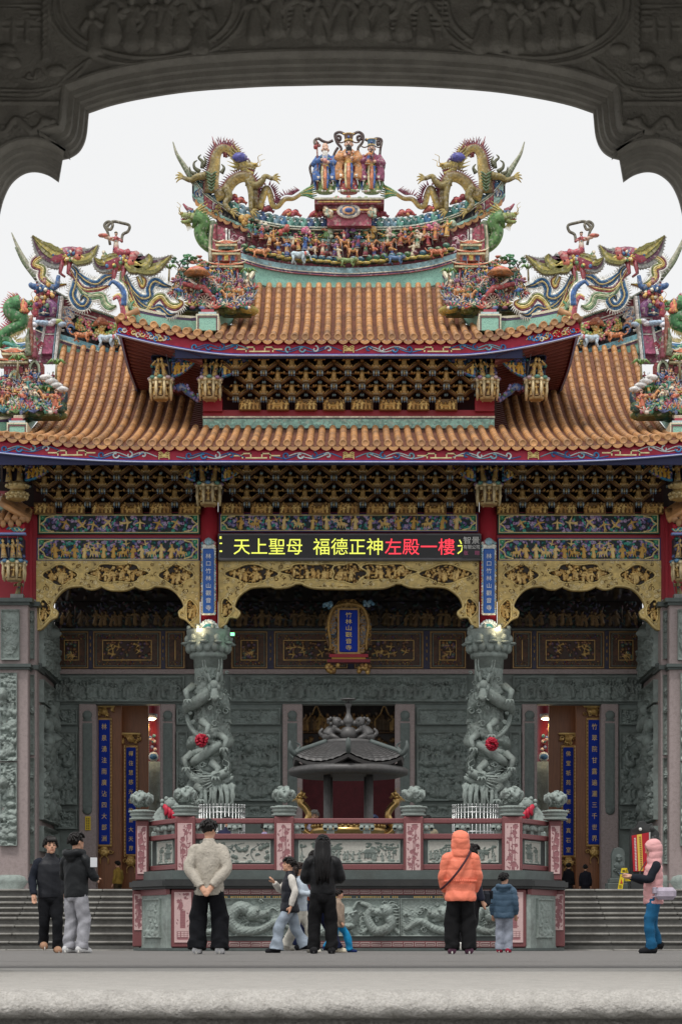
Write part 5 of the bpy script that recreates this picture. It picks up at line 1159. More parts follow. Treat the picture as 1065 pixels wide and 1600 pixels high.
# gilded spandrels -------------------------------------------------------------
def spandrel(x0, x1, half, mirror, carts):
    xc = (x0+x1)/2; low = half+[(2*xc-a, b) for a, b in half[::-1]]
    sm = [tuple(q) for q in low]
    r = Rel(x0, 877, x1, 986, YC-.06, .62, 'c6aa60'); r.H[:] = 3
    r.mask = inpoly(r.X, r.Yg, [(x0, 870)]+sm+[(x1, 870)])
    for i in range(int((x1-x0)*1.1)):   # chiselled key and curl ground
        x, y = R.uniform(x0, x1), R.uniform(878, 980); r.spiral(x, y, R.uniform(1.8, 3.6), .6, 1.2, R.uniform(0, 6), R.choice((-1, 1)), 2.6, 2.9, 'e8d49c')
    for cx_, cy_, rx, ry, wv_ in carts:
        q = ((r.X-cx_)/rx)**2+((r.Yg-cy_)/ry)**2; an = np.arctan2((r.Yg-cy_)/ry, (r.X-cx_)/rx); m = q < (1+.12*np.cos(wv_*an))**2
        r.H[m] = -1.5; r.C[m] = lin('20130a')
        n = int(rx*ry/7)
        sub = Rel(cx_-rx, cy_-ry, cx_+rx, cy_+ry, r.Y, 5)
        H1, C1, msk = r.H.copy(), r.C.copy(), m.copy()
        for i in range(n):
            a, d = R.uniform(0, 2*PI), math.sqrt(R.random())*.95; x, y = cx_+rx*d*math.cos(a), cy_+ry*d*math.sin(a)
            (r.flower(x, y, R.uniform(2, 3.4), R.choice(['c69d4c', '9a7434', 'd8b566']), 'e8cd86') if R.random() < .5 else r.ell(x, y, R.uniform(2, 4), 1.3, R.uniform(1.5, 3), 0, R.choice(['b58a3e', '8a6428', 'd0aa58']), R.uniform(0, PI)))
        for i in range(int(rx/4)):
            x = cx_+rx*R.uniform(-.75, .75); r.fig(x, cy_+ry*R.uniform(.5, .95)*math.sqrt(max(0, 1-((x-cx_)/rx)**2)), ry*1.1, R.choice(['d8b566', 'c69d4c']), '8a6428', .8)
        r.H = np.where(msk, np.minimum(r.H, 4.6), H1); r.C = np.where(msk[..., None], r.C, C1)
        t = np.linspace(0, 2*PI, 60); r.curve([(cx_+rx*(1+.12*math.cos(wv_*a))*math.cos(a), cy_+ry*(1+.12*math.cos(wv_*a))*math.sin(a)) for a in t], 1.3, None, 1.2, 3, 'e0c67c', n=1)
    G_ = Rel(x0, 877, x1, 986, r.Y, .62)     # chased lines, cut lower and coloured darker than the gilt
    for i in range(int((x1-x0)*.5)): G_.spiral(R.uniform(x0+3, x1-3), R.uniform(881, 982), R.uniform(2, 4.5), .5, R.uniform(.5, 1.2), R.uniform(0, 6), R.choice((-1, 1)), 2)
    for i in range(int((x1-x0)*.3)): x, y = R.uniform(x0+3, x1-3), R.uniform(881, 982); G_.cap(x, y, x+R.uniform(-4, 4), y+R.uniform(-4, 4), .5, None, 2)
    m = (G_.H > .2) & (r.H > 2.6); r.H[m] -= 1.4; r.C[m] = lin('6b4a1a')
    q = r.mb(None, 4)
    o = part(q, 'gilded_spandrel', M['gold'], mirror)
    q = MB(); pth = np.array([W(a, b, YC-.09) for a, b in low]); tube(q, pth, .028, 'd8bf7a', 7); pth[:, 1] += .1; tube(q, pth, .03, 'b8964a', 7)
    q.build('gilt_edge', M['gold'], o)
    q = MB(); bx(q, x0, 876, x1, 880, YC-.1, .1, 'd8bf7a')
    for a, b_ in ((x0, x0+2.2), (x1-2.2, x1)): bx(q, a, 880, b_, 980, YC-.1, .08, 'cdb068')
    q.build('gilt_fillet', M['gold'], o)
def scal(pts, n=4): return [(a, b) for a, b in spl([(x, y, 0) for x, y in pts], n)[:, :2]]
lh = scal([(57, 984), (66, 981), (77, 969), (87, 964)])+scal([(88, 963), (89, 956), (81.5, 949), (83, 941), (89, 931), (98, 922), (110, 916.5), (128, 915)])+scal([(135, 919), (146, 920), (159, 915)])+scal([(161, 917), (172, 921), (184.5, 922)])
spandrel(57, 312, lh, True, [(94, 899, 25, 15, 4), (184.5, 896, 44, 15, 6), (70, 955, 9, 17, 3), (275, 899, 25, 15, 4), (299, 955, 9, 17, 3)])
chh = scal([(341, 982), (351, 975.5), (357, 965), (364, 964)])+scal([(370, 965), (374, 957), (366, 949), (367.5, 940), (372, 932), (381, 924), (395, 917), (423, 915.5)])+scal([(430, 918), (447, 917), (459, 913)])+scal([(461, 911), (472, 911)])+scal([(474, 913), (490, 918), (515, 919), (544.5, 919.5)])
spandrel(341, 748, chh, False, [(393, 897, 38, 14, 4), (490, 894, 48, 13, 6), (599, 894, 48, 13, 6), (544.5, 896, 26, 16, 5), (696, 897, 38, 14, 4), (354, 951, 9, 15, 3), (735, 951, 9, 15, 3)])
# ================================================================ ROOFS
PIT = .2425
def interp(prof):
    a = np.array(prof, float); 
    def f(y):
        y = np.asarray(y, float); k = np.clip(np.searchsorted(a[:, 0], y)-1, 0, len(a)-2); y0, z0 = a[k, 0], a[k, 1]; y1, z1 = a[k+1, 0], a[k+1, 1]
        sl = np.gradient(a[:, 1], a[:, 0]); h = y1-y0; t = (y-y0)/h; m0, m1 = sl[k]*h, sl[k+1]*h
        return (2*t**3-3*t*t+1)*z0+(t**3-2*t*t+t)*m0+(-2*t**3+3*t*t)*z1+(t**3-t*t)*m1
    return f
def seg_mesh():
    q = MB(); n = 8; th = np.linspace(-.35, PI+.35, n+1); V = []
    for y, r_ in ((0, .079), (.29, .069), (.31, .069)):
        V += [(-r_*math.cos(a), y, r_*math.sin(a)) for a in th]
    V += [(-.066*math.cos(a), 0, .066*math.sin(a)) for a in th]; m = n+1
    Q = [(r_*m+i, r_*m+i+1, (r_+1)*m+i+1, (r_+1)*m+i) for r_ in range(2) for i in range(n)]+[(3*m+i, 3*m+i+1, i+1, i) for i in range(n)]
    q.add(V, Q, None, None, True); return q
SEG = seg_mesh(); segm = SEG.mesh('cover_tile'); segm.materials.append(M['tile'])
q = MB(); lathe(q, [(.02, -.012), (.05, -.012), (.058, -.022), (.083, -.024), (.088, -.01), (.088, .03)], (0, 0, 0), n=14)
q2 = MB(); q2.merge(q, Matrix.Rotation(-PI/2, 4, 'X')); capm = q2.mesh('tile_cap'); capm.materials.append(M['tile'])
q = MB(); pts = [(-.122, .05), (-.118, .0), (-.09, -.045), (-.05, -.07), (0, -.085), (.05, -.07), (.09, -.045), (.118, 0), (.122, .05), (.07, .012), (0, -.005), (-.07, .012)]
extr(q, pts, 0, .025); dripm = q.mesh('drip_tile'); dripm.materials.append(M['tile'])
def tiled(name, label, prof, lift, nroll, ylim, ye, per, xo=.5):
    """front slope: cover tiles, pan tiles, eave caps and drips; returns the roof part"""
    f = interp(prof); zf = lambda x, y: float(f(y))+lift(x)*max(0, 1-(y-ye)/2.6)**1.5
    xs = [(i+xo)*PIT*sg for i in range(nroll) for sg in ((-1, 1) if (i+xo) else (1,))]; xs.sort()
    q = MB()
    for g in range(len(xs)-1):    # pan tiles
        x0, x1 = xs[g], xs[g+1]; yl = min(ylim(x0), ylim(x1)); n = max(2, int((yl-ye)/.062)); V = []; Q = []
        U = [(x0+.05, .0), (x0+.1, -.03), (x1-.1, -.03), (x1-.05, 0)]
        for i in range(n):
            ya, yb = ye+(yl-ye)*i/n, ye+(yl-ye)*(i+1)/n; b0 = len(V)
            for yy, up in ((ya, -.004), (ya, .026), (yb, .0)):
                V += [(x, yy, zf(x, yy)-.035+dz+up) for x, dz in U]
            for e in range(2): Q += [(b0+e*4+j, b0+e*4+j+1, b0+e*4+5+j, b0+e*4+4+j) for j in range(3)]
        q.add(V, Q)
    root = q.build(name, M['pan'], hall); root['kind'] = 'stuff'; root['label'] = label
    rest = MB(); k = 0; CO = np.concatenate(SEG.V); QQ = np.concatenate(SEG.Q)
    body = thing_part(name.replace('pan_tiles', 'roof_slope'))
    cand = []
    for x in xs:
        yl = ylim(x); y = ye; i = 0
        while y < yl-.05:
            cand.append((i, x, y)); y += .29*math.cos(math.atan2(zf(x, y+.2)-zf(x, y), .2)); i += 1
    cand.sort(key=lambda t: t[2]); VV = []
    for j, (i, x, y) in enumerate(cand):
        an = math.atan2(zf(x, y+.15)-zf(x, y), .15); lz = math.atan2(lift(x+.1)-lift(x-.1), .2)
        if j < 300: link('cover_tile', segm, body, (x, y, zf(x, y)+R.uniform(-.004, .004)), rot=(an, -lz*.5, R.uniform(-.01, .01)))
        else:
            c, s_ = math.cos(an), math.sin(an); VV.append(np.stack((CO[:, 0]+x, y+CO[:, 1]*c-CO[:, 2]*s_, zf(x, y)+CO[:, 1]*s_+CO[:, 2]*c), -1))
    if VV:
        m = len(CO); rest.add(np.concatenate(VV), np.concatenate([QQ+m*j for j in range(len(VV))]), None, None, True); o = rest.build('upper_cover_tile', M['tile'], body); o['kind'] = 'stuff'
    for x in xs: link('tile_cap', capm, body, (x, ye-.012, zf(x, ye)+.005), rot=(0, 0, 0))
    for a, b in zip(xs[:-1], xs[1:]): link('drip_tile', dripm, body, ((a+b)/2, ye-.03, zf((a+b)/2, ye)-.075), rot=(0, -math.atan2(zf(b, ye)-zf(a, ye), b-a), 0))
    return body, zf
def thing_part(name):
    o = bpy.data.objects.new(name, None); COL.objects.link(o); o.location = (0, 50, 12); WL[o.name] = Vector((0, 50, 12)); adopt(o, hall); return o
YE, YU, YT = 48.5, 50.2, 54.8
zc = lambda py, Y: P(0, py, Y)[1]
liftL = lambda x: .28*np.clip((abs(x)-4.0)/4.2, 0, 1.3)**2
ylimL = lambda x: 51.55 if abs(x) < 3.62 else (56.3 if abs(x) < 7.3 else max(49.2, 51.0-(abs(x)-7.3)*1.0))
roofL, zL = tiled('lower_pan_tiles', 'rows of small overlapping pan tiles between the lower rolls', [(48.5, zc(693, 48.5)), (50.3, 11.56), (52.9, 12.64), (54.8, 13.8), (56.4, 15.15)], liftL, 35, ylimL, YE, 5)
liftU = lambda x: .47*np.clip((abs(x)-2.4)/2.76, 0, 1.05)**1.6
ylimU = lambda x: (54.75 if abs(x) < 2.42 else max(51.3, 54.6-(abs(x)-2.42)*3.6)) if abs(x) < 3.3 else max(50.45, 51.3-(abs(x)-3.3)*.52)
roofU, zU = tiled('upper_pan_tiles', 'rows of small overlapping pan tiles on the upper roof', [(50.2, zc(527, 50.2)), (51.7, 14.3), (53.3, 15.06), (54.8, zc(443, 54.8))], liftU, 22, ylimU, YU, 7, 0.0)
def eave_board(zf, ye, X, drop, hgt, name):
    xs = np.linspace(-X, X, 90); pth = np.array([(x, ye+.10, zf(x, ye)-drop) for x in xs])
    q = MB(); sweep(q, pth, [(-.02, .12), (.03, 0), (.03, -hgt), (0, -hgt), (-.08, -hgt), (-.08, .12)], 'a02c40'); sweep(q, pth, [(.032, -hgt*.86), (.06, -hgt*.9), (.06, -hgt*1.02), (-.05, -hgt*1.02), (-.05, -hgt*.86)], '3a3f8c'); sweep(q, pth, [(.062, -hgt*1.0), (.07, -hgt*1.03), (.07, -hgt*1.09), (-.05, -hgt*1.09), (-.05, -hgt*1.0)], 'b9c0dc')
    o = q.build(name, M['paint'], hall); return o
fbL = eave_board(zL, YE, 8.6, .15, .225, 'lower_eave_board'); fbU = eave_board(zU, YU, 5.16, .15, .225, 'upper_eave_board')
def scroll(q, x, z, y, w_, h_, sg=1, cols=('4a86b4', 'c9d2d2', '3f6a9a', '7fa8b4')):
    for k in range(4):
        c = R.choice(cols); x0 = x+sg*(-.5+k*.3)*w_
        th = np.linspace(0, 5.5, 14); rr = h_*.42*(1-th/7.5); tube(q, np.stack((x0+sg*rr*np.cos(th+k*1.6), np.full(14, y-.006-.004*k), z+rr*np.sin(th+k*1.6)), -1), h_*.1, c, 5)
        tube(q, spl([(x0-sg*.3*w_, y-.005, z-h_*.2*(-1)**k), (x0, y-.008, z+h_*.32*(-1)**k), (x0+sg*.28*w_, y-.005, z-h_*.1)], 4), h_*.07, R.choice(cols), 5)
def keyline(q, x, z, y, w_, h_, c='e6d8a6'):
    t = h_*.09
    for a0, b0, a1, b1 in ((-.5, 0, -.3, 0), (-.3, -.3, -.3, .3), (-.3, .3, -.12, .3), (-.12, .3, -.12, -.1), (-.22, -.3, .22, -.3), (.12, .3, .12, -.1), (.3, .3, .12, .3), (.3, -.3, .3, .3), (.3, 0, .5, 0)):
        q.add(*box(min(x+a0*w_, x+a1*w_)-t, y-.012, min(z+b0*h_, z+b1*h_)-t, max(x+a0*w_, x+a1*w_)+t, y, max(z+b0*h_, z+b1*h_)+t), col=c)
def bat(q, x, z, y, h_, c='e6cf8e'):
    ball(q, (x, y, z), (h_*.28, .03, h_*.25), c, 8, 5)
    for s_ in (-1, 1):
        for k in range(4): tube(q, spl([(x+s_*.1*h_, y-.01, z+h_*(.25-.15*k)), (x+s_*h_*(.45+.05*k), y-.012, z+h_*(.45-.22*k)), (x+s_*h_*(.7-.03*k), y-.01, z+h_*(.3-.26*k))], 3), h_*.07, c, 5)
def decorate(zf, ye, X, drop, hgt, o, step):
    q = MB(); x = 0; i = 0; seq = ['b', 's', 'k', 's2']; pos = [(0, 'b')]
    xx = 0
    while xx < X-.6:
        pos += [(xx+.95, 's'), (xx+2.0, 'k'), (xx+3.05, 's'), (xx+4.0, 'b')]; xx += 4.0
    for x0, t in pos:
        for sg in ((1,) if x0 == 0 else (-1, 1)):
            x = x0*sg
            if abs(x) > X-.3: continue
            z = zf(x, ye)-drop-hgt*.44; y = ye+.07
            if t == 's': scroll(q, x, z, y, 1.0, hgt*.85, sg)
            elif t == 'k': keyline(q, x, z, y, 1.0, hgt*.7)
            else: bat(q, x, z, y, hgt*.78)
    q.build('painted_scroll', M['paint'], o)['kind'] = 'stuff'
decorate(zL, YE, 8.0, .15, .225, fbL, 0); decorate(zU, YU, 3.9, .15, .225, fbU, 0)
q = MB()   # blue and red painted ends of the upper eave board
for sg in (-1, 1):
    for k in range(5):
        x = sg*(4.2+.2*k); z = zU(x, YU)-.15-.1
        scroll(q, x, z, YU+.065, .28, .15, sg, ('3f8fd0', 'e8e4d8', 'c8323f', 'e6cf8e'))
q.build('painted_scroll', M['paint'], fbU)['kind'] = 'stuff'
# soffits and rafters
def slope_slab(x0, x1, ya, za, yb, zb):
    q = MB(); V = [(x0, ya, za), (x1, ya, za), (x1, yb, zb), (x0, yb, zb)]; q.add(V+[(a, b, c+.05) for a, b, c in V], [(3, 2, 1, 0), (4, 5, 6, 7), (0, 1, 5, 4), (1, 2, 6, 5), (2, 3, 7, 6), (3, 0, 4, 7)]); return q
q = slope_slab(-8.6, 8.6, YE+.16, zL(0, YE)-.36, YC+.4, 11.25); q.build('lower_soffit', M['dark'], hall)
q = MB(); q.add(*box(-8.6, YE+.13, zL(0, YE)-.43, 8.6, YE+.2, zL(0, YE)-.1), col='1a1e44'); q.build('blue_eave_beam', M['paint'], hall)
q = MB(); q.add(*box(-3.9, YU+.13, zU(0, YU)-.43, 3.9, YU+.2, zU(0, YU)-.2), col='1a1e44'); q.build('blue_eave_beam', M['paint'], hall)
ZS = zU(0, YU)-.3
q = slope_slab(-3.95, 3.95, YU+.16, ZS-.06, YU+1.6, 13.72); q.build('upper_soffit', M['dark'], hall)
RAF = mat('red_brown_rafters', (.2, .05, .035), .6, var=.3, scale=5)
def side_eave():
    n = 40; ys = np.linspace(YU+.1, 58.2, n); zed = lambda y: ZS+.25+.32*max(0, 1-(y-YU)/2.5)**1.4
    V = [(x, y, z) for y in ys for x, z in ((-5.1, zed(y)), (-3.3, ZS-.1))]
    q = MB(); q.add(V, [(2*i, 2*i+2, 2*i+3, 2*i+1) for i in range(n-1)]); q.add(np.array(V)+np.array((0, 0, .1)), [(2*i, 2*i+1, 2*i+3, 2*i+2) for i in range(n-1)]); o = part(q, 'side_soffit', RAF)
    for i in range(36):
        y = YU+.25+i*.22; q = MB(); q.add([(-5.08, y, zed(y)-.1), (-5.08, y+.07, zed(y)-.1), (-3.3, y+.07, ZS-.2), (-3.3, y, ZS-.2), (-5.08, y, zed(y)), (-5.08, y+.07, zed(y)), (-3.3, y+.07, ZS-.1), (-3.3, y, ZS-.1)], [(0, 3, 2, 1), (0, 1, 5, 4), (2, 3, 7, 6), (0, 4, 7, 3), (1, 2, 6, 5)])
        q.build('rafter', RAF, o)
    q = MB(); pth = np.array([(-5.12, y, zed(y)+.02) for y in ys]); sweep(q, pth[::-1], [(0, .14), (.03, .14), (.03, -.12), (0, -.12)], 'a5253a'); sweep(q, pth[::-1], [(.03, -.08), (.05, -.08), (.05, -.14), (0, -.14)], '8f9ac8'); part(q, 'side_eave_board', M['paint'])
    V = []
    for y in ys:
        xi = -5.2+min(2.6, max(.02, (y-YU-.25)*.55))
        for t in (0, .5, 1): x = -5.2+(xi+5.2)*t; V.append((x, y, zed(y)+.2+.5*(x+5.2)))
    q = MB(); q.add(V, [(3*i+j, 3*i+3+j, 3*i+4+j, 3*i+1+j) for i in range(n-1) for j in range(2)]); part(q, 'side_roof_slope', M['pan'])
    q = MB()
    for i in range(32):
        y = YU+.1+i*.2425; z = zed(y)+.16; tube(q, [(-5.24, y, z), (-4.7, y, z+.22)], .078, None, 8)
        for dy in (.12,): ball(q, (-5.2, y+dy, z-.08), (.03, .11, .08), None, 6, 4)
    o = part(q, 'side_cover_tile', M['tile']); o['kind'] = 'stuff'
side_eave()
# upper storey
q = MB(); q.add(*box(-3.35, 51.75, 12.0, 3.35, 56, 13.8)); q.build('upper_wall', mat('umber_wall', (.07, .016, .016), .7, var=.3, scale=3), hall)
q = MB(); bx(q, 317, 640.5, 772, 650, 51.45, .3); q.build('red_sill', M['red'], hall)
q = MB(); bx(q, 316, 650, 773, 652.5, 51.38, .3, 'd8d2b8'); bx(q, 317, 652.5, 772, 669, 51.42, .28, '8fbfae'); bx(q, 317, 652.5, 772, 654, 51.40, .3, '5f4a60'); q.build('green_sill', M['ceramic'], hall)
q = MB(); bx(q, 317, 622, 347, 642, 51.3, .4); part(q, 'red_plinth', M['red'])
brackets(hall, 543.5, (580, 601, 621), 43.8, 345, 745, (50.75, 51.0, 51.25), (641, 51.3))
for y, Y in ((566, 50.95), (584, 51.1), (604, 51.3)): q = MB(); bx(q, 345, y-2, 744, y+1.5, Y+.1, .1); q.build('bracket_beam', M['dark'], hall)
for xc in (328, 251.5): lantern(xc, 592, 625, 33, 50.85 if xc > 300 else 50.8)
wingpanel(346, 390, 556, 590, 50.8); wingpanel(268, 308, 556, 590, 50.85)
for xc in (328, 252):
    q = MB(); X, Z = P(xc, 592, 50.9); bx(q, xc-15, 554, xc+15, 590, 51.0, .4, '2a2338')
    for dx in (-.1, .1): fig3(q, (X+dx, 50.85, Z), .46, 0, 'd2ab58', 'c79a48', 'e0bf74', 'c79a48')
    for i in range(16): ball(q, (X+R.uniform(-.22, .22), 50.9, Z+R.uniform(-.05, .5)), R.uniform(.03, .055), R.choice(['3a6a8a', '5a4a7a', '3f7f74', '8a7aa0']), 5, 4)
    part(q, 'statue_niche', M['gold'])
q = MB(); bx(q, 246, 555, 262, 592, 51.1, .5); part(q, 'red_stub_post', M['red'])
q = MB(); bx(q, 236, 556, 390, 562, 51.0, .3, '1f2a5c'); part(q, 'painted_beam', M['paint'])
q = MB()    # little dragon brackets below the corner
p = pp([(276, 607), (285, 604), (292, 612), (300, 618), (310, 627)], 51.1, 5); tube(q, p, np.linspace(.09, .05, len(p)), '3a5a9a', 8); spines(q, p, side(p), 1, .12, .04, 'b04a5a'); head3(q, p[0], .1, (-.8, -.3, .5), (0, 0, 1), '3a5a9a', '6aa06a', '7a9ac0', 'b04a5a')
for i in range(12): ball(q, p[R.randrange(len(p))]+np.array((R.uniform(-.1, .1), -.05, R.uniform(-.08, .1))), .045, R.choice(['6a9ac0', '8a7ab0', '5a8a6a']), 5, 4)
part(q, 'corner_bracket', M['ceramic'])
# ridges on the slopes ---------------------------------------------------------
TEAL, CREAM, PURP = '97c9b6', 'e4dcc2', '5a3f66'
MOS = mat('mosaic_band', None, .5, var=.1, scale=8, mottle=((.1, .2, .19), 46, .5))
def band(name, path, hgt, th, cap=True):
    q = MB(); sweep(q, path, [(th, 0), (th, hgt*.68), (-th, hgt*.68), (-th, 0)], TEAL); sweep(q, path, [(th*1.05, hgt*.68), (th*1.05, hgt*.84), (-th, hgt*.84), (-th, hgt*.68)], PURP); sweep(q, path, [(th*1.15, hgt*.84), (th*1.15, hgt), (-th*.2, hgt), (-th*.2, hgt*.84)], CREAM)
    return part(q, name, MOS)
xs = np.linspace(-5.14, -3.42, 16); band('hip_ridge', np.array([(x, ylimU(x)+.02, zU(x, ylimU(x))-.02) for x in xs]), .33, .1)
xs = np.linspace(-3.42, -2.36, 16); ys = 54.7-(xs+2.36)*-3.4; band('descending_ridge', np.array([(x, y, zU(x, y)-.05) for x, y in zip(xs, ys)])[::1], .42, .14)
xs = np.linspace(-8.6, -7.45, 10); band('hip_ridge', np.array([(x, ylimL(x)+.02, zL(x, ylimL(x))-.02) for x in xs]), .36, .12)
ys = np.linspace(50.2, 52.6, 16); xs = -7.46+.0*ys; band('descending_ridge', np.array([(x, y, zL(x, y)-.05) for x, y in zip(xs, ys)]), .45, .15)
def pedestal(x0, y0, x1, y1, Y):
    q = MB(); bx(q, x0, y0+5, x1, y1, Y, .8, TEAL)
    for a in ((x0-.5, y0+3, x1+.5, y0+5.5), (x0-.5, y0+5.5, x0+1.2, y1), (x1-1.2, y0+5.5, x1+.5, y1)): bx(q, *a, Y-.02, .84, CREAM)
    for a in ((x0+2, y0+7, x1-2, y0+8.6), (x0+2, y0+8.6, x0+3.4, y1), (x1-3.4, y0+8.6, x1-2, y1)): bx(q, *a, Y-.015, .3, '7a2f3f')
    bx(q, x0+3, y0, x1-3, y0+3, Y+.05, .6, 'b9cdd0'); bx(q, x0+7, y0-4, x1-7, y0, Y+.1, .5, 'b04552')
    return part(q, 'ridge_pedestal', MOS)
pedestal(307, 487, 341, 516, 50.75); pedestal(11, 657, 42, 684, 49.7)
# ================================================================ RIDGES AND ROOF SCULPTURE
YR = 55.3
FLORA = ['d05a4a', 'e08a5a', 'd9b04a', 'c84a6a', 'e6d0b0', '6a9a5a', '3f7f6a']
def strip(mb, up, lo, Y, d, col):
    """slab between two pixel polylines sampled at the same stations"""
    u = np.array([W(a, b, Y) for a, b in up]); l = np.array([W(a, b, Y) for a, b in lo]); n = len(u); dv = np.array((0, d, 0))
    V = np.concatenate((l, u, l+dv, u+dv)); Q = []
    for i in range(n-1): Q += [(i, i+1, n+i+1, n+i), (n+i, n+i+1, 3*n+i+1, 3*n+i), (2*n+i, i+1+2*n, i+1, i)[::1], (3*n+i, 3*n+i+1, 2*n+i+1, 2*n+i)]
    Q += [(0, n, 3*n, 2*n), (n-1, 3*n-1, 4*n-1, 2*n-1)]; mb.add(V, Q, None, col)
def mirpts(h): return h+[(2*CX-a, b) for a, b in h[::-1]]
def rs(h, n=5): return [tuple(q[:2]) for q in spl([(a, b, 0) for a, b in h], n)]
hx = [300, 316, 330, 345, 358, 387, 415, 457, 513, 535]
cap = rs(mirpts(list(zip(hx, [274, 295, 307, 317, 325, 336.5, 345, 352, 353.5, 354]))))
fri = rs(mirpts(list(zip(hx, [305, 321, 331, 339, 345, 357, 366, 373, 377, 378]))))
sh = lambda c, d: [(a, b+d) for a, b in c]
hx2 = [338, 345, 358, 387, 415, 457, 513, 535]
fri2 = rs(mirpts(list(zip(hx2, [337, 341, 345, 357, 366, 373, 377, 378])))); bas = rs(mirpts(list(zip(hx2, [390, 392, 396, 405, 413, 420, 424, 425])))); low = rs(mirpts(list(zip(hx2, [413, 415, 420, 428, 437, 444, 447, 448]))))
q = MB(); strip(q, sh(cap, 4), fri, YR, .4, '2d2b33'); ridge = q.build('main_ridge', M['ceramic'], hall)
q = MB(); strip(q, cap, sh(cap, 2), YR-.12, .6, 'cfd6c4'); strip(q, sh(cap, 2), sh(cap, 4.2), YR-.07, .5, '6f9f96'); strip(q, sh(cap, 4.2), sh(cap, 5.4), YR-.1, .5, 'e4dcc2'); q.build('ridge_cap', M['ceramic'], ridge)
q = MB(); strip(q, sh(fri, -4), sh(fri, .5), YR-.06, .4, '8fc0b2'); strip(q, sh(fri, .5), sh(fri, 1.6), YR-.03, .3, '8a3038'); q.build('fringe_rail', M['ceramic'], ridge)
q = MB(); strip(q, sh(fri2, 1.5), bas, YR+.02, .3, '7a2434'); q.build('ridge_frieze_back', M['ceramic'], ridge)
q = MB(); strip(q, sh(bas, -7), sh(bas, 1), YR-.25, .5, '8db8c2'); strip(q, sh(bas, 1), sh(bas, 2.4), YR-.28, .5, 'e4dcc2'); strip(q, sh(bas, 2.4), sh(bas, 5.2), YR-.26, .5, '54406a'); strip(q, sh(bas, 5.2), sh(bas, 6.2), YR-.28, .5, 'b85058'); q.build('ridge_moulding', M['ceramic'], ridge)
q = MB(); strip(q, sh(bas, 6.2), sh(low, 9), YR-.2, .5, '97c9b6'); q.build('mosaic_base', MOS, ridge)
dist = 0
for i in range(1, len(fri)-1):
    dist += math.hypot(fri[i][0]-fri[i-1][0], fri[i][1]-fri[i-1][1])
    if dist > 9.5:
        dist = 0; X, Z = P(fri[i][0], fri[i][1]+2.0, YR-.1); a = math.atan2(fri[i-1][1]-fri[i+1][1], fri[i+1][0]-fri[i-1][0])
        link('fringe_tile', dripm, ridge, (X, YR-.12, Z), rot=(0, -a, 0), scale=(.82, 1, 1))
def onr(c, x): 
    a = np.array(c); return float(np.interp(x, a[:, 0], a[:, 1]))
for i, x in enumerate((385, 413, 443, 477, 511, 544.5, 578, 612, 646, 676, 704)):     # fruit on the dark band
    q = MB(); y = (onr(cap, x)+onr(fri, x))/2+1; X, Z = P(x, y, YR)
    cols = [('d9a83f', 'c98a2d'), ('e6d8c0', 'd8b0a0'), ('c8503f', 'b04038'), ('d0608a', 'e0a0a0'), ('7fae6a', 'cfe0c0'), ('8a4a8a', '6a3a6a')][i % 6]
    for k in range(5): ball(q, (X+R.uniform(-.12, .12), YR-.08, Z+R.uniform(-.08, .1)), R.uniform(.06, .1), cols[k % 2], 7, 5)
    for k in range(6): a = R.uniform(0, 6); tube(q, [(X, YR-.05, Z), (X+.2*math.cos(a), YR-.06, Z+.14*math.sin(a))], [.03, .01], '5f9a5a', 4)
    q.build('ceramic_fruit', M['ceramic'], ridge)
for sg in (-1, 1):                                                                   # waves and carp riding on the cap
    m = (lambda x: x) if sg < 0 else (lambda x: 2*CX-x)
    for i in range(19):
        x = 312+i*10.6; y = onr(cap, m(x)); q = MB(); X, Z = P(m(x), y-4, YR)
        c = R.choice(('2f6f9a', '4a8f8a', '2a4f80', '5f9f8f', '3a6f6a', '6a8fa0'))
        th = np.linspace(-1.5, 3.6, 12); tube(q, np.stack((X-sg*.10*np.cos(th)*(1-.1*th), np.full(12, YR-.05), Z+.10*np.sin(th)*(1-.1*th)), -1), np.linspace(.075, .03, 12), c, 6); ball(q, (X-sg*.04, YR-.02, Z-.05), (.12, .08, .08), c, 7, 4)
        for k in range(2): ball(q, (X+R.uniform(-.11, .11), YR-.08, Z+R.uniform(.02, .12)), .025, 'c8d8d4', 5, 4)
        q.build('ceramic_wave', M['ceramic'], ridge)
        if i % 4 in (1, 2):
            q = MB(); Z += .16; tube(q, spl([(X-.18, YR-.02, Z-.02), (X, YR-.04, Z+.08), (X+.16, YR-.02, Z)], 4), np.array([.02, .04, .065, .075, .075, .065, .05, .03, .05]), R.choice(('b03a3a', '8f2f40', 'c05a48')), 7); ball(q, (X-sg*.02, YR, Z+.12), (.08, .03, .07), 'd8603f' if i % 2 else '8f2a4a', 6, 4)
            for k in range(3): ball(q, (X+R.uniform(-.1, .1), YR-.08, Z+R.uniform(0, .12)), .04, R.choice(['e0a050', 'c84a5a', 'a03050']), 5, 4)
            q.build('ceramic_carp', M['ceramic'], ridge)
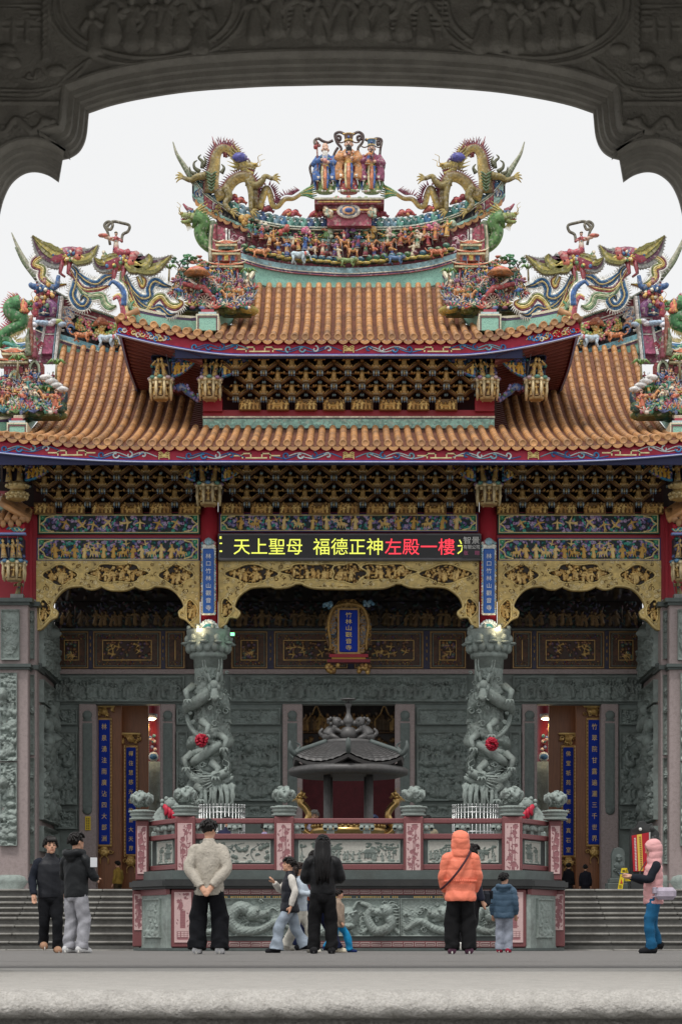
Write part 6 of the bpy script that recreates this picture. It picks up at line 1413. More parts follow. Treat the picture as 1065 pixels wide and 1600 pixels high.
def ridge_end():
    q = MB(); exp_(q, [(337, 350), (353, 358), (353, 396), (337, 388)], YR-.08, .3, 'b04a60')
    for a in ((335, 347, 338, 390), (352, 356, 355, 397), (357, 358, 359, 398)): bx(q, *a, YR-.12, .2, 'e4e2dc')
    exp_(q, [(359, 361), (383, 371), (383, 405), (359, 398)], YR-.06, .3, '8f2a48')
    for k in range(16): X, Z = P(R.uniform(361, 381), R.uniform(371, 398), YR); th = np.linspace(0, 4.5, 8); rr = .06; tube(q, np.stack((X+rr*np.cos(th), np.full(8, YR-.09), Z+rr*np.sin(th)), -1), .016, 'e0b8c0', 4)
    exp_(q, [(303, 284), (318, 299), (318, 320), (303, 306)], YR-.06, .3, 'a8cfc4'); exp_(q, [(318.5, 302), (331, 312), (331, 330), (318.5, 321)], YR-.06, .3, 'a03048'); exp_(q, [(332, 313), (347, 322), (347, 339), (332, 331)], YR-.05, .3, 'd8cfd0')
    for k in range(10): X, Z = P(R.uniform(307, 317), R.uniform(300, 306), YR); th = np.linspace(0, 4.5, 8); tube(q, np.stack((X+.06*np.cos(th), np.full(8, YR-.09), Z+.06*np.sin(th)), -1), .018, R.choice(['3f6fb0', 'd8a84a', 'e8e4dc']), 4)
    for k in range(10): X, Z = P(R.uniform(334, 345), R.uniform(322, 336), YR); th = np.linspace(0, 4.5, 8); tube(q, np.stack((X+.06*np.cos(th), np.full(8, YR-.09), Z+.06*np.sin(th)), -1), .018, R.choice(['8a3a5a', 'b8a04a']), 4)
    part(q, 'ridge_end_panel', M['ceramic'])
    q = MB(); p = pp([(270, 221), (276, 240), (287, 258), (302, 281), (318, 299)], YR, 5); tube(q, p, np.linspace(.015, .13, len(p)), 'a8a890', 6, flat=.6); p2 = pp([(277, 242), (288, 262), (303, 285)], YR-.06, 5); tube(q, p2, np.linspace(.02, .06, len(p2)), '6f7a5a', 5)
    part(q, 'swallowtail_tip', M['ceramic'])
    q = MB(); p = pp([(334, 344), (332, 362), (331, 385), (332, 412)], YR-.25, 5); tube(q, p, np.array([.02]+[.1]*(len(p)-1)), '5f6f52', 8); p = pp([(336, 350), (335, 372), (336, 410)], YR-.34, 5); tube(q, p, np.linspace(.03, .07, len(p)), '8f3040', 7); p = pp([(330, 352), (328, 378), (329, 408)], YR-.34, 5); tube(q, p, np.linspace(.02, .05, len(p)), 'b8b090', 6)
    part(q, 'flame_horn', M['ceramic'])
ridge_end()
# battle frieze on the main ridge: each figure a piece of its own
CH = dict(horse=['b5642f', '8a4a2a', 'c8843f', 'd0b8a0', '6a3428'])
for sg in (-1, 1):
    m = (lambda x: x) if sg < 0 else (lambda x: 2*CX-x)
    for i in range(17):
        x = 392+i*9.2+R.uniform(-2, 2)
        yb = onr(bas, m(x))-11-R.choice((0, 6, 13, 20)); X, Z = P(m(x), yb, YR); q = MB()
        if i % 3 == 1: beast3(q, (X, YR-.28, Z), .34, R.choice((-1, 1)), R.choice(CH['horse']), None, R.choice(ROBES)); q.build('ceramic_horseman', M['ceramic'], ridge)
        else: fig3(q, (X, YR-.25-R.uniform(0, .12), Z), R.uniform(.34, .44), R.uniform(-.8, .8)); q.build('ceramic_warrior', M['ceramic'], ridge)
    for i in range(13):
        x = 388+i*12; yb = onr(bas, m(x))-R.uniform(9, 12); q = MB(); X, Z = P(m(x), yb, YR)
        ball(q, (X, YR-.22, Z), (.16, .14, .06), R.choice(['8f8a3a', '3f5f3f', '2f4f4a']), 8, 4); ball(q, (X+.05, YR-.34, Z-.02), (.12, .06, .035), 'd0b84a', 7, 4); ball(q, (X-.08, YR-.3, Z+.08), (.1, .08, .07), R.choice(['3f7f6a', '4a7a4a', '7a3a4a', '2f6f8a']), 7, 4)
        q.build('ceramic_rock', M['ceramic'], ridge)
    for i in range(9):
        x = 396+i*17; yb = onr(bas, m(x))-R.uniform(24, 40); q = MB(); X, Z = P(m(x), yb, YR); tree3(q, (X, YR-.1, Z), R.uniform(.3, .45), R.choice(['3f7f54', '4a8a6a', '7a9a4a']), '5a4a3a', R.choice(FLORA)); q.build('ceramic_tree', M['ceramic'], ridge)
for x, dr, c, kind, sp in ((407, 1, 'd98a4a', 'tiger', '8a4a20'), (467, 1, 'b9cfd6', 'elephant', None), (543, 1, '7f9a5a', 'tiger', None), (617, 1, '4a6f9a', 'tiger', None), (681, 1, 'd0703c', 'tiger', '6a2f1a')):
    q = MB(); X, Z = P(x, onr(bas, x)-1, YR); beast3(q, (X, YR-.42, Z), .42, dr, c, 'c85a4a' if kind == 'elephant' else None, None, kind, sp); q.build('ceramic_'+('elephant' if kind == 'elephant' else 'beast'), M['ceramic'], ridge)
# ---------------------------------------------------------------- three deities on the pedestal
q = MB()
for a, c in (((491, 308, 600, 311, .0), 'b8b49a'), ((491, 311, 600, 318.5, .05), '8f3040'), ((496, 313.5, 595, 315.5, .03), 'd9b04a'), ((504, 318.5, 587, 323, .12), '6a2434'), ((504, 326, 587, 328, .1), 'd9a84a'), ((504, 323, 587, 332, .14), '8f3040'), ((511, 332, 580, 352, .2), 'b04a60')): bx(q, *a[:4], YR-.55+a[4], .9, c)
for x in (512, 579): X, Z = P(x, 340, YR); [tube(q, [(X+R.uniform(-.1, .1), YR-.42, Z+R.uniform(-.1, .14)), (X+R.uniform(-.12, .12), YR-.44, Z+R.uniform(-.14, .1))], .05, R.choice(['e4dcc2', '8fae9a', 'd8b890']), 5) for k in range(14)]
X, Z = P(544.5, 338, YR)
for rr, c in ((.3, 'e8e0d0'), (.25, '5f6f8a'), (.2, 'e0a05a'), (.12, '2f559a')): lathe(q, [(rr, -.03), (rr, .03)], (0, 0, 0), c, 16) if 0 else ball(q, (X, YR-.42-.5*(.35-rr)*.4, Z), (rr, .05, rr*.62), c, 14, 8)
for x in (523, 545, 566): X, Z = P(x, 321, YR); [ball(q, (X+R.uniform(-.1, .1), YR-.46, Z+R.uniform(-.03, .06)), .05, R.choice(['d88a5a', 'd0607a', '6a9a5a']), 6, 4) for k in range(7)]
q.build('statue_pedestal', M['ceramic'], hall)
def deity(xc, yt, label, robe, over, hat, beard, bald=False, staff=False, child=False):
    X, Zb = P(xc, 308, YR); h = P(0, yt, YR)[1]-Zb; Y = YR-.3
    t = thing('deity_statue', label, 'statue', (X, Y, Zb), 'deity statues on the main ridge')
    q = MB(); L = lambda a, b, c: (X+a*h, Y+b*h, Zb+c*h)
    lathe(q, [(.15*h, 0, robe), (.175*h, .05*h, robe), (.15*h, .25*h, robe), (.13*h, .45*h, robe), (.135*h, .5*h, 'd9b04a'), (.13*h, .53*h, 'd9b04a'), (.15*h, .62*h, over), (.15*h, .72*h, over), (.08*h, .78*h, over), (.05*h, .8*h, 'd8a98c')], (X, Y, Zb), n=14, sy=.7)
    for s_ in (-1, 1):
        tube(q, [L(s_*.13, 0, .72), L(s_*.2, -.04, .58), L(s_*.1, -.15, .56+.06*(s_ < 0))], [.07*h, .085*h, .06*h], over, 8)
        tube(q, spl([L(s_*.13, -.1, .56), L(s_*.18, -.1, .4), L(s_*.15, -.1, .22)], 4), np.linspace(.05, .1, 9)*h, over, 8, flat=.45); tube(q, spl([L(s_*.14, -.13, .3), L(s_*.16, -.12, .2)], 3), .035*h, 'e8dcc8', 6, flat=.5); ball(q, L(s_*.06, -.17, .57+.05*(s_ < 0)), .035*h, 'd8a98c', 6, 5)
        tube(q, spl([L(s_*.05, -.12, .5), L(s_*.06, -.14, .3), L(s_*.04, -.13, .06)], 4), .022*h, ('e6d8a0', '2f62a8')[s_ > 0], 5); tube(q, spl([L(s_*.16, .02, .4), L(s_*.2, 0, .2), L(s_*.17, -.03, .02)], 4), np.linspace(.05, .025, 9)*h, '5f8f5a' if s_ > 0 else '2f62a8', 6)
    tube(q, [L(0, -.12, .5), L(0, -.14, .3), L(0, -.13, .04)], [.035*h, .04*h, .045*h], 'd07a4a', 6, flat=.5)
    for k in range(46): a, c = R.uniform(-2.6, -.5), R.uniform(.04, .72); ball(q, (X+.155*h*math.cos(a), Y+.115*h*math.sin(a), Zb+c*h), .018*h, R.choice(FLORA+['2f62a8', 'e8dcc8']), 5, 4)
    for k in range(7): ball(q, L(-.16+.053*k, -.08+R.uniform(-.02, .02), .02), (.04*h, .04*h, .025*h), R.choice(['e8e4dc', 'c8a0a0', '8aa06a']), 6, 4)
    q.build('robe', M['ceramic'], t)
    q = MB(); ball(q, L(0, -.01, .87), (.07*h, .07*h, .085*h), 'd8a98c', 10, 7); ball(q, L(0, -.08, .86), .016*h, 'd09a80', 5, 4)
    for s_ in (-1, 1): ball(q, L(s_*.028, -.068, .885), .012*h, '2a2420', 5, 4); ball(q, L(s_*.07, 0, .87), (.015*h, .02*h, .03*h), 'd8a98c', 5, 4)
    if bald: ball(q, L(0, .0, .935), (.065*h, .065*h, .08*h), 'd8a98c', 9, 6)
    if beard:
        for k in range(7): tube(q, spl([L(-.03+.01*k, -.07, .83), L(-.045+.015*k, -.09, .74), L(-.03+.01*k, -.1, .64)], 3), np.linspace(.016, .006, 7)*h, beard, 5)
    q.build('head', M['ceramic'], t)
    q = MB()
    if not bald:
        lathe(q, [(.078*h, .91*h, hat), (.08*h, .95*h, 'd9b04a'), (.07*h, .96*h, hat), (.085*h, 1.04*h, hat), (.09*h, 1.06*h, 'd9b04a'), (.02*h, 1.07*h, hat)], (X, Y, Zb), n=10)
        for s_ in (-1, 1): tube(q, [L(s_*.06, 0, 1.03), L(s_*.1, 0, 1.08)], .012*h, 'd9b04a', 4); tube(q, spl([L(s_*.07, .02, .93), L(s_*.14, .02, .91), L(s_*.2, .02, .93)], 3), .013*h, '6a4a3a', 5)
        ball(q, L(0, -.08, .98), .025*h, '2f559a', 6, 4); q.build('hat', M['ceramic'], t)
    if staff:
        q = MB(); tube(q, [L(-.16, -.1, .02), L(-.15, -.12, .6), L(-.17, -.1, 1.02)], .018*h, '7a3a2a', 6); ball(q, L(-.19, -.1, .9), .05*h, 'b03a3a', 7, 5); ball(q, L(-.12, -.1, .93), .035*h, '8f3a3a', 6, 4); q.build('staff', M['ceramic'], t)
        q = MB(); ball(q, L(.0, -.17, .6), .05*h, 'e0948a', 7, 5); q.build('peach', M['ceramic'], t)
    if child:
        q = MB(); fig3(q, L(-.08, -.2, .5), .3*h, 0, 'd98a3a', '2f62a8'); q.build('held_child', M['ceramic'], t)
    return t
d1 = deity(508, 231, 'bald long bearded old deity with a staff, left of three roof statues', '7a8f4a', '2f62a8', '', 'e8e4dc', True, True)
d2 = deity(544.5, 221, 'tallest deity in a tall hat with long black beard, middle of three roof statues', 'b03a44', 'c8843f', '6a4a2a', '1f1d20')
d3 = deity(580, 229, 'deity in purple robe holding a child, right of three roof statues', '7f9a5a', '8f3f63', '3f6a8a', '2a2420', False, False, True)
def scrollwork(t, pts, n=5, cl=True):
    q = MB(); p = pp(pts, YR-.05, n); tube(q, p, .035, '5a4a48', 6); q.build('cloud_ribbon', M['ceramic'], t)
scrollwork(d2, [(527, 245), (533, 232), (526, 222), (523, 210), (530, 206), (538, 209), (545, 213), (552, 209), (560, 206), (567, 211), (566, 222), (559, 232), (563, 245)])
scrollwork(d2, [(524, 214), (530, 219), (532, 214), (527, 212), (524, 218)]); scrollwork(d2, [(566, 214), (560, 219), (558, 214), (563, 212), (566, 218)])
scrollwork(d1, [(520, 219), (512, 222), (504, 220), (497, 216), (491, 220), (493, 226), (497, 222)]); scrollwork(d1, [(520, 245), (524, 236), (528, 230)]); scrollwork(d1, [(490, 252), (484, 262), (488, 280), (486, 292)])
scrollwork(d3, [(570, 217), (578, 220), (588, 216), (596, 219), (594, 232), (593, 246)]); scrollwork(d3, [(596, 221), (590, 226), (589, 221), (593, 219)]); scrollwork(d3, [(593, 248), (600, 258), (595, 276), (600, 292)])
# ---------------------------------------------------------------- dragons
def claw(q, p, d, s, col):
    d = np.array(d, float); d /= np.linalg.norm(d)
    for a in (-.7, -.25, .25, .7):
        e = np.array((d[0]*math.cos(a)-d[2]*math.sin(a), 0, d[0]*math.sin(a)+d[2]*math.cos(a))); tube(q, spl([p, p+e*.55*s+np.array((0, -.02, .06*s)), p+e*s-np.array((0, 0, .1*s))], 3), np.linspace(.045, .01, 7), col, 5)
def roof_dragon():
    Y = YR-.12; X, Z = P(340, 330, Y); t = thing('roof_dragon', 'golden dragon with red mane rearing on the left end of the main ridge', 'dragon', (X, Y, Z), 'pair of dragons on the main ridge')
    RG = ['7a2f45', '8a6a3a', 'a08a40', 'd9c27a', 'e6d490', 'd9c27a', 'a08a40', '8a6a3a']
    q = MB(); p = pp([(374, 259), (366, 244), (356, 233), (345, 232), (337, 243), (334, 262), (330, 282), (330, 300, .1)], Y, 6); tube(q, p, np.concatenate((np.linspace(.085, .11, 20), np.linspace(.11, .22, len(p)-20))), None, 10, ring=['8f7c3c', '75602f', '8a2f40', '7a2f45', '6a5a30', '6a5a30', '8a7a3a', 'e0c060', 'e6d490', 'c0a048'])
    for k in range(6): tube(q, [W(322+.8*k, 268+5*k, Y-.25), W(330, 273+5*k, Y-.31), W(338-.8*k, 268+5*k, Y-.25)], .03, '4f6a45', 5)
    p2 = pp([(336, 306), (350, 300), (362, 284), (376, 276), (390, 278), (397, 294), (398, 312), (400, 326, .05)], Y, 6); tube(q, p2, np.linspace(.16, .1, len(p2)), None, 10, ring=['7f6c34', 'b89a48', 'e0c870', 'b89a48', '7f6c34', '6a5a30', '7a2f45', '7a2f45', '8a2f40', '6f5a30'])
    p3 = pp([(404, 326, .05), (410, 308), (416, 294), (422, 304), (426, 320), (434, 322), (445, 311), (458, 310), (470, 303)], Y, 6); tube(q, p3, np.linspace(.1, .045, len(p3)), None, 9, ring=['8f7c3c', 'd0b050', 'e0cc80', '8f7c3c', '6a5a30', '7a2f45', '7a2f45', '8a2f40', '6f5a30'])
    q.build('body', M['ceramic'], t)
    q = MB()
    for pt, s_, l in ((p[4:], -1, .16), (p2, 1, .13), (p3, 1, .13)): n = side(pt, s_); n = n*np.sign(n[:, 2:3]+.2) if l < .15 else n; spines(q, pt+n*.1, n, 1, l+.06*np.array([R.random() for i in range(len(pt))]), .035, '7a3048')
    for k in range(22): a = W(346+R.uniform(-10, 26), 236+R.uniform(-4, 10), Y); tube(q, [a, a+np.array((-.1+R.uniform(-.1, .1), 0, .22+R.uniform(0, .2)))], [.035, .006], R.choice(['8f3a4a', '7a2f45', 'b06a5a']), 4)
    q.build('mane', M['ceramic'], t)
    q = MB(); head3(q, W(379, 257, Y), .33, (1, -.12, -.28), (0, 0, 1), 'b09a4a', 'c8a84a', '7a4a8a', 'b0a050', mouth='a03038'); ball(q, W(374, 246, Y-.1), (.2, .15, .13), '4a4a9a', 8, 5); q.build('head', M['ceramic'], t)
    for pts, d, nm in (([(322, 274), (308, 276), (298, 281), (286, 277)], (-1, 0, .15), 'foreleg'), ([(386, 284), (398, 290), (409, 283), (414, 275), (426, 279)], (1, 0, .1), 'foreleg'), ([(352, 292), (358, 306), (352, 318), (360, 330)], (1, 0, -.3), 'hindleg'), ([(388, 280), (392, 300), (392, 330)], (1, 0, -.5), 'hindleg')):
        q = MB(); pt = pp(pts, Y-.15, 5); tube(q, pt, np.linspace(.105, .05, len(pt)), '8a7a40', 8); claw(q, pt[-1], d, .2, 'b09a50'); q.build(nm, M['ceramic'], t)
    for pts in ([(312, 268), (304, 262), (303, 254), (308, 250)], [(316, 262), (316, 252), (310, 246), (314, 241)], [(318, 258), (321, 250), (318, 244)], [(306, 272), (298, 268), (296, 260)], [(346, 270), (350, 262), (346, 256)]): q = MB(); pt = pp(pts, Y-.05, 4); tube(q, pt, np.linspace(.06, .012, len(pt)), '5f6045', 6); q.build('flame', M['ceramic'], t)
    q = MB()
    for k in range(7):
        pt = pp([(468, 304), (478, 296+k*1.5), (488, 290+k*3.2), (497-abs(k-3), 285+k*4)], Y, 4); tube(q, pt, np.linspace(.045, .012, len(pt)), ['6f9a5a', 'd0b84a', '3f7f6a'][k % 3], 5)
    q.build('tail_tuft', M['ceramic'], t)
    return t
rd = roof_dragon(); rd2 = dup(rd, mirror=True, label='golden dragon with red mane rearing on the right end of the main ridge')
def fish_dragon():
    Y = YR-.2; X, Z = P(315, 384, Y); t = thing('fish_dragon', 'green scaled dragon head jutting out below the left main ridge tip', 'dragon', (X, Y, Z), 'green dragon heads under the main ridge tips')
    q = MB(); p = pp([(336, 392), (326, 386), (317, 376), (313, 363), (317, 352), (313, 344), (304, 341)], Y, 6); tube(q, p, np.linspace(.1, .24, len(p)), None, 10, ring=['5f8a45', '4a7a3f', '6f9a4a', '8fae5a', 'c8c07a', 'd8d0a0', 'c8c07a', '8fae5a', '6f9a4a', '4a7a3f']); spines(q, p, side(p, -1), 1, .34, .05, '5a7a50'); q.build('body', M['ceramic'], t)
    q = MB(); head3(q, W(302, 339, Y), .3, (-1, -.1, .05), (0, 0, 1), '8f9a50', 'c0a84a', '4a6f9a', 'c0b060', mouth='a03038'); tube(q, pp([(300, 330), (292, 325), (286, 318)], Y, 4), np.linspace(.08, .02, 9), '8f3a4a', 6); q.build('head', M['ceramic'], t)
    return t
fd = fish_dragon(); dup(fd, mirror=True, label='green scaled dragon head jutting out below the right main ridge tip')
# ---------------------------------------------------------------- scenes of small ceramics at the ends of the sloping ridges
def diorama(x0, y0, x1, y1, Y, label, extra, group):
    X, Z = P((x0+x1)/2, y1, Y); t = thing('roof_diorama', label, 'roof sculpture', (X, Y, Z), group)
    q = MB()
    for i in range(int((x1-x0)/4)):
        a = x0+(x1-x0)*R.random(); X, Z = P(a, y1-R.uniform(0, 10), Y); ball(q, (X, Y+R.uniform(-.1, .3), Z), (R.uniform(.15, .28), .2, R.uniform(.07, .12)), R.choice(['3f5f3a', '6f7a3a', '2f5f54', 'b8a84a', '4a6a7a']), 8, 5)
    a, c = P(x0+6, y1, Y); b_, _ = P(x1-4, y1, Y); q.add(*box(a, Y-.1, c-.05, b_, Y+.4, c+.02), col='7a7f4a')
    for i in range(int((x1-x0)/5)):     # rockwork rising behind the figures
        a = R.uniform(x0+8, x1-8); X, Z = P(a, R.uniform(y0+(y1-y0)*.35, y1-12), Y); ball(q, (X, Y+.35, Z), (R.uniform(.15, .3), .15, R.uniform(.15, .35)), R.choice(['3f6f5a', '5a6f4a', '6a5a6a', '4a6a7a', '7a6a4a']), 7, 5)
    q.build('rock_base', M['ceramic'], t)
    def put(name, fn): q = MB(); fn(q); q.build(name, M['ceramic'], t)
    n = int((x1-x0)*(y1-y0)/190)
    for i in range(n):
        u, v = R.random(), R.random(); x = x0+4+(x1-x0-8)*u; y = y1-4-(y1-y0)*.62*v*(1-abs(u-.5)*.7); X, Z = P(x, y, Y); yy = Y-.32+.5*v
        k = i % 6
        if k == 1: put('ceramic_horseman', lambda q: beast3(q, (X, yy, Z), R.uniform(.3, .4), R.choice((-1, 1)), R.choice(CH['horse']), None, R.choice(ROBES)))
        elif k == 4: put('ceramic_tree', lambda q: tree3(q, (X, yy+.1, Z), R.uniform(.35, .55), R.choice(['3f8a54', '4a8a6a', '7a9a4a', 'c86a5a']), '5a4a3a', R.choice(FLORA)))
        else: put('ceramic_figure', lambda q: fig3(q, (X, yy, Z), R.uniform(.34, .46), R.uniform(-.8, .8)))
    q = MB()
    for i in range(int((x1-x0)*3.2)):    # leaves, blossoms, spears and rock chips between the figures
        u, v = R.random(), R.random(); x = x0+(x1-x0)*u; y = y1+3-(y1-y0)*.8*v*(1-abs(u-.5)*.8); X, Z = P(x, y, Y); yy = Y-.42+.5*v; c = R.choice(FLORA+['3f7f6a', '2f6f8a', '4a8a5a', 'd8d0c0', '8a4a5a', '5a6a9a', 'b8a050'])
        k = R.random()
        if k < .5: ball(q, (X, yy, Z), (R.uniform(.03, .09), .04, R.uniform(.03, .07)), c, 6, 4)
        elif k < .8: [tube(q, [(X, yy, Z), (X+.13*math.cos(j), yy-.03, Z+.13*math.sin(j))], [.035, .008], c, 4) for j in (.4, 1.3, 2.2, 2.9)]
        else: tube(q, [(X, yy, Z), (X+R.uniform(-.2, .2), yy, Z+R.uniform(.1, .3))], .012, '8a8f99', 4)
    q.build('ceramic_foliage', M['ceramic'], t)['kind'] = 'stuff'
    extra(put, Y); return t
def ex_up(put, Y):
    for i, (x, y, h) in enumerate(((281, 430, 30), (293, 424, 30), (313, 428, 30), (273, 455, 26), (268, 470, 22))): X, Z = P(x, y, Y); put('ceramic_tree', lambda q: tree3(q, (X, Y+.2, Z), h/63, ['4a8a6a', '3f8a54', 'c8705a', 'c86a5a', '5a9a6a'][i], '5a4a3a'))
    for x, y in ((388, 452), (264, 446)): X, Z = P(x, y, Y); put('ceramic_palm', lambda q: palm3(q, (X, Y-.1, Z), .5))
    X, Z = P(303, 420, Y); put('ceramic_rock', lambda q: [ball(q, (X+R.uniform(-.05, .05), Y+.3, Z-.12*k), (.14, .12, .13), 'a8b0a8', 7, 5) for k in range(5)])
    def cart(q):
        X, Z = P(321, 478, Y)
        for k in range(12): a = k*PI/6; tube(q, [(X+.17*math.cos(a), Y-.4, Z+.17*math.sin(a)), (X+.17*math.cos(a+PI/6), Y-.4, Z+.17*math.sin(a+PI/6))], .03, '7a3a3a', 5); tube(q, [(X, Y-.4, Z), (X+.17*math.cos(a), Y-.4, Z+.17*math.sin(a))], .012, 'c0a08a', 4)
        tube(q, [(X-.5, Y-.35, Z+.42), (X+.0, Y-.37, Z+.3), (X+.25, Y-.38, Z)], [.05, .08, .05], 'b03a3a', 6); tube(q, [(X-.35, Y-.38, Z+.5), (X+.2, Y-.4, Z+.1)], .03, 'e0d8c8', 5)
    put('ceramic_cart', cart)
    X, Z = P(316, 452, Y); put('ceramic_parasol', lambda q: lathe(q, [(.32, 0, 'd98a3a'), (.2, .12, 'c8503f'), (.02, .2, 'd9b04a')], (X-.1, Y-.35, Z+.25), n=10))
    X, Z = P(354, 449, Y+.3)
    def pag(q):
        for a in (-.26, -.09, .09, .26): tube(q, [(X+a, Y+.1, Z), (X+a, Y+.1, Z+.4)], .032, 'a82a3c', 7)
        q.add(*box(X-.29, Y+.2, Z, X+.29, Y+.6, Z+.4), col='3f7f8a'); roof3(q, (X, Y+.3, Z+.44), .41, .3, .12); q.add(*box(X-.25, Y+.14, Z+.57, X+.25, Y+.5, Z+.72), col='b8503f'); q.add(*box(X-.045, Y+.12, Z+.58, X+.045, Y+.14, Z+.7), col='e0c84a')
        for a in (-.15, .15): q.add(*box(X+a-.05, Y+.12, Z+.58, X+a+.05, Y+.14, Z+.7), col='2f5f8a')
        roof3(q, (X, Y+.3, Z+.75), .34, .26, .11); q.add(*box(X-.18, Y+.16, Z+.86, X+.18, Y+.44, Z+.95), col='5a8a7a'); roof3(q, (X, Y+.3, Z+.97), .26, .2, .11)
    put('ceramic_pagoda', pag)
dU = diorama(264, 400, 396, 486, 52.0, 'crowd of ceramic figures, trees and a wheeled cart, left end of the upper roof slope', ex_up, 'ceramic scenes on the upper roof')
dup(dU, mirror=True, label='crowd of ceramic figures, trees and a wheeled cart, right end of the upper roof slope')
def ex_lo(put, Y):
    for x, y in ((88, 598), (28, 592), (70, 640)): X, Z = P(x, y, Y); put('ceramic_palm', lambda q: palm3(q, (X, Y-.1, Z), .55))
    def gateh(q):
        for x0, y0, x1, y1 in ((6, 572, 36, 606), (38, 566, 66, 590)):
            bx(q, x0, y0, x1, y1, Y+.2, .4, '9a3040'); [bx(q, x0+.5+k*4.4, y0-2.5, x0+3.2+k*4.4, y0, Y+.18, .4, 'e0d8d0') for k in range(int((x1-x0)/4.4))]
            xm = (x0+x1)/2; X, Z = P(xm, y1, Y); tube(q, spl([(X-.1, Y+.17, Z), (X-.1, Y+.17, Z+.3), (X, Y+.17, Z+.42), (X+.1, Y+.17, Z+.3), (X+.1, Y+.17, Z)], 4), .035, 'b8c8a8', 6); bx(q, xm-5, y1-24, xm+5, y1, Y+.19, .1, '4a2a1a')
            for k in range(int((y1-y0)/4)): bx(q, x0, y0+4*k, x1, y0+4*k+.5, Y+.195, .1, '6f2030')
    put('ceramic_gatehouse', gateh)
    X, Z = P(22, 568, Y+.3); put('ceramic_pagoda', lambda q: (roof3(q, (X, Y+.3, Z), .36, .26, .13), roof3(q, (X, Y+.3, Z+.2), .27, .22, .13)))
    X, Z = P(84, 600, Y); put('ceramic_cloud', lambda q: [ball(q, (X-.15+.12*k, Y-.2, Z+.1-.09*k), (.16, .1, .07), 'd8d6d4', 7, 5) for k in range(4)])
    X, Z = P(54, 470, Y)
    def horn(q):
        p = pp([(50, 492), (47, 510), (50, 535), (49, 560)], Y+.1, 5); tube(q, p, np.linspace(.03, .13, len(p)), '8a4a35', 8); p = pp([(45, 512), (43, 530), (45, 556)], Y, 5); tube(q, p, np.linspace(.02, .08, len(p)), '6f7a5a', 7); p = pp([(53, 515), (55, 540), (54, 560)], Y, 5); tube(q, p, np.linspace(.02, .07, len(p)), '7a2a3a', 7)
    put('flame_horn', horn)
dL = diorama(-14, 572, 96, 648, 50.6, 'ceramic figures before little red gatehouses at the left end of the lower roof slope', ex_lo, 'ceramic scenes on the lower roof')
dup(dL, mirror=True, label='ceramic figures before little red gatehouses at the right end of the lower roof slope')
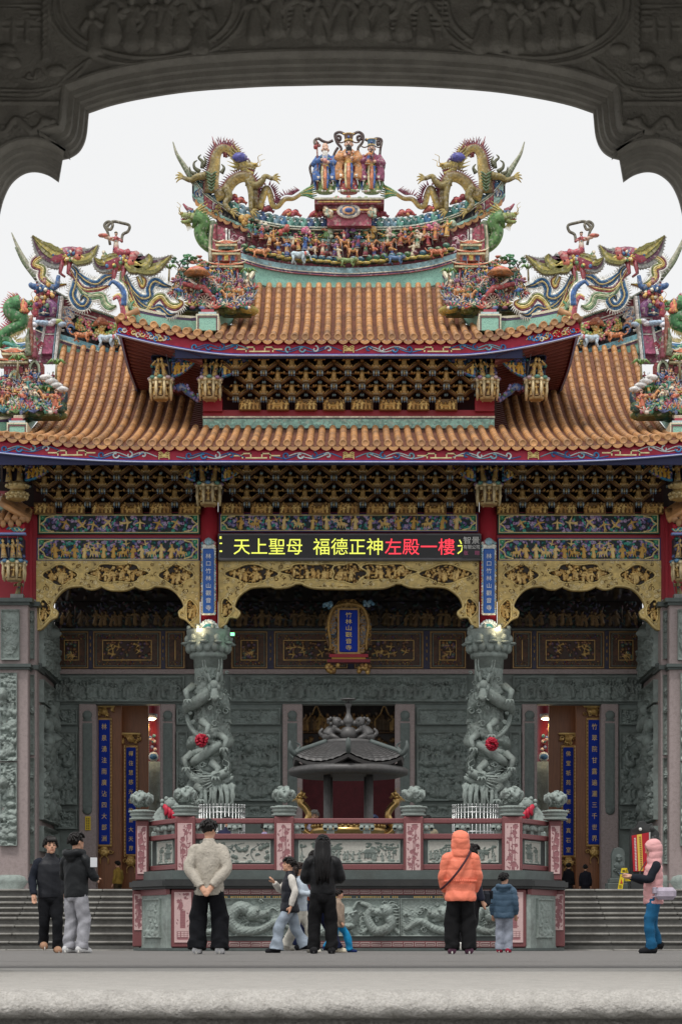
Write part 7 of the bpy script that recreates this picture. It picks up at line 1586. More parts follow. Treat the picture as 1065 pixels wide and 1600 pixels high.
# ---------------------------------------------------------------- side ridges of the lower roof
YSR = 56.6
def side_ridge():
    sx_ = [56, 75, 98, 124, 165, 199, 240, 300]
    cp = rs(list(zip(sx_, [429.5, 446, 459.5, 474.6, 488, 500, 508, 514]))); fr = rs(list(zip(sx_, [462, 470, 477, 487, 500, 508, 516, 522]))); ba = rs(list(zip(sx_, [506, 514, 522.6, 531, 543, 552.7, 561, 570]))); lo_ = rs(list(zip(sx_, [530, 537, 545, 552, 562, 570, 577, 585])))
    q = MB(); strip(q, sh(cp, 4), sh(fr, 6), YSR, .4, '9a3044'); o = part(q, 'side_ridge', M['ceramic'])
    q = MB(); strip(q, cp, sh(cp, 2), YSR-.12, .6, 'cfd6c4'); strip(q, sh(cp, 2), sh(cp, 4), YSR-.07, .5, '5f8f86'); strip(q, fr, sh(fr, 2), YSR-.08, .4, 'e4dcd4'); strip(q, sh(fr, 2), sh(fr, 5), YSR-.06, .4, '9a3044'); strip(q, sh(fr, 5), sh(fr, 7), YSR-.08, .4, 'e4dcd4'); q.build('ridge_cap', M['ceramic'], o)
    q = MB(); strip(q, sh(fr, 7), ba, YSR+.05, .3, '33303a'); q.build('ridge_frieze_back', M['ceramic'], o)
    q = MB(); strip(q, ba, sh(ba, 8), YSR-.1, .5, '6fb0c0'); strip(q, sh(ba, 8), sh(ba, 10), YSR-.14, .5, 'e4dcc2'); strip(q, sh(ba, 10), sh(ba, 14), YSR-.12, .5, '6a3a5a'); q.build('ridge_moulding', M['ceramic'], o)
    q = MB(); strip(q, sh(ba, 14), sh(lo_, 8), YSR-.1, .5, '97c9b6'); strip(q, sh(lo_, 7), sh(lo_, 12), YSR+.05, .5, '97c9b6'); q.build('mosaic_base', MOS, o)
    q = MB()
    for k in range(18): X, Z = P(R.uniform(98, 112), R.uniform(484, 518), YSR); th = np.linspace(0, 5, 9); tube(q, np.stack((X+.09*np.cos(th), np.full(9, YSR-.05), Z+.09*np.sin(th)), -1), .035, R.choice(['3f6fb0', '5a8fc0', 'e0a080', 'e8e4dc']), 5)
    for k in range(26):
        x = R.uniform(118, 185); y = 496+(x-118)*.32+R.uniform(-4, 24); X, Z = P(x, y, YSR); c = R.choice(['d0405a', 'e08a9a', 'd9b84a', '4a8a5a', '8ab05a', 'e0a05a'])
        for j in range(5): ball(q, (X+.06*math.cos(j*1.26), YSR-.12, Z+.06*math.sin(j*1.26)), .045, c, 5, 4)
        ball(q, (X, YSR-.16, Z), .035, 'e8d080', 5, 4)
    for pts in ([(118, 512), (140, 520), (165, 525), (188, 522)], [(150, 522), (160, 510), (172, 503)], [(180, 530), (187, 520), (190, 510)]): p = pp(pts, YSR-.08, 4); tube(q, p, .035, 'b8b04a', 5)
    for x, y in ((158, 512), (152, 470)): X, Z = P(x, y, YSR); tube(q, spl([(X-.2, YSR-.15, Z), (X, YSR-.2, Z+.12), (X+.2, YSR-.15, Z+.05)], 3), np.array([.02, .06, .09, .11, .1, .07, .03]), 'b0603a' if y > 500 else '5f9a6a', 6)
    q.build('ceramic_flowers', M['ceramic'], o)['kind'] = 'stuff'
    for x, y, kind, c, sp in ((130, 538, 'tiger', 'd9803f', '8a4a20'), (168, 548, 'elephant', 'b4c8d6', None)): q = MB(); X, Z = P(x, y, YSR); beast3(q, (X, YSR-.28, Z), .46, 1, c, 'c05a6a' if kind == 'elephant' else None, None, kind, sp); q.build('ceramic_'+kind, M['ceramic'], o)
    q = MB()
    for (a, b_, c, d) in (((74, 498), (90, 498), (86, 520), (70.5, 520)), ((70, 523), (85.5, 523), (81, 552), (65, 552)), ((78, 462), (93, 470), (90.5, 494), (75, 494))): exp_(q, [a, b_, c, d], YSR-.3, .2, 'b8507a')
    for off, c in ((0, 'e8e6e0'), (-3, '7f9fb0'), (2.2, 'd8d0c8')): exp_(q, [(94+off, 462), (96+off, 462), (86+off, 562), (84+off, 562)], YSR-.36, .3, c)
    exp_(q, [(70, 497), (74, 497), (64, 553), (60, 553)], YSR-.34, .2, 'd8d4d0')
    for y in (496, 521): bx(q, 70, y, 90, y+1.6, YSR-.34, .2, 'd8d4d0')
    exp_(q, [(60, 462), (94, 462), (84, 566), (50, 566)], YSR-.1, .2, '8f3a5a'); q.build('gable_panel', M['ceramic'], o)
    q = MB(); p = pp([(18, 363), (26, 382), (37.5, 405), (56, 430), (76, 447)], YSR, 5); tube(q, p, np.linspace(.015, .14, len(p)), 'a8a890', 6, flat=.6); p = pp([(24, 386), (37, 411), (57, 436)], YSR-.06, 5); tube(q, p, np.linspace(.02, .06, len(p)), '6f7a5a', 5); q.build('swallowtail_tip', M['ceramic'], o)
side_ridge()
# ---------------------------------------------------------------- phoenixes and their riders
def wing(q, pts, w0, Y, cols=('8a8a86', '5a2f45', '7f7a38', 'b8a84a', '7f7a38')):
    p = pp(pts, Y, 6); k = len(p); t = np.linspace(0, 1, k); wv = w0*np.clip(np.minimum(t*3+.5, (1-t)*2.2+.08), .05, 1); n = side(p); m = len(cols)
    for j, c in enumerate(cols):
        a0, a1 = 1-2*j/m, 1-2*(j+1)/m; V = []
        for i in range(k): V += [p[i]+n[i]*a0*wv[i]-np.array((0, .05+.02*j, 0)), p[i]+n[i]*a1*wv[i]-np.array((0, .05+.02*j, 0)), p[i]+n[i]*a1*wv[i]+np.array((0, .05, 0)), p[i]+n[i]*a0*wv[i]+np.array((0, .05, 0))]
        Q = [(i*4+e, i*4+4+e, i*4+4+(e+1) % 4, i*4+(e+1) % 4) for i in range(k-1) for e in range(4)]; q.add(V, Q, None, c)
    for sg in (-1, 1): spines(q, p+n*(wv*sg)[:, None], n*sg, 1, .045, .045, 'b0aea6', lean=-.5)
def phoenix(xb, yb, Y, label, wings, head, tails, grp, f=1):
    X, Z = P(xb, yb, Y); t = thing('phoenix_ornament', label, 'phoenix', (X, Y, Z), grp)
    q = MB(); L = lambda a, b, c=0: np.array((X+a, Y+c, Z+b))
    tube(q, spl([L(-.55*f, -.1), L(-.25*f, -.02), L(.1*f, .12), L(.4*f, .18)], 4), np.array([.08, .12, .17, .2, .22, .22, .22, .21, .19, .17, .14, .12, .1]), None, 9, ring=['8f2f45', 'b03a4a', 'd9a84a', 'e0c87a', '2f559a', '3f6a8a', '6f8a4a', '8f2f45', '7a2f55'])
    for k in range(30): ball(q, L(R.uniform(-.4, .35)*f, R.uniform(-.1, .22), -.17), .05, R.choice(['d9b84a', '3f6fa0', 'b03a4a', '5f8f5a', 'e8dcc0']), 5, 4)
    for a in (-.1, .1): tube(q, [L(a, -.1, -.1), L(a-.05*f, -.4, -.12), L(a+.08*f, -.5, -.14)], [.08, .045, .03], '8f2f3a', 6)
    q.build('body', M['ceramic'], t)
    q = MB(); h = np.array(W(*head, Y-.15)); tube(q, spl([L(.35*f, .16), (L(.35*f, .16)+h)/2+np.array((0, -.05, .06)), h], 4), np.linspace(.14, .08, 9), 'b04a4a', 7); ball(q, h, .11, 'c05a3a', 8, 5); tube(q, [h+np.array((.06*f, -.03, 0)), h+np.array((.24*f, -.04, -.06))], [.05, .008], 'e0c050', 5)
    for k in range(5): tube(q, spl([h+np.array((0, 0, .06)), h+np.array((-.1*f-.04*k, 0, .16)), h+np.array((-.24*f-.03*k*f, 0, .16-.05*k))], 3), np.linspace(.035, .01, 7), R.choice(['b03a4a', 'd9a84a', '7a3f73']), 5)
    ball(q, h+np.array((.04*f, -.09, .03)), .025, '1a1a1a', 5, 4); q.build('head', M['ceramic'], t)
    for wg in wings: q = MB(); wing(q, *wg, Y-.1 if len(wg) < 3 else Y); q.build('wing', M['ceramic'], t)
    for pts, wd, cols in tails: q = MB(); ribbon(q, pp(pts, Y-.12, 6), wd, cols, .04, 'e4e4dc', .1); q.build('tail_plume', M['ceramic'], t)
    return t
BLU = ['e6e4da', '2f6f9a', '24507f', 'd9c27a', '24507f', '2f6f9a', 'e6e4da']; YEL = ['e6e4da', '7a3048', 'c8a84a', 'e0d08a', '6f7a3a', 'e6e4da']; GRN = ['e6e4da', '6f9a6a', '9ab08a', 'd8d8b0', '6f9a6a', 'e6e4da']; RED = ['e6e4da', '9a3044', 'd9c27a', '6f3048', 'e6e4da']
ph1 = phoenix(104, 404, YSR-.3, 'phoenix with raised olive wings on the tip of the left side ridge', [([(100, 404), (82, 402), (66, 390), (51, 370)], .26), ([(112, 404), (126, 402), (140, 398), (153, 384)], .2)], (122, 402), [
    ([(96, 410), (84, 404), (72, 400), (58, 406), (54, 414), (66, 420), (66, 434), (82, 446), (104, 444)], .14, YEL),
    ([(112, 416), (120, 425), (118, 445), (114, 462), (122, 476), (132, 478), (138, 468), (130, 462), (126, 470)], .13, BLU),
    ([(118, 424), (136, 440), (152, 444), (166, 434), (182, 430)], .13, BLU), ([(110, 422), (128, 450), (150, 452), (172, 446)], .11, RED), ([(116, 440), (136, 462), (158, 462), (164, 474), (172, 480), (182, 478)], .13, GRN)], 'phoenixes on the side ridges')
dup(ph1, mirror=True, label='phoenix with raised olive wings on the tip of the right side ridge')
ph2 = phoenix(188, 412, 50.9, 'phoenix with spread wings above the left corner of the upper eave', [([(196, 412), (214, 414), (230, 406), (232, 398)], .2), ([(186, 404), (170, 412), (156, 414), (147, 404)], .17), ([(205, 408), (225, 416), (245, 414), (268, 400)], .2)], (205, 411), [
    ([(196, 430), (206, 452), (220, 466), (234, 464), (234, 450), (242, 440), (256, 446), (268, 448)], .12, BLU),
    ([(192, 430), (200, 460), (214, 480), (228, 486), (240, 470), (252, 464), (262, 476), (274, 480), (284, 474), (278, 468)], .13, YEL),
    ([(196, 436), (216, 470), (236, 482), (250, 480), (264, 492), (276, 490)], .09, BLU), ([(200, 440), (212, 474), (224, 494), (236, 500), (242, 492), (234, 486), (228, 492)], .12, RED),
    ([(214, 432), (222, 448), (226, 440), (220, 430)], .08, YEL), ([(190, 424), (192, 444), (200, 470), (212, 490)], .1, GRN)], 'phoenixes over the upper eave corners')
dup(ph2, mirror=True, label='phoenix with spread wings above the right corner of the upper eave')
def fairy():
    X, Z = P(182, 398, 50.9); t = thing('fairy_statue', 'small fairy in red with a looped ribbon, riding the left eave corner phoenix', 'statue', (X, 50.8, Z), 'fairies riding the corner phoenixes')
    q = MB(); fig3(q, (X, 50.8, Z), .5, .3, 'b03a4a', 'd8c8b0', hat='1f1d22'); tube(q, spl([(X-.05, 50.75, Z+.3), (X-.25, 50.7, Z+.35)], 3), .04, 'd8a98c', 6); ball(q, (X-.28, 50.7, Z+.38), (.13, .08, .05), 'c8604a', 7, 4); tube(q, spl([(X, 50.8, Z+.02), (X+.2, 50.75, Z), (X+.3, 50.75, Z+.08)], 3), np.linspace(.13, .03, 7), 'b03a4a', 7); q.build('figure', M['ceramic'], t)
    q = MB(); tube(q, pp([(172, 382), (168, 362), (163, 352), (169, 346), (176, 350), (173, 358), (167, 355), (176, 346), (190, 348), (202, 352), (200, 361), (192, 366), (190, 376)], 50.9, 5), .035, '6f6a5a', 6); q.build('ribbon', M['ceramic'], t); return t
fa = fairy(); dup(fa, mirror=True, label='small fairy in red with a looped ribbon, riding the right eave corner phoenix')
def warrior():
    Y = YSR-.4; X, Z = P(70, 492, Y); t = thing('warrior_statue', 'bearded ceramic guardian in blue armour on the left gable end', 'statue', (X, Y, Z), 'guardians on the gable ends')
    q = MB(); h = .95; fig3(q, (X, Y, Z), h, .2, '2f5a8a', 'd9a84a', 'b07a6a', '7a2f45'); 
    for k in range(40): ball(q, (X+R.uniform(-.22, .22), Y-.15+R.uniform(-.05, .08), Z+R.uniform(.0, .75)), R.uniform(.04, .07), R.choice(['2f5a8a', 'd9a84a', 'b03a4a', '5f8f6a', '7a3f73', 'e0d8c0']), 6, 4)
    for s_ in (-1, 1): tube(q, spl([(X+s_*.1, Y, Z+.68), (X+s_*.3, Y-.1, Z+.7), (X+s_*.36, Y-.1, Z+.86+.1*s_)], 4), np.linspace(.1, .05, 9), '3f6aa0', 7); tube(q, spl([(X+s_*.1, Y-.05, Z+.3), (X+s_*.25, Y-.15, Z+.15), (X+s_*.2, Y-.15, Z-.08)], 4), np.linspace(.13, .07, 9), '7a3f73' if s_ > 0 else 'b03a4a', 7)
    q.build('figure', M['ceramic'], t)
    q = MB()
    for k in range(9): ball(q, (X-.35+.1*k, Y-.1, Z-.25+R.uniform(-.05, .08)), (.12, .1, .07), R.choice(['d8d8e0', 'a8c0d8', 'c8a0b0', 'b0c070']), 7, 4)
    q.build('cloud', M['ceramic'], t); return t
wa = warrior(); dup(wa, mirror=True, label='bearded ceramic guardian in blue armour on the right gable end')
def gdragon():
    Y = 51.5; X, Z = P(20, 560, Y); t = thing('green_dragon', 'green and yellow looping dragon at the left edge of the lower roof', 'dragon', (X, Y, Z), 'green dragons at the edges of the lower roof')
    q = MB(); p = pp([(58, 528), (44, 540), (24, 542), (8, 528), (-4, 540), (4, 524), (22, 512), (34, 506), (34, 496), (24, 494), (16, 484), (22, 476), (32, 474)], Y, 6); tube(q, p, np.linspace(.06, .2, len(p)), None, 10, ring=['3f7f45', '2f6a3f', '4a8a4a', '9ab04a', 'e0d070', 'e6dc90', 'd9a84a', 'b04a3a', '5f8a3f', '3f7f45']); n = side(p); spines(q, p+n*.12, n, 1, .16, .04, 'b05060'); spines(q, p-n*.12, -n, 1, .13, .04, 'd8c890'); q.build('body', M['ceramic'], t)
    q = MB(); head3(q, W(34, 477, Y), .26, (1, -.2, .1), (0, 0, 1), '4a8a4a', 'd9a84a', '7a3f73', 'c8503f', mouth='a03038'); q.build('head', M['ceramic'], t)
    q = MB()
    for k in range(7): tube(q, spl([W(38+R.uniform(-4, 4), 488, Y-.1), W(36+R.uniform(-5, 5), 476, Y-.1), W(36+R.uniform(-3, 3), 464+R.uniform(0, 6), Y-.1)], 3), np.linspace(.07, .01, 7), R.choice(['e0803a', 'd9a84a', 'c8503f']), 5)
    q.build('flame', M['ceramic'], t)
    q = MB()
    for k in range(14): tube(q, spl([W(20+R.uniform(-20, 34), 548+R.uniform(-8, 6), Y-.1), W(24+R.uniform(-20, 34), 542+R.uniform(-8, 6), Y-.15), W(26+R.uniform(-20, 34), 546+R.uniform(-8, 6), Y-.1)], 3), .04, R.choice(['4a9a8a', 'c8d8d8', '6aa07a', '2f6f9a']), 5)
    q.build('wave', M['ceramic'], t); return t
gd = gdragon(); dup(gd, mirror=True, label='green and yellow looping dragon at the right edge of the lower roof')
def corner_curl():
    Y = 50.3; q = MB()
    for pts, c, w_ in (([(196, 500), (193, 486), (190, 474), (184, 464), (176, 468)], 'b03a4a', .09), ([(200, 500), (197, 484), (194, 472), (186, 460), (176, 464)], 'e0c87a', .07), ([(193, 478), (194, 458), (186, 446), (176, 440), (170, 446)], '2f5f9a', .085), ([(196, 478), (197, 456), (188, 442), (176, 436)], 'e6e4da', .05), ([(206, 500), (208, 488), (204, 478), (210, 470)], '4a8a5a', .07)):
        p = pp(pts, Y, 5); tube(q, p, np.linspace(w_, w_*.3, len(p)), c, 8)
    part(q, 'corner_curl', M['ceramic'])
    Yc = 49.0
corner_curl()
# ================================================================ SIGNS, CENSER AND SMALL THINGS
BLK = mat('sign_black', (.018, .018, .02), .4, var=.3, scale=60)
GRY = mat('sign_frame', (.12, .12, .13), .5, var=.2)
Y = YC-.28
X, Z = P(546, 875, Y); led = thing('led_sign', 'long black electronic sign with yellow and red characters under the middle frieze', 'sign', (X, Y, Z))
q = MB(); bxp(q, 340.5, 833, 751.5, 875.5, Y+.02, .2, None, .02); q.build('housing', GRY, led)
q = MB(); bx(q, 343, 836, 749, 871, Y, .03); q.build('display', BLK, led)
text('天上聖母', M['led'], 365, 841.5, 472, 866.5, Y, led, .006); text('福德正神', M['led'], 489, 841, 597.5, 867, Y, led, .006); text('左殿一樓', M['ledr'], 601, 841.5, 710, 867, Y, led, .006)
text('光', M['led'], 714, 842, 737, 866, Y, led, .004)
q = MB(); bx(q, 722, 836.5, 749.5, 871.5, Y-.03, .03); q.build('donor_plate', BLK, led)
text('智景', M['white'], 723.5, 838.5, 748.5, 849.5, Y-.03, led, .006); text('有限公司', M['white'], 723.5, 851.5, 748.8, 857.8, Y-.03, led, .006); PKL = mat('pink_lettering', (.5, .12, .25), .5); text('敬', PKL, 724, 860.5, 731, 867.5, Y-.03, led, .006); text('贈', PKL, 741.5, 860.5, 748.5, 867.5, Y-.03, led, .006)
q = MB(); bx(q, 343, 838, 346, 842, Y-.004, .004); bx(q, 343, 848, 347, 850, Y-.004, .004); bx(q, 343, 860, 347, 862.5, Y-.004, .004); q.build('lettering', M['led'], led)['kind'] = 'stuff'
# blue name plates on the red shafts
PLB = mat('enamel_blue', (.015, .1, .4), .35, var=.12)
def nameplate(xc, label):
    Y = YC-.34; X, Z = P(xc, 966, Y); t = thing('name_plate', label, 'sign', (X, Y, Z), 'blue name plates on the red columns')
    q = MB(); bxp(q, xc-11, 850, xc+11, 961, Y+.03, .05, 'dcdccf', .03)
    for sg in (-1, 1):
        for k in range(26): X, Z = P(xc+sg*10.6, 853+k*4.2, Y); ball(q, (X, Y+.04, Z), (.022, .03, .03), R.choice(['dcdccf', '7fb0c0', 'c8b070']), 5, 4)
    for k in range(5):
        for sg in (-1, 1): X, Z = P(xc+sg*k*2.4, 848-6+abs(k)*1.6, Y); ball(q, (X, Y+.04, Z), .04, R.choice(['dcdccf', '5f9fb0', 'b06070']), 6, 4)
    X, Z = P(xc, 846, Y); lathe(q, [(.01, -.05), (.12, 0), (.01, .05)], (0, 0, 0), n=3) if 0 else ball(q, (X, Y+.02, Z), (.1, .05, .09), '8fb8c8', 8, 5)
    q.build('frame', M['ceramic'], t)
    q = MB(); bxp(q, xc-8.8, 857, xc+8.8, 958, Y, .06, None, .02); q.build('blue_panel', PLB, t)
    text('林口竹林山觀音寺', M['white'], xc-4.2, 865, xc+4.2, 953.5, Y, t, .006, vert=True, sp=1.35)
    q = MB()
    for rr, c, d in ((15, 'dfe6e6', 0), (11.5, '2f8f94', -.02), (8, 'dfe6e6', -.04), (6, '2f62a8', -.06)):
        pts = [(xc+rr*math.cos(a), 989-rr*1.25*math.sin(a)) for a in np.linspace(0, PI, 16)]; exp_(q, pts, Y+.02+d, .06, c)
    for k in range(11): a = .2+k*.27; X, Z = P(xc+15*math.cos(a), 989-19*math.sin(a), Y); ball(q, (X, Y+.03, Z), .045, R.choice(['e8eaea', 'cfe0e4']), 6, 4)
    for sg in (-1, 1): X, Z = P(xc+sg*8, 985, Y); ball(q, (X, Y-.04, Z), (.1, .05, .07), '3f9f8a', 7, 4)
    q.build('wave_ornament', M['ceramic'], t)['kind'] = 'stuff'; return t
nameplate(325.5, 'blue vertical plate with white characters on the left red column'); nameplate(763.5, 'blue vertical plate with white characters on the right red column')
# plaque hung in the middle of the porch
Y = YC+1.4; X, Z = P(544, 1035, Y); pl = thing('hanging_plaque', 'blue upright plaque in a broad carved gilt frame over the middle door', 'plaque', (X, Y, Z))
r = Rel(507, 936, 581, 1034, Y, .7, '5f421c'); xc = 544
for i in range(280): 
    a = R.uniform(0, 2*PI); rr = R.uniform(.62, 1); r.spiral(xc+33*rr*math.cos(a), 985+46*rr*math.sin(a), R.uniform(2.5, 4.5), 1.1, 1.2, R.uniform(0, 6), R.choice((-1, 1)), 1.4, 1.5, R.choice(['7a5522', '94702f', '5f421a', '4a5a6a']))
r.dragon([(xc, 944), (xc-22, 950), (xc-31, 975), (xc-28, 1005), (xc-30, 1024)], 3.2, 'a07a34', 1.2, 2.5); r.dragon([(xc, 944), (xc+22, 950), (xc+31, 975), (xc+28, 1005), (xc+30, 1024)], 3.2, 'a07a34', 1.2, 2.5, head=-1)
r.mask = ((r.X-xc)/37)**2+((r.Yg-985)/50)**2 < 1; r.build('gilt_frame', M['gold'], pl, back=4)
q = MB(); bx(q, 527, 950, 561.5, 1022, Y-.06, .06, '9a7434'); q.build('inner_border', M['gold'], pl)
q = MB(); bxp(q, 530, 953, 558.5, 1019, Y-.08, .05, None, .02); q.build('blue_panel', M['blue'], pl)
text('竹林山觀音寺', M['letter'], 539.5, 957, 549.5, 1016, Y-.08, pl, .01, vert=True, sp=1.2)
q = MB(); bx(q, 514, 1022, 575, 1027, Y-.12, .2, '8f2430'); bx(q, 518, 1027, 571, 1030, Y-.1, .18, 'a07a34'); bx(q, 511, 1030, 578, 1035, Y-.14, .24, '6f1c26'); q.build('red_stand', M['paint'], pl)
for s_ in (-1, 1):
    q = MB(); X, Z = P(544+s_*25, 1047, Y); [ball(q, (X+R.uniform(-.13, .13), Y-.1, Z+R.uniform(-.07, .1)), .06, R.choice(['a07a34', '7a5522', 'c09848']), 6, 4) for k in range(14)]; q.build('gilt_foot', M['gold'], pl)
    q = MB(); X, Z = P(544+s_*32, 945, Y); [ball(q, (X+R.uniform(-.1, .1), Y-.05, Z+R.uniform(-.08, .08)), .05, R.choice(['6f9ab0', '4a7a94', '8aa8b0']), 6, 4) for k in range(10)]; q.build('cloud_crest', M['ceramic'], pl)
# couplet boards on the doors
def couplet(x0, y0, x1, y1, Y, chars, label):
    xc = (x0+x1)/2; w_ = x1-x0; X, Z = P(xc, y1+26, Y); t = thing('couplet_board', label, 'couplet board', (X, Y, Z), 'blue couplet boards on the doors')
    q = MB(); bxp(q, x0, y0, x1, y1, Y, .06, 'a9803a', .03)
    for k in range(int((y1-y0)/2.6)):
        for sg in (-1, 1): a, b_ = P(xc+sg*(w_/2-1.7), y0+3+k*2.6, Y); ball(q, (a, Y-.004, b_), .018, ('d8b566', '8f6a2c')[k % 2], 5, 4)
    q.build('gilt_frame', M['gold'], t)
    q = MB(); bxp(q, x0+3.4, y0+4, x1-3.4, y1-4, Y-.02, .04, None, .02); q.build('blue_panel', M['blue'], t)
    text(chars, M['letter'], xc-w_*.165, y0+10, xc+w_*.165, y1-9, Y-.02, t, .008, vert=True, sp=1.75)
    q = MB(); r = Rel(xc-w_*.72, y0-20, xc+w_*.72, y0+1, Y, .7, '6a4a1c')
    for k in range(16): r.spiral(xc+R.uniform(-.6, .6)*w_, y0-R.uniform(2, 17), R.uniform(2.5, 4), 1.1, 1.2, R.uniform(0, 6), R.choice((-1, 1)), 1.4, 1, R.choice(['c09848', 'a07a34', 'd8b566']))
    r.ell(xc, y0-9, 6, 6, 6, 0, 'c09848'); r.cap(xc-w_*.6, y0-17, xc+w_*.6, y0-17, 2, None, 1.5, 1, 'd8b566'); r.mask = r.H > .2; r.mb(q, 2); q.build('gilt_finial', M['gold'], t); q = MB()
    r = Rel(xc-w_*.65, y1-1, xc+w_*.65, y1+28, Y, .7, '6a4a1c')
    r.ell(xc, y1+8, 8, 7, 5, 0, 'b8903f'); [r.spiral(xc+s_*w_*.42, y1+7, 4, 1.2, 1.3, 0, s_, 1.4, 1, 'c09848') for s_ in (-1, 1)]; r.flower(xc, y1+8, 5, 'd8b566', 'c09848', 3); r.ell(xc, y1+2, 6, 4, 3, 0, 'b8903f')
    for s_ in (-1, 1): r.curve([(xc+s_*2, y1+14), (xc+s_*6, y1+18), (xc+s_*6, y1+26)], 1.3, .8, 1.4, 0, 'c09848')
    r.mask = r.H > .2; r.mb(q, 2); q.build('gilt_pendant', M['gold'], t); return t
couplet(150.5, 1121, 175, 1324, YB+.36, '林泉湧法雨廣沾四大部洲', 'bright blue couplet board nearest the left jamb of the left door')
couplet(193.5, 1164, 215.5, 1339, YB+1.0, '禪住慧慈光耀教普大天界', 'dark blue couplet board deeper inside the left door')
couplet(915.5, 1121, 941, 1324, YB+.36, '竹翠院甘露遍灑三千世界', 'bright blue couplet board nearest the right jamb of the right door')
couplet(876, 1164, 899, 1341, YB+1.0, '佛堂祇苑足德安禪真石室', 'dark blue couplet board deeper inside the right door')
# ---------------------------------------------------------------- incense burner
Y = 43.9; X0, Z0 = P(544, 1375, Y); ib = thing('incense_burner', 'large bronze incense burner with tiled canopy roof, two lions and gourd finial', 'incense burner', (X0, Y, 1.31))
z = lambda py: P(0, py, Y)[1]; k = 1/S(Y)
q = MB()
for sx_, sy_ in ((-1, -1), (1, -1), (-1, 1), (1, 1)): lathe(q, [(.075, z(1300)), (.07, z(1214))], (X0+sx_*33*k, Y+sy_*.42, 0), n=12) if 0 else None
for sx_, sy_ in ((-1, -1), (1, -1), (-1, 1), (1, 1)): q = MB(); lathe(q, [(.08, z(1320)), (.07, z(1300)), (.068, z(1212))], (X0+sx_*(33 if sy_ < 0 else 30)*k, Y+sy_*.4, 0), n=14); q.build('pillar', M['bronze'], ib)
q = MB(); lathe(q, [(.3, z(1212)), (1.0, z(1215)), (1.17, z(1211)), (1.18, z(1204)), (1.1, z(1200)), (.5, z(1190))], (X0, Y, 0), n=48); q.build('rim_disc', M['bronze'], ib)
q = MB(); N = 96; rows = 15; V = []
def roofpt(a, v):   # v 0 at the eave, 1 at the crown
    d = abs(((a*6/(2*PI)+.0) % 1)-.5)*2; d = 1-d          # 1 at the middle of a side, 0 at a hip
    re = 1.2-.16*d+.0; r_ = re*(1-v)**.9+.5*(1-(1-v)**.9); zz = z(1197)+(z(1163)-z(1197))*(v**.72)+(.15*(1-d)**2.2)*(1-v)**2
    return r_, zz
TL = M['bronze']
q = MB()
V = []; NR = 12; N = 144
for j in range(NR):
    for e in (0, 1):
        v = (j+e)/NR
        for i in range(N):
            a = 2*PI*i/N; r_, zz = roofpt(a, v); up = (.022 if e == 0 else .0)+(.012*(1-v) if i % 3 else 0.0); V.append((X0+r_*math.sin(a), Y-r_*math.cos(a), zz+up))
q.add(V, [(r_*N+i, r_*N+(i+1) % N, (r_+1)*N+(i+1) % N, (r_+1)*N+i) for r_ in range(2*NR-1) for i in range(N)])
V = []
for dz, sc in ((0, 1), (-.07, .98), (-.09, .9)):
    for i in range(N): r_, zz = roofpt(2*PI*i/N, 0); V.append((X0+r_*sc*math.sin(2*PI*i/N), Y-r_*sc*math.cos(2*PI*i/N), zz+dz))
q.add(V, [(r_*N+i, (r_+1)*N+i, (r_+1)*N+(i+1) % N, r_*N+(i+1) % N) for r_ in range(2) for i in range(N)])
q.build('canopy_roof', M['bronze'], ib)
for i in range(6):
    a = 2*PI*i/6; q = MB(); pts = []
    for v in (0, .1, .25, .5, .8, 1): r_, zz = roofpt(a, v); pts.append((X0+r_*math.sin(a), Y-r_*math.cos(a), zz+.03))
    e = np.array(pts[0]); d = np.array((math.sin(a), -math.cos(a), 0)); tube(q, spl([e+d*.1+np.array((0, 0, .26)), e+d*.1+np.array((0, 0, .1)), e]+pts[1:], 3), np.array([.012, .03, .04]+[.05]*19)[:22], None, 7)
    tube(q, spl([e+np.array((0, 0, .02)), e-d*.12+np.array((0, 0, .16)), e-d*.02+np.array((0, 0, .24))], 3), np.linspace(.04, .01, 7), None, 6); q.build('hip_horn', M['dstone'], ib)
q = MB(); lathe(q, [(.42, z(1168)), (.5, z(1164)), (.5, z(1159)), (.4, z(1156.5))], (X0, Y, 0), n=32); q.build('crown_ring', M['bronze'], ib)
q = MB(); lathe(q, [(.1, z(1158)), (.17, z(1152)), (.18, z(1145)), (.13, z(1138)), (.06, z(1136)), (.11, z(1131)), (.12, z(1127)), (.07, z(1121)), (.035, z(1114)), (.04, z(1106)), (.07, z(1101)), (.07, z(1100)), (.03, z(1100)), (.02, z(1096))], (X0, Y, 0), n=20); lathe(q, [(.13, z(1094.5)), (.16, z(1093.5)), (.13, z(1092))], (X0, Y, 0), n=18); [tube(q, [(X0+a, Y, z(1100)), (X0+a, Y, z(1094))], .008, None, 4) for a in (-.05, .05)]; q.build('gourd_finial', M['bronze'], ib)
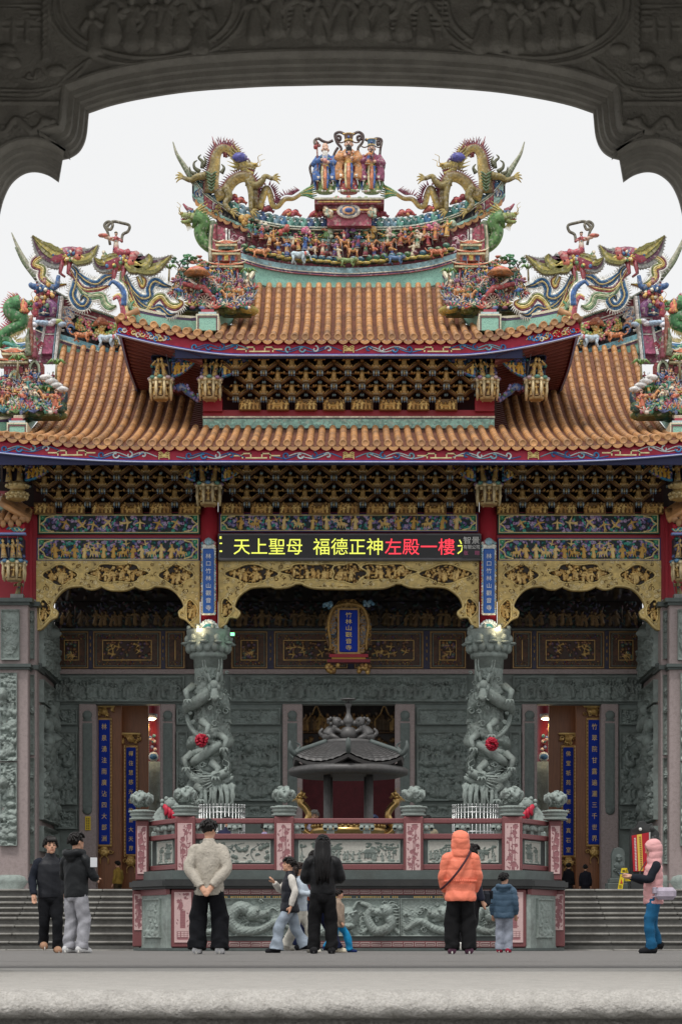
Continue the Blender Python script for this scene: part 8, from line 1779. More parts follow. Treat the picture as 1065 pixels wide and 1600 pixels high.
def cast_lion(sg):
    q = MB(); x = X0+sg*22*k; zb = z(1158)
    tube(q, spl([(x+sg*.12, Y, zb+.1), (x+sg*.06, Y, zb+.2), (x-sg*.06, Y-.02, zb+.28)], 3), np.array([.13, .13, .12, .11, .1, .1, .1]), None, 9); ball(q, (x+sg*.1, Y, zb+.08), (.15, .14, .11), None, 9, 6); ball(q, (x-sg*.05, Y-.03, zb+.36), (.11, .11, .11), None, 9, 6); ball(q, (x-sg*.15, Y-.04, zb+.34), (.06, .07, .06), None, 7, 5)
    for i in range(16): a = i*.7; ball(q, (x+sg*.02+.1*math.cos(a), Y-.03+.08*math.sin(a*1.7), zb+.38+.06*math.sin(a)), .04, None, 5, 4)
    for dy in (-.06, .07): tube(q, [(x-sg*.02, Y+dy, zb+.24), (x-sg*.12, Y+dy, zb+.17), (x-sg*.2, Y+dy*.6, zb+.22)], [.055, .045, .04], None, 6)
    for dy in (-.09, .09): tube(q, [(x+sg*.08, Y+dy, zb+.1), (x-sg*.04, Y+dy*1.2, zb+.05), (x-sg*.1, Y+dy*1.2, zb+.02)], [.07, .05, .04], None, 6)
    tube(q, spl([(x+sg*.2, Y, zb+.08), (x+sg*.28, Y, zb+.16), (x+sg*.22, Y, zb+.24)], 3), np.linspace(.05, .03, 7), None, 6); q.build('cast_lion', M['bronze'], ib)
cast_lion(-1); cast_lion(1)
q = MB(); lathe(q, [(.3, 1.33), (.35, 1.5), (.42, 1.7), (.66, 1.95), (.72, z(1310)), (.7, z(1303)), (.74, z(1301)), (.74, z(1297)), (.69, z(1295)), (.7, z(1289)), (.76, z(1288)), (.76, z(1285)), (.66, z(1285))], (X0, Y, 0), n=40)
for i in range(40): a = i*2*PI/40; ball(q, (X0+.71*math.cos(a), Y+.71*math.sin(a), z(1292)), (.035, .035, .04), None, 6, 4)
q.build('bowl', M['brass'], ib)
for sg in (-1, 1):
    q = MB(); x = lambda px: P(544+sg*(544-px), 0, Y)[0]
    p = spl([(x(505), Y, z(1300)), (x(487), Y, z(1305)), (x(474), Y, z(1296)), (x(478), Y, z(1284)), (x(482), Y, z(1274)), (x(477), Y, z(1263)), (x(470), Y, z(1256)), (x(469), Y, z(1249))], 6); tube(q, p, np.linspace(.055, .07, len(p)), None, 9); spines(q, p, side(p, sg), 1, .1, .03, None)
    head3(q, p[-1]+np.array((0, 0, .04)), .12, (-sg*.35, -.3, .85), (sg, 0, .3)); q.build('dragon_handle', M['brass'], ib)
# ---------------------------------------------------------------- fences, rosettes, lamps, notices
def fence():
    xc, Y = 346, 50.0; X, Z = P(xc, 0, Y); zt = P(0, 1258, Y)[1]; t = thing('picket_fence', 'low curved steel picket fence round the foot of the left dragon column', 'fence', (X, Y, PODZ), 'steel fences round the dragon columns')
    for k in range(17):
        a = -1.35+2.7*k/16; p = np.array((X+.52*math.sin(a)*1.0, Y-.45*math.cos(a)+.3, 0)); q = MB(); tube(q, [p+np.array((0, 0, PODZ)), p+np.array((0, 0, zt))], .011, None, 6); ball(q, p+np.array((0, 0, zt)), .022, None, 6, 4); q.build('picket', M['steel'], t)
    for py in (1262, 1270, 1300): q = MB(); zz = P(0, py, Y)[1]; tube(q, [(X+.52*math.sin(a), Y-.45*math.cos(a)+.3, zz) for a in np.linspace(-1.4, 1.4, 24)], .013, None, 6); q.build('rail', M['steel'], t)
    return t
fe = fence(); dup(fe, mirror=True, label='low curved steel picket fence round the foot of the right dragon column')
ROS = mat('red_satin', (.5, .02, .05), .5, var=.3, scale=20)
def rosette(px, py, label):
    Y = YC-.78; X, Z = P(px, py, Y); t = thing('red_rosette', label, 'rosette', (X, Y, Z), 'red rosettes on the dragon columns'); q = MB()
    for k in range(70):
        a, b_ = R.uniform(0, 2*PI), math.acos(R.uniform(-.3, 1)); d = np.array((math.sin(b_)*math.cos(a), -math.cos(b_), math.sin(b_)*math.sin(a))); c = np.array((X, Y, Z)); e = np.cross(d, (0.3, .2, 1)); tube(q, spl([c+d*.05, c+d*.14+e*.02, c+d*.125+e*.06], 3), [.02, .025, .028, .028, .026, .02, .012], None, 5, flat=.4)
    q.build('ribbon_loops', ROS, t)
    q = MB(); tube(q, [(X, Y+.05, Z), (X, YC-.5, Z+.05)], .015, None, 5); q.build('tie', ROS, t)
rosette(315, 1157, 'red ribbon rosette tied on the left dragon column'); rosette(768, 1163, 'red ribbon rosette tied on the right dragon column')
def spot(px, py, label, mt, pw, col):
    Y = YC-.45; X, Z = P(px, py, Y); t = thing('spot_lamp', label, 'lamp', (X, Y, Z-.1), 'small lamps on the column capitals'); q = MB(); bxb(q, X-.06, Y+.02, Z-.05, X+.06, Y+.14, Z+.05); tube(q, [(X, Y+.1, Z-.05), (X, Y+.1, Z-.14)], .015, None, 5); q.build('lamp_body', GRY, t); q = MB(); q.add(*box(X-.045, Y-.004, Z-.035, X+.045, Y+.018, Z+.035)); q.build('lens', mt, t)
    l = bpy.data.lights.new('lamp', 'POINT'); l.energy = pw; l.color = col; l.shadow_soft_size = .06; lo = bpy.data.objects.new('lamp_light', l); COL.objects.link(lo); lo.location = (X, Y-.12, Z); WL[lo.name] = Vector(lo.location); adopt(lo, t)
spot(311, 984, 'lit warm spot lamp on the left lotus capital', M['lamp'], 5, (1, .8, .5)); spot(778, 983, 'lit warm spot lamp on the right lotus capital', M['lamp'], 5, (1, .8, .5)); spot(363, 991, 'tiny green lamp beside the left lotus capital', M['lampg'], .6, (.4, 1, .5))
for sg in (-1, 1):
    Y = YB+2.4; X, Z = P(236 if sg < 0 else 853, 1121, Y); t = thing('ceiling_light', 'round lit ceiling light inside the %s door' % ('left' if sg < 0 else 'right'), 'ceiling light', (X, Y, Z), 'ceiling lights inside the doors')
    q = MB(); lathe(q, [(.14, -.03), (.16, 0), (.16, .08), (.02, .1)], (X, Y, Z), n=16); q.build('lamp_body', GRY, t); q = MB(); ball(q, (X, Y, Z-.03), (.13, .13, .05), None, 12, 6); q.build('diffuser', M['lamp'], t)
    l = bpy.data.lights.new('lamp', 'POINT'); l.energy = 16; l.color = (1, .72, .42); l.shadow_soft_size = .15; lo = bpy.data.objects.new('lamp_light', l); COL.objects.link(lo); lo.location = (X, Y-.3, Z-.25); WL[lo.name] = Vector(lo.location); adopt(lo, t)
# altar lamps seen through the middle door
Y = 47.6
X, Z = P(1000, 1389, Y); nb = thing('notice_board', 'red and yellow notice in a black stone frame beside the right door', 'notice board', (X, Y, PODZ))
r = Rel(978, 1282, 1034, 1392, Y, 1.0); xc = 1004
r.H[:] = 3; r.rough(1.2, .1); out_ = [(984, 1392), (983, 1310), (986, 1296), (993, 1292), (997, 1284), (1006, 1282), (1012, 1288), (1018, 1286), (1022, 1293), (1029, 1300), (1031, 1392)]; r.mask = inpoly(r.X, r.Yg, out_)
for i in range(30): r.ell(R.uniform(1014, 1032), R.uniform(1290, 1390), R.uniform(3, 6), R.uniform(4, 9), 4, 2)
r.build('stone_frame', M['black'], nb, back=14)
NB = mat('printed_sheet', None, .5, var=.06)
q = MB(); exp_(q, [(986.5, 1306), (1014, 1301), (1014, 1362), (989, 1362)], Y-.1, .05, 'b01828'); exp_(q, [(994.5, 1304.7), (1002, 1303.5), (1004.5, 1361), (997, 1361.5)], Y-.104, .01, 'd8b84a')
exp_(q, [(1013.5, 1301), (1015.5, 1300.5), (1015.5, 1363), (1013.5, 1363)], Y-.12, .06, 'b8b8b4')
for k in range(22): exp_(q, [(990+.09*k+R.uniform(0, 1), 1310+k*2.35), (993+.09*k, 1309.5+k*2.35), (993+.09*k, 1311+k*2.35), (990+.09*k, 1311.4+k*2.35)], Y-.106, .004, 'd8c8c8')
for k in range(18): exp_(q, [(998+.14*k, 1308+k*2.9), (1001+.14*k, 1307.6+k*2.9), (1001+.14*k, 1309.3+k*2.9), (998+.14*k, 1309.6+k*2.9)], Y-.108, .004, '8f4a2a')
q.build('printed_notice', NB, nb)
q = MB(); X, Z = P(999, 1296.5, Y); ball(q, (X, Y-.1, Z), (.035, .03, .035), None, 10, 6); q.build('white_knob', M['white'], nb)
q = MB(); X, Z = P(965, 1389, Y-.3); cs = thing('carved_stone_post', 'short dark stone post with a carved bearded face beside the notice board', 'stone post', (X, Y-.2, PODZ))
r = Rel(955, 1324, 976, 1374, Y-.3, .7); r.H[:] = 2; r.mask = inpoly(r.X, r.Yg, [(955, 1374), (955, 1334), (958, 1326), (966, 1324), (973, 1327), (976, 1334), (976, 1374)]); r.ell(966, 1342, 6, 7, 6); r.ell(966, 1345, 3, 2, 9); r.ell(967, 1354, 8, 9, 6); [r.spiral(R.uniform(959, 974), R.uniform(1348, 1366), 3, 1, 1.2, 0, 1, 1.5, 3) for k in range(14)]; [r.ell(963+6*k_, 1340, 1.5, 1, 8) for k_ in (0, 1)]
r.build('carved_face', M['dstone'], cs, back=12); q = MB(); bxp(q, 952, 1373, 978, 1380, Y-.4, .4); bxp(q, 949, 1380, 980, 1391, Y-.45, .5); q.build('foot_block', M['dstone'], cs)
# wet floor sign
Y = 46.9; X, Z = P(974, 1389, Y); wf = thing('floor_sign', 'yellow folding caution sign standing at the top of the right stairs', 'caution sign', (X, Y, PODZ))
q = MB(); exp_(q, [(964.5, 1390), (970.5, 1358), (977.5, 1358), (974, 1376), (972, 1390)], Y-.06, .02, 'd8c020'); q.build('front_leaf', M['plastic'], wf)
q = MB(); exp_(q, [(977, 1358), (980, 1360), (985, 1377), (978, 1377.5), (975.5, 1377)], Y+.05, .02, 'c8b01c'); exp_(q, [(971, 1356.8), (979.5, 1356.8), (979.5, 1359), (971, 1359)], Y-.05, .12, 'd8c020'); q.build('rear_leaf', M['plastic'], wf)
q = MB()
for a in ((972, 1360, 976, 1363), (971, 1366, 975.5, 1367), (970.5, 1369, 975, 1370), (966.5, 1384, 971, 1385.5), (967, 1387, 971, 1388)): bx(q, *a, Y-.066, .006, '5a4a18')
exp_(q, [(968.5, 1381), (970.3, 1374), (972.5, 1381)], Y-.068, .008, 'b8402a'); q.build('printed_symbol', M['plastic'], wf)
Y = YB-.14; X, Z = P(137, 1297, Y); ns = thing('notice_sticker', 'small yellow notice with dark print on the left door jamb', 'notice', (X, Y, Z)); q = MB(); bx(q, 133, 1276, 141.5, 1297.5, Y, .015, 'e0c030')
for k in range(7): bx(q, 135, 1278.5+k*2.6, 136.8, 1280.3+k*2.6, Y-.003, .003, '4a3a10'); bx(q, 138, 1278.5+k*2.6, 139.8, 1280.3+k*2.6, Y-.003, .003, '4a3a10')
q.build('printed_notice', NB, ns)
# stone lions half hidden behind the corner posts, with red cloth
def stone_lion():
    Y = 43.4; X, Z = P(258, 1300, Y); t = thing('stone_lion', 'small stone lion with red ribbon behind the left corner post', 'lion statue', (X, Y, 1.31), 'stone lions behind the corner posts'); q = MB(); zz = P(0, 1272, Y)[1]
    bxb(q, X-.25, Y-.25, 1.31, X+.25, Y+.25, zz-.35, None, .03); tube(q, spl([(X-.15, Y, zz-.3), (X-.05, Y, zz-.05), (X+.08, Y-.05, zz+.12)], 3), np.linspace(.2, .13, 7), None, 9); ball(q, (X+.1, Y-.08, zz+.18), .13, None, 9, 6); ball(q, (X+.2, Y-.1, zz+.14), .08, None, 7, 5)
    for i in range(22): ball(q, (X+.06+.12*math.cos(i*.9), Y-.05+.1*math.sin(i*1.3), zz+.2+.09*math.sin(i*.9)), .045, None, 5, 4)
    for dx in (-.05, .1): tube(q, [(X+dx, Y-.1, zz), (X+dx+.03, Y-.14, zz-.36)], [.07, .06], None, 7)
    q.build('lion_body', M['relief'], t); q = MB()
    for k in range(5): tube(q, spl([(X-.02+.06*k, Y-.16, zz+.16-.05*k), (X+.04+.06*k, Y-.22, zz+.08-.05*k), (X+.02+.07*k, Y-.2, zz-.05-.05*k)], 3), np.array([.03, .05, .055, .05, .045, .04, .02]), None, 6, flat=.4)
    q.build('red_ribbon', ROS, t); return t
sln = stone_lion(); dup(sln, mirror=True, label='small stone lion with red ribbon behind the right corner post')
# ================================================================ PEOPLE
def remeshed(mb, vox, smooth=2, disp=None, colf=None, mat_=None, sub=None):
    """fuse overlapping lofts into one continuous skin, then shape it; returns a mesh"""
    m = mb.mesh('tmp'); o = bpy.data.objects.new('tmp', m); COL.objects.link(o)
    md = o.modifiers.new('r', 'REMESH'); md.mode = 'VOXEL'; md.voxel_size = vox
    if smooth: s = o.modifiers.new('s', 'SMOOTH'); s.factor = .5; s.iterations = smooth
    n = bpy.data.meshes.new_from_object(o.evaluated_get(bpy.context.evaluated_depsgraph_get())); bpy.data.objects.remove(o); bpy.data.meshes.remove(m)
    k = len(n.vertices); V = np.zeros(k*3, np.float32); n.vertices.foreach_get('co', V); V = V.reshape(-1, 3).astype(float)
    N = np.zeros(k*3, np.float32); n.vertices.foreach_get('normal', N); N = N.reshape(-1, 3)
    if disp is not None: V = V+N*disp(V, N)[:, None]
    C = colf(V, N) if colf is not None else np.ones((k, 3))
    return V, C, n
class Person:
    def __init__(s, px, py_top, py_foot, H, yaw, label, group=None, Y=None, z0=0.0, fine=True):
        s.Y = Y or F*H/(py_foot-py_top); s.H = H; X, _ = P(px, 0, s.Y); s.fine = fine
        s.M = np.array(Matrix.Rotation(yaw, 3, 'Z')); s.loc = np.array((X, s.Y, z0)); s.root = None; s.label = label; s.group = group
    def emit(s, name, VC, mt, origin=False):
        V, C, n = VC; Wd = V@s.M.T+(0 if origin else s.loc)
        if origin: s_org = s.loc
        k = len(V); n.vertices.foreach_set('co', Wd.astype(np.float32).ravel())
        for a in list(n.attributes):
            if a.name == 'Col': n.attributes.remove(a)
        a = n.attributes.new('Col', 'FLOAT_COLOR', 'POINT'); a.data.foreach_set('color', np.concatenate((C, np.ones((k, 1))), 1).astype(np.float32).ravel())
        n.polygons.foreach_set('use_smooth', np.ones(len(n.polygons), bool)); n.update(); n.materials.clear(); n.materials.append(mt); n.name = name
        if origin: s.root = link(name, n, None, tuple(s.loc)); tag(s.root, s.label, 'person', s.group); return s.root
        c = Wd.mean(0); n.vertices.foreach_set('co', (Wd-c).astype(np.float32).ravel()); n.update(); return link(name, n, s.root, tuple(c))
    def plain(s, name, mb, mt):
        q = MB()
        for V, C in zip(mb.V, mb.C): q.V.append(V@s.M.T+s.loc); q.C.append(C)
        q.Q, q.T, q.SQ, q.ST, q.n = mb.Q, mb.T, mb.SQ, mb.ST, mb.n; return q.build(name, mt, s.root)
def loft(mb, rings, n=16, col=None):
    """closed loft through (x, y, z, rx, ry)"""
    a = np.array(rings, float); th = np.arange(n)*2*PI/n; k = len(a); V = np.stack((a[:, 0, None]+a[:, 3, None]*np.cos(th), a[:, 1, None]+a[:, 4, None]*np.sin(th), np.repeat(a[:, 2, None], n, 1)), -1).reshape(-1, 3)
    Q = [(i*n+j, i*n+(j+1) % n, (i+1)*n+(j+1) % n, (i+1)*n+j) for i in range(k-1) for j in range(n)]; m = k*n
    V = np.concatenate((V, [a[0, :3], a[-1, :3]])); T = [(m, (j+1) % n, j) for j in range(n)]+[(m+1, m-n+j, m-n+(j+1) % n) for j in range(n)]
    if a[0, 2] > a[-1, 2]: Q = [q[::-1] for q in Q]; T = [t[::-1] for t in T]
    mb.add(V, Q, T, col, True)
def wrinkle(a, f=26, seed=0):
    rr = random.Random(seed); ph = [rr.uniform(0, 6) for i in range(6)]
    def fn(V, N):
        x, y, z = V.T; u = np.sin(z*f+2.2*np.sin(x*f*.5+ph[0])+1.6*np.sin(y*f*.6+ph[1])+ph[2]); v = np.sin(x*f*.8+z*f*.5+1.7*np.sin(z*f*.7+ph[3])+ph[4]); return a*(.6*u+.5*v*np.abs(u))
    return fn
def quilt(step, a, seed=0, z0=0.0, slope=0.0):
    w_ = wrinkle(a*.45, 34, seed)
    def fn(V, N):
        t = ((V[:, 2]-z0+slope*V[:, 0]+.006*np.sin(V[:, 0]*23+V[:, 1]*17)) % step)/step; return a*(np.sqrt(np.clip(1-(2*t-1)**2, 0, 1))-.75)+w_(V, N)
    return fn
SKIN = 'c89a80'
def person(px, pt, pf, H, yaw, label, top, legs, hair, shoes='2a2a2c', arms=None, walk=0.0, stance=.055, head=(0, 0), skin=SKIN, group=None, Y=None, z0=0.0, fine=True, lower=True, lift=None, build=1.0):
    """top: dict(col, kind, hem, puff, sleeve); legs: dict(col, w, flare); head: (turn, tilt)"""
    p = Person(px, pt, pf, H, yaw, label, group, Y, z0, fine); h = H; vox = (.011 if fine else .018)
    A = arms or {}; b = build
    sh = {-1: (-.1*b, .01, .775), 1: (.1*b, .01, .775)}
    el = {-1: A.get('el_r', (-.128*b, .02, .63)), 1: A.get('el_l', (.128*b, .02, .63))}; wr = {-1: A.get('wr_r', (-.13*b, -.03, .48)), 1: A.get('wr_l', (.13*b, -.03, .48))}
    kn, an = {}, {}
    for s_ in (-1, 1):
        f = walk*s_; kn[s_] = (s_*stance*.95, -.025-f*.55, .275+.01*abs(f)); an[s_] = (s_*stance, -f*1.0+.015, .04+(.04 if (walk and f < 0) else 0))
        if lift and s_ == lift: kn[s_] = (s_*stance, -.03, .28); an[s_] = (s_*stance, .16, .13)
    hc = np.array((0, -.012, .925)); Rh = np.array(Matrix.Rotation(head[0], 3, 'Z')@Matrix.Rotation(head[1], 3, 'X')); hd = lambda x, y, z: tuple(Rh@np.array((x, y, z))+hc)
    q = MB(); sc = lambda pts: [tuple(np.array(t)*h) for t in pts]
    # one continuous body
    loft(q, [(0, .005, .47*h, .06*h, .04*h), (0, .005, .51*h, .076*h*b, .052*h), (0, 0, .6*h, .07*h*b, .05*h), (0, 0, .7*h, .082*h*b, .056*h), (0, .005, .78*h, .088*h*b, .052*h), (0, .008, .82*h, .05*h, .038*h), (0, .0, .85*h, .033*h, .034*h), (0, -.004, .9*h, .03*h, .034*h)])
    for s_ in (-1, 1):
        tube(q, sc([sh[s_], el[s_], wr[s_]]), np.array((.028, .023, .017))*h, None, 10); tube(q, sc([(s_*.045, 0, .5), kn[s_], an[s_]]), np.array((.046, .034, .024))*h, None, 10)
        w_ = np.array(wr[s_])*h; d = np.array(wr[s_])-np.array(el[s_]); d = d/np.linalg.norm(d); e = np.cross(d, (0, 1, 0)); e = e/(np.linalg.norm(e)+1e-6); g = np.cross(d, e)
        c = w_+d*.028*h; tube(q, [w_-d*.01*h, w_+d*.02*h, w_+d*.052*h], np.array((.018, .024, .022))*h, None, 8, flat=.6)
        for k, (o_, ln) in enumerate(((-.017, .036), (-.006, .044), (.006, .042), (.016, .033))): r0 = w_+d*.048*h+e*o_*h; tube(q, [r0, r0+d*ln*.55*h, r0+d*ln*h+g*.008*h], np.array((.0075, .007, .006))*h, None, 6)
        r0 = w_+d*.02*h+e*s_*.0*h+g*.016*h; tube(q, [r0, r0+(d*.02+g*.016)*h, r0+(d*.042+g*.014)*h], np.array((.009, .008, .0065))*h, None, 6)
        a_ = np.array(an[s_])*h; tube(q, [a_+np.array((0, .015*h, -.012*h)), a_+np.array((0, -.04*h, -.018*h)), a_+np.array((0, -.075*h, -.02*h))], np.array((.015, .016, .01))*h, None, 8)
    HD = lambda x, y, z: np.array(hd(x, y, z))*h
    ball(q, HD(0, .008, .012), (.046*h, .058*h, .062*h), None, 14, 10); ball(q, HD(0, -.022, -.03), (.036*h, .034*h, .04*h), None, 12, 8); tube(q, [HD(0, -.05, .008), HD(0, -.062, -.012)], [.006*h, .011*h], None, 7); ball(q, HD(0, -.042, -.055), (.018*h, .014*h, .013*h), None, 8, 6)
    for s_ in (-1, 1): ball(q, HD(s_*.047, .008, -.004), (.008*h, .014*h, .018*h), None, 7, 5); ball(q, HD(s_*.025, -.035, -.012), (.014*h, .012*h, .014*h), None, 7, 5)
    RhI = Rh.T
    def fcol(V, N):
        L_ = (V/h-hc)@Rh; x, y, z = L_.T; C = np.tile(lin(skin), (len(V), 1)); f = y < -.028
        def spot(cx, cz, rx, rz, c, mx=.8): m = f*np.exp(-(((np.abs(x)-cx)/rx)**2+((z-cz)/rz)**2)**1.5)*mx; C[:] = C*(1-m[:, None])+lin(c)*m[:, None]
        spot(.02, .004, .011, .006, '1e1612', .95); spot(.021, .02, .014, .005, '221a16', .85); spot(0, -.036, .014, .006, '9a5048', .8); spot(.03, -.018, .014, .014, 'cf8a76', .25); return C
    vb = .0095 if fine else .016
    p.emit('person', remeshed(q, vb, 2, None, fcol), M['skin'], True)
    # trousers
    if lower:
        q = MB(); w_ = legs.get('w', 1.0); fl = legs.get('flare', 1.0)
        loft(q, [(0, .004, .43*h, .07*h*b, .066*h), (0, .004, .46*h, .09*h*b, .076*h), (0, .004, .5*h, .096*h*b, .078*h), (0, .0, .575*h, .08*h*b, .06*h)])
        for s_ in (-1, 1):
            mid = (np.array(kn[s_])+np.array(an[s_]))/2; a_ = np.array(an[s_])-np.array((0, 0, .004)); tube(q, spl(sc([(s_*.046, .003, .5), tuple((np.array((s_*.046, .003, .5))+np.array(kn[s_]))/2+np.array((0, .006, 0))), kn[s_], tuple(mid), tuple(a_)]), 4), np.interp(np.linspace(0, 1, 17), [0, .25, .5, .75, 1], np.array((.064, .06, .05*w_, .047*w_, .047*w_*fl)))*h, None, 14)
        wf = wrinkle(.0045, 30, int(px)); lc = legs['col']
        def dl(V, N): t = V[:, 2]/h; return wf(V, N)*(1+1.8*np.exp(-((t-.08)/.06)**2)+.8*np.exp(-((t-.28)/.05)**2))
        def cl(V, N): C = np.tile(lin(lc), (len(V), 1)); return C*(1+.12*np.sin(V[:, 2]*40+V[:, 0]*30))[:, None]
        p.emit('trousers', remeshed(q, vox, 2, dl, cl), M['cloth'])
        for s_ in (-1, 1):
            q = MB(); a_ = np.array(an[s_])*h; bk = lift == s_
            pts = [a_+np.array((0, .045*h, -.014*h)), a_+np.array((0, .01*h, -.006*h)), a_+np.array((0, -.05*h, -.016*h)), a_+np.array((0, -.095*h, -.024*h)), a_+np.array((0, -.115*h, -.027*h))]
            if bk: pts = [a_+np.array((0, .02*h, .035*h)), a_+np.array((0, .03*h, 0)), a_+np.array((0, .035*h, -.04*h)), a_+np.array((0, .035*h, -.08*h)), a_+np.array((0, .03*h, -.1*h))]
            tube(q, spl(pts, 3), np.interp(np.linspace(0, 1, 13), [0, .25, .5, .8, 1], np.array((.032, .037, .033, .03, .014)))*h, shoes, 12)
            so_ = [x+np.array((0, .02*h if bk else 0, 0 if bk else -.016*h)) for x in pts]; 
            V = np.concatenate(q.V)
            if not bk: V[:, 2] = np.maximum(V[:, 2], .004)
            q.V = [V]; tube(q, [so_[0], so_[2], so_[4]], np.array((.02, .027, .016))*h, 'd8d6d0' if shoes != '2a2a2c' else '3a3a3c', 10, flat=.35) if not bk else tube(q, [so_[0], so_[2], so_[4]], np.array((.022, .028, .018))*h, 'd8d2c4', 10, flat=.4)
            V = q.V[-1]; q.V[-1] = V if bk else np.stack((V[:, 0], V[:, 1], np.clip(V[:, 2], .003, None)), -1); p.plain('shoe', q, M['cloth'])
    # upper garment
    T = top; pf_ = T.get('puff', 1.0); hem = T.get('hem', .48); fw = T.get('flare', 1.0)
    q = MB()
    loft(q, [(0, .004, hem*h, .095*h*b*pf_*fw, .075*h*pf_*fw), (0, .003, (hem+.03)*h, .098*h*b*pf_*fw, .077*h*pf_*fw), (0, .0, (hem*.5+.33)*h, .096*h*b*pf_*(fw*.5+.5), .074*h*pf_), (0, 0, .7*h, .104*h*b*pf_, .073*h*pf_), (0, .006, .765*h, .104*h*b*pf_**.5, .066*h*pf_), (0, .01, .8*h, .086*h*b, .056*h), (0, .008, .826*h, .056*h, .048*h), (0, .004, .845*h, .043*h, .044*h), (0, .0, .864*h, .04*h, .042*h)])
    slv = T.get('sleeve', 'same'); sp_ = T.get('sp', 1.0)
    def sleeves(q, s_, k):
        pts = spl(sc([(s_*.06*b, .008, .795), sh[s_], tuple((np.array(sh[s_])+np.array(el[s_]))/2), el[s_], tuple((np.array(el[s_])+np.array(wr[s_]))/2), wr[s_]]), 3); tube(q, pts, np.interp(np.linspace(0, 1, len(pts)), [0, .2, .45, .6, .85, 1], np.array((.03, .041, .039, .037, .034, .027))*k)*h, None, 12)
    if slv == 'same':
        for s_ in (-1, 1): sleeves(q, s_, sp_)
    if T.get('hood') == 'down': tube(q, spl(sc([(-.07, -.01, .83), (-.06, .06, .835), (0, .085, .82), (.06, .06, .835), (.07, -.01, .83)]), 4), .034*h, None, 10); ball(q, (0, .07*h, .8*h), (.06*h, .035*h, .045*h), None, 10, 6)
    if T.get('hood') == 'up':
        ball(q, HD(0, .018, .006), (.078*h, .084*h, .084*h), None, 16, 10); loft(q, [(0, .01*h, .8*h, .088*h, .066*h), (0, .01*h, .85*h, .078*h, .068*h), (0, .01*h, .91*h, .074*h, .074*h)])
    kind = T.get('kind', 'cloth'); col = T['col']
    dq = quilt(T.get('step', .075)*h, .0075*h*.8, int(px), hem*h, T.get('slope', 0)) if kind == 'puffer' else wrinkle(.0055, 24, int(px))
    if kind == 'fleece':
        wf2 = wrinkle(.006, 18, int(px)); rg = np.random.RandomState(3); dq = lambda V, N: wf2(V, N)+.0025*rg.randn(len(V))
    def ct(V, N):
        C = np.tile(lin(col), (len(V), 1)); 
        if T.get('collar'): m = (V[:, 2] > .835*h)[:, None]; C = np.where(m, lin(T['collar']), C)
        return C
    dd = dq
    if T.get('hood') == 'up':   # keep the face open
        fwd = Rh@np.array((0, -1, 0))
        def dd(V, N):
            L_ = (V/h-hc)@Rh; m = np.clip(1-((L_[:, 0]/.047)**2+((L_[:, 2]-.0)/.062)**2), 0, 1)*(L_[:, 1] < -.03); return dq(V, N)-m**.5*.055*h
    nm = T.get('name', 'jacket'); o = p.emit(nm, remeshed(q, vox, 2 if kind != 'puffer' else 1, dd, ct), M['shiny'] if kind in ('puffer', 'shell') else M['cloth'])
    if slv != 'same':
        for s_ in (-1, 1):
            q = MB(); sleeves(q, s_, sp_*1.0); wf3 = wrinkle(.005, 30, int(px)+s_); p.emit('sleeve', remeshed(q, vox, 2, wf3, lambda V, N: np.tile(lin(slv), (len(V), 1))), M['cloth'])
    # hair
    if hair:
        q = MB(); hcol = hair.get('col', '15110f'); ks = hair.get('kind', 'short'); rr = random.Random(int(px*7))
        if ks != 'none':
            ball(q, HD(0, .016, .022), (.053*h, .06*h, .062*h), hcol, 14, 9)
            for k in range(150):
                a, e = rr.uniform(0, 2*PI), rr.uniform(-.1, 1.5); d = np.array((math.cos(a)*math.cos(e), math.sin(a)*math.cos(e), math.sin(e)))
                if d[1] < -.45 and d[2] < .55: continue
                r0 = np.array((.05, .056, .06))*d+np.array((0, .016, .02)); t = np.array((d[0]*.3, d[1]*.3+.1*rr.uniform(-1, 1), -1.0+d[2]*.4)); ln = rr.uniform(.02, .034)
                tube(q, spl([HD(*r0), HD(*(r0+d*.008+t*ln*.5)), HD(*(r0+d*.004+t*ln))], 2), np.array((.008, .01, .008, .006, .002))*h, hcol, 5)
            for k in range(12): x = -.035+.07*k/11; tube(q, spl([HD(x*.8, -.02, .075), HD(x, -.048, .05), HD(x*1.1, -.05, .03+rr.uniform(-.004, .006))], 3), np.linspace(.012, .004, 7)*h, hcol, 5)
        if ks in ('long', 'mid'):
            L_ = .3 if ks == 'long' else .1
            for k in range(64):
                a = PI*(.0+1.0*k/63)+rr.uniform(-.05, .05); x, y = .05*math.cos(a), .016+.058*math.sin(a); ln = L_*rr.uniform(.6, 1.05)
                pts = [HD(x, y, .03), HD(x*1.15, y*1.1+.006, -.03), tuple(np.array((x*1.15, y*1.0+.035, .925-.03-ln*.5))*h), tuple(np.array((x*.7+rr.uniform(-.022, .022), y*.7+.055, .925-.03-ln))*h)]
                tube(q, spl(pts, 4), np.interp(np.linspace(0, 1, 13), [0, .3, .8, 1], np.array((.012, .014, .012, .003)))*h, hcol, 5)
        if ks == 'tail':
            for k in range(10): a = rr.uniform(-.01, .01); tube(q, spl([HD(a, .07, .02), HD(a*2, .1, .0), HD(a*2.4, .095, -.07)], 3), np.linspace(.014, .004, 7)*h, hcol, 5)
        p.plain('hair', q, M['hair'])
    return p
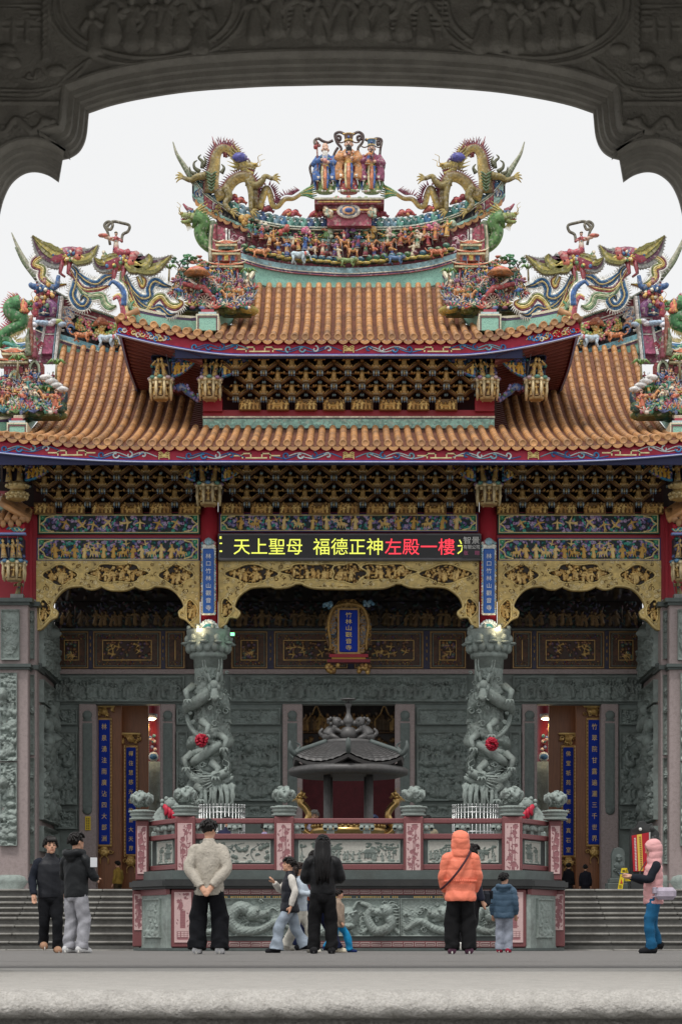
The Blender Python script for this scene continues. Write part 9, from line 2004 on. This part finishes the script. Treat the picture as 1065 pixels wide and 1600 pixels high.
def add_bag(p, pts_strap, c, size, col, name='shoulder_bag', strap='3a2a2c'):
    h = p.H; q = MB(); x, y, z = np.array(c)*h; a, b, d = np.array(size)*h; bxb(q, x-a, y-b, z-d, x+a, y+b, z+d, col, .05); bxb(q, x-a*1.02, y-b*1.15, z, x+a*1.02, y-b*.9, z+d*1.02, col, .006); tube(q, [(x-a, y-b, z-d*.5), (x, y-b*1.3, z-d*.55), (x+a, y-b, z-d*.5)], .006, col, 5)
    if pts_strap: tube(q, spl([tuple(np.array(t)*h) for t in pts_strap], 5), .016, strap, 6, flat=.4)
    return q
PIv = PI
# two men at the foot of the left stairs
person(79, 1309, 1490, 1.75, .25, 'man in a black vest over a dark jumper facing the camera by the left stairs', dict(col='1b1d23', kind='shell', hem=.475, puff=1.08, sleeve='20242e', name='vest'), dict(col='16171b', w=.95), dict(kind='short'), arms=dict(el_r=(-.155, .02, .64), wr_r=(-.15, -.05, .5), el_l=(.165, .05, .64), wr_l=(.12, .07, .52)), walk=.05, shoes='a8836a', head=(.1, .05), build=1.1)
m2 = person(119, 1303, 1491, 1.77, PI-.55, 'man in a black shell jacket and light grey trousers, back turned, by the left stairs', dict(col='14171a', kind='shell', hem=.46, puff=1.08, name='jacket', hood='down'), dict(col='9a9aa0', w=1.12), dict(kind='short'), arms=dict(el_l=(.16, -.04, .64), wr_l=(.11, -.13, .62), el_r=(-.16, -.03, .635), wr_r=(-.1, -.14, .62)), shoes='d8d8d8', head=(-.25, -.1), stance=.07, build=1.08)
q = MB(); h = m2.H; bxb(q, -.1*h, -.23*h, .62*h, .06*h, -.225*h, .72*h, 'd8d8dc', .002); m2.plain('held_paper', q, M['plastic']) if 0 else None
pg = thing('held_leaflet', 'white paper leaflet held by the man in the black shell jacket', 'paper', tuple(m2.loc+np.array((.3, -.02, 1.28)))); Xa = m2.loc[0]+.33; q = MB(); bxb(q, Xa-.1, m2.Y-.2, 1.26, Xa+.0, m2.Y-.19, 1.4, 'd0d2d6', .003); q.build('sheet', M['plastic'], pg)
q = MB(); [tube(q, [tuple(np.array(m2.M@np.array(a))*1+m2.loc) for a in (((.048+0*s_)*h*s_, -.03*h, .925*h), (.04*h*s_, -.062*h, .925*h))], .004, '15151a', 5) for s_ in (-1, 1)]; q.build('spectacles', M['plastic'], m2.root)
# man in pale fleece
person(326, 1282, 1491.5, 1.80, PI-.05, 'man in a pale fleece jacket and wide black trousers, hands clasped behind him', dict(col='b3aca0', kind='fleece', hem=.44, puff=1.08, flare=1.04, sp=1.12, name='fleece_jacket'), dict(col='0f1015', w=1.4, flare=1.12), dict(kind='short'), shoes='d8d8da', arms=dict(el_r=(-.142, .06, .635), wr_r=(-.04, .12, .505), el_l=(.142, .06, .635), wr_l=(.04, .13, .5)), stance=.085, head=(-.45, .22), build=1.03)
# the group in the middle
girl = person(452, 1340, 1489.5, 1.42, -PI/2+.15, 'girl in a long navy vest and pale flared jeans walking left', dict(col='14161f', kind='puffer', step=.11, hem=.42, puff=1.15, flare=1.18, sleeve='cfcac2', name='vest'), dict(col='8f9aa6', w=1.15, flare=1.5), dict(kind='tail', col='1a1412'), shoes='1c1c20', walk=.16, arms=dict(el_l=(.14, .04, .64), wr_l=(.13, .0, .49), el_r=(-.14, -.08, .66), wr_r=(-.08, -.15, .74)))
person(468, 1356, 1489, 1.35, PI/2-.3, 'child with brown hair in a pale blue top and white trousers, partly behind the girl', dict(col='b9c4cf', hem=.46, puff=1.1, name='shirt'), dict(col='c9c5ba', w=1.2, flare=1.2), dict(kind='mid', col='2a1c16'), shoes='c8c4b8', walk=.13, arms=dict(el_l=(.14, -.06, .66), wr_l=(.08, -.17, .68), el_r=(-.14, -.06, .66), wr_r=(-.06, -.17, .66)), Y=33.6, fine=False)
nv = person(493, 1326, 1489, 1.56, PI/2, 'person in wide navy trousers striding right behind the long haired woman', dict(col='5a2a34', hem=.5, name='jumper'), dict(col='121a38', w=1.3, flare=1.45), dict(kind='short'), shoes='cfc6b0', walk=.2, Y=34.2, fine=False)
q = add_bag(nv, None, (-.1, .12, .54), (.04, .05, .05), 'a8502a'); nv.plain('handbag', q, M['cloth'])
lw = person(504, 1305, 1490, 1.63, PI, 'woman with very long black hair in a black bomber jacket and black trousers, from behind', dict(col='0f1013', kind='shell', hem=.5, puff=1.12, flare=.95, sp=1.25, name='bomber_jacket'), dict(col='121214', w=1.15), dict(kind='long', col='0d0b0c'), shoes='2a2a2c', arms=dict(el_r=(-.15, -.02, .645), wr_r=(-.09, -.12, .62), el_l=(.15, -.02, .645), wr_l=(.09, -.12, .62)), stance=.075, build=1.05)
person(529, 1398, 1489, .98, PI/2+.1, 'small child in a tan jacket and bright blue trousers beside the woman in black', dict(col='9a8878', hem=.4, puff=1.3, name='jacket'), dict(col='1f86b8', w=1.25), dict(kind='short', col='1c1512'), shoes='1a2a5a', walk=.2, Y=35, fine=False)
# orange coat and companion
oc = person(719, 1300, 1491.5, 1.66, PI, 'person in a bright orange quilted coat with the hood up, from behind', dict(col='f08468', kind='puffer', step=.085, hem=.43, puff=1.14, flare=1.12, sp=1.3, hood='up', name='quilted_coat'), dict(col='131315', w=1.35), None, shoes='6a4a5c', arms=dict(el_r=(-.135, -.02, .63), wr_r=(-.12, -.09, .52), el_l=(.135, -.02, .63), wr_l=(.12, -.09, .52)), stance=.07, build=1.03)
h = oc.H; q = MB()
pts = [(.075, -.05, .83), (.078, .045, .835), (.03, .1, .75), (-.05, .112, .64), (-.125, .05, .56), (-.16, -.02, .53)]; tube(q, spl([tuple(np.array((-t[0], t[1], t[2]))*h) for t in pts], 5), .017, '4a3038', 6, flat=.45); oc.plain('bag_strap', q, M['cloth'])
q = MB()
for k in range(26): a = PI*(.02+.96*k/25); tube(q, [np.array((.128*1.02*math.cos(a), .004+.098*1.02*math.sin(a), .607))*h, np.array((.128*1.02*math.cos(a), .004+.098*1.02*math.sin(a), .582))*h], .011, 'e47a60', 5)
oc.plain('waist_band', q, M['shiny'])
cp = person(737, 1327, 1490, 1.6, PI/2+.5, 'person in dark clothes with a black bag, mostly hidden behind the orange coat', dict(col='1c2030', kind='shell', hem=.48, puff=1.1, name='jacket'), dict(col='131316', w=1.1), dict(kind='mid', col='15100f'), shoes='d8d6d0', walk=.1, lift=1, Y=33, fine=False)
q = add_bag(cp, None, (.0, -.12, .5), (.085, .05, .075), '22252c'); cp.plain('handbag', q, M['cloth'])
person(787, 1365, 1489.5, 1.22, PI-.2, 'boy in a slate blue padded jacket and grey trousers, from behind', dict(col='3d5468', kind='puffer', step=.075, hem=.43, puff=1.2, sp=1.3, hood='down', name='padded_jacket'), dict(col='8d93a0', w=1.2), dict(kind='short', col='120f0f'), shoes='a83048', head=(-.5, 0), stance=.055, build=1.1)
# woman in the pink vest
pk = person(1020, 1317, 1493, 1.60, -PI/2+.05, 'woman in a pink hooded padded vest and blue jeans looking down at a phone', dict(col='d8a0a0', kind='puffer', step=.06, hem=.44, puff=1.16, sleeve='1c2028', hood='up', name='padded_vest', slope=.25), dict(col='1f5a80', w=.98), None, shoes='1c1c1f', arms=dict(el_l=(.13, -.06, .655), wr_l=(.06, -.2, .68), el_r=(-.13, -.06, .655), wr_r=(-.03, -.2, .68)), head=(0, .38), stance=.06, walk=.04)
h = pk.H; q = add_bag(pk, [(-.09, -.05, .82), (-.05, -.11, .7), (.08, -.03, .6), (.15, .06, .56)], (.155, .08, .53), (.04, .095, .055), 'b0a6b4', strap='4a4048'); pk.plain('shoulder_bag', q, M['cloth'])
c = pk.M@np.array((0.015, -.27, .715))*1; ph = thing('mobile_phone', 'mobile phone in the hands of the woman in the pink vest', 'phone', tuple(pk.loc+pk.M@(np.array((.015, -.27, .71))*h))); q = MB(); x, y, z_ = pk.loc+pk.M@(np.array((.015, -.265, .71))*h); bxb(q, x-.065, y-.035, z_-.006, x+.065, y+.035, z_+.006, '2a3a6a', .004); q.build('phone_body', M['plastic'], ph)
# visitors up on the podium and behind the balustrade
def far(px, pt, H, Y, yaw, label, tcol, lcol, hair, z0, **kw): return person(px, 0, 0, H, yaw, label, dict(col=tcol, name='jacket', puff=1.15), dict(col=lcol), hair, Y=Y, z0=z0, fine=False, **kw)
def floor_for(pt, H, Y): return P(0, pt, Y)[1]-H
far(184, 1352, 1.05, 53.4, -2.2, 'small figure in a mustard jacket just inside the left door', '8a7034', '3a3020', dict(kind='short'), PODZ-.22)
far(888, 1353, 1.0, 53.4, 2.6, 'dark figure nearer the gate post inside the right door', '0f0f14', '15151a', dict(kind='short'), PODZ-.22); far(914, 1356, .98, 53.0, PI, 'figure with a pinkish collar and dark coat inside the right door', '12131c', '15151a', dict(kind='short'), PODZ-.25)
TZ = 1.31
far(491, 1265, 1.55, 45.0, .1, 'grey haired man in a pale shirt beside the left bronze dragon handle', 'a8a4b8', '2a2a30', dict(kind='short', col='8a8884'), TZ-.05); far(506, 1280, 1.4, 45.6, .5, 'half hidden visitor behind the grey haired man at the censer', '8a8a94', '2a2a30', dict(kind='short'), TZ-.1)
far(584, 1270, 1.5, 45.8, -.4, 'visitor in a blue hat beside the right bronze dragon handle', '4a5a8a', '2a2a30', dict(kind='short', col='1f2a4a'), TZ-.05); far(668, 1270, 1.5, 46.0, PI, 'black haired visitor in a khaki coat behind the balustrade, right of the censer', '8f8570', '3a3830', dict(kind='short'), TZ-.05); far(355, 1276, 1.45, 45.6, .3, 'dark haired visitor behind the balustrade left of the censer', '2a2c44', '22222a', dict(kind='short'), TZ-.05); far(414, 1284, 1.35, 45.8, PI, 'visitor in a lilac top behind the balustrade post left of the censer', '9a90b0', '2a2a30', dict(kind='short'), TZ-.05)
for o in PARTS: dup(o, mirror=True)
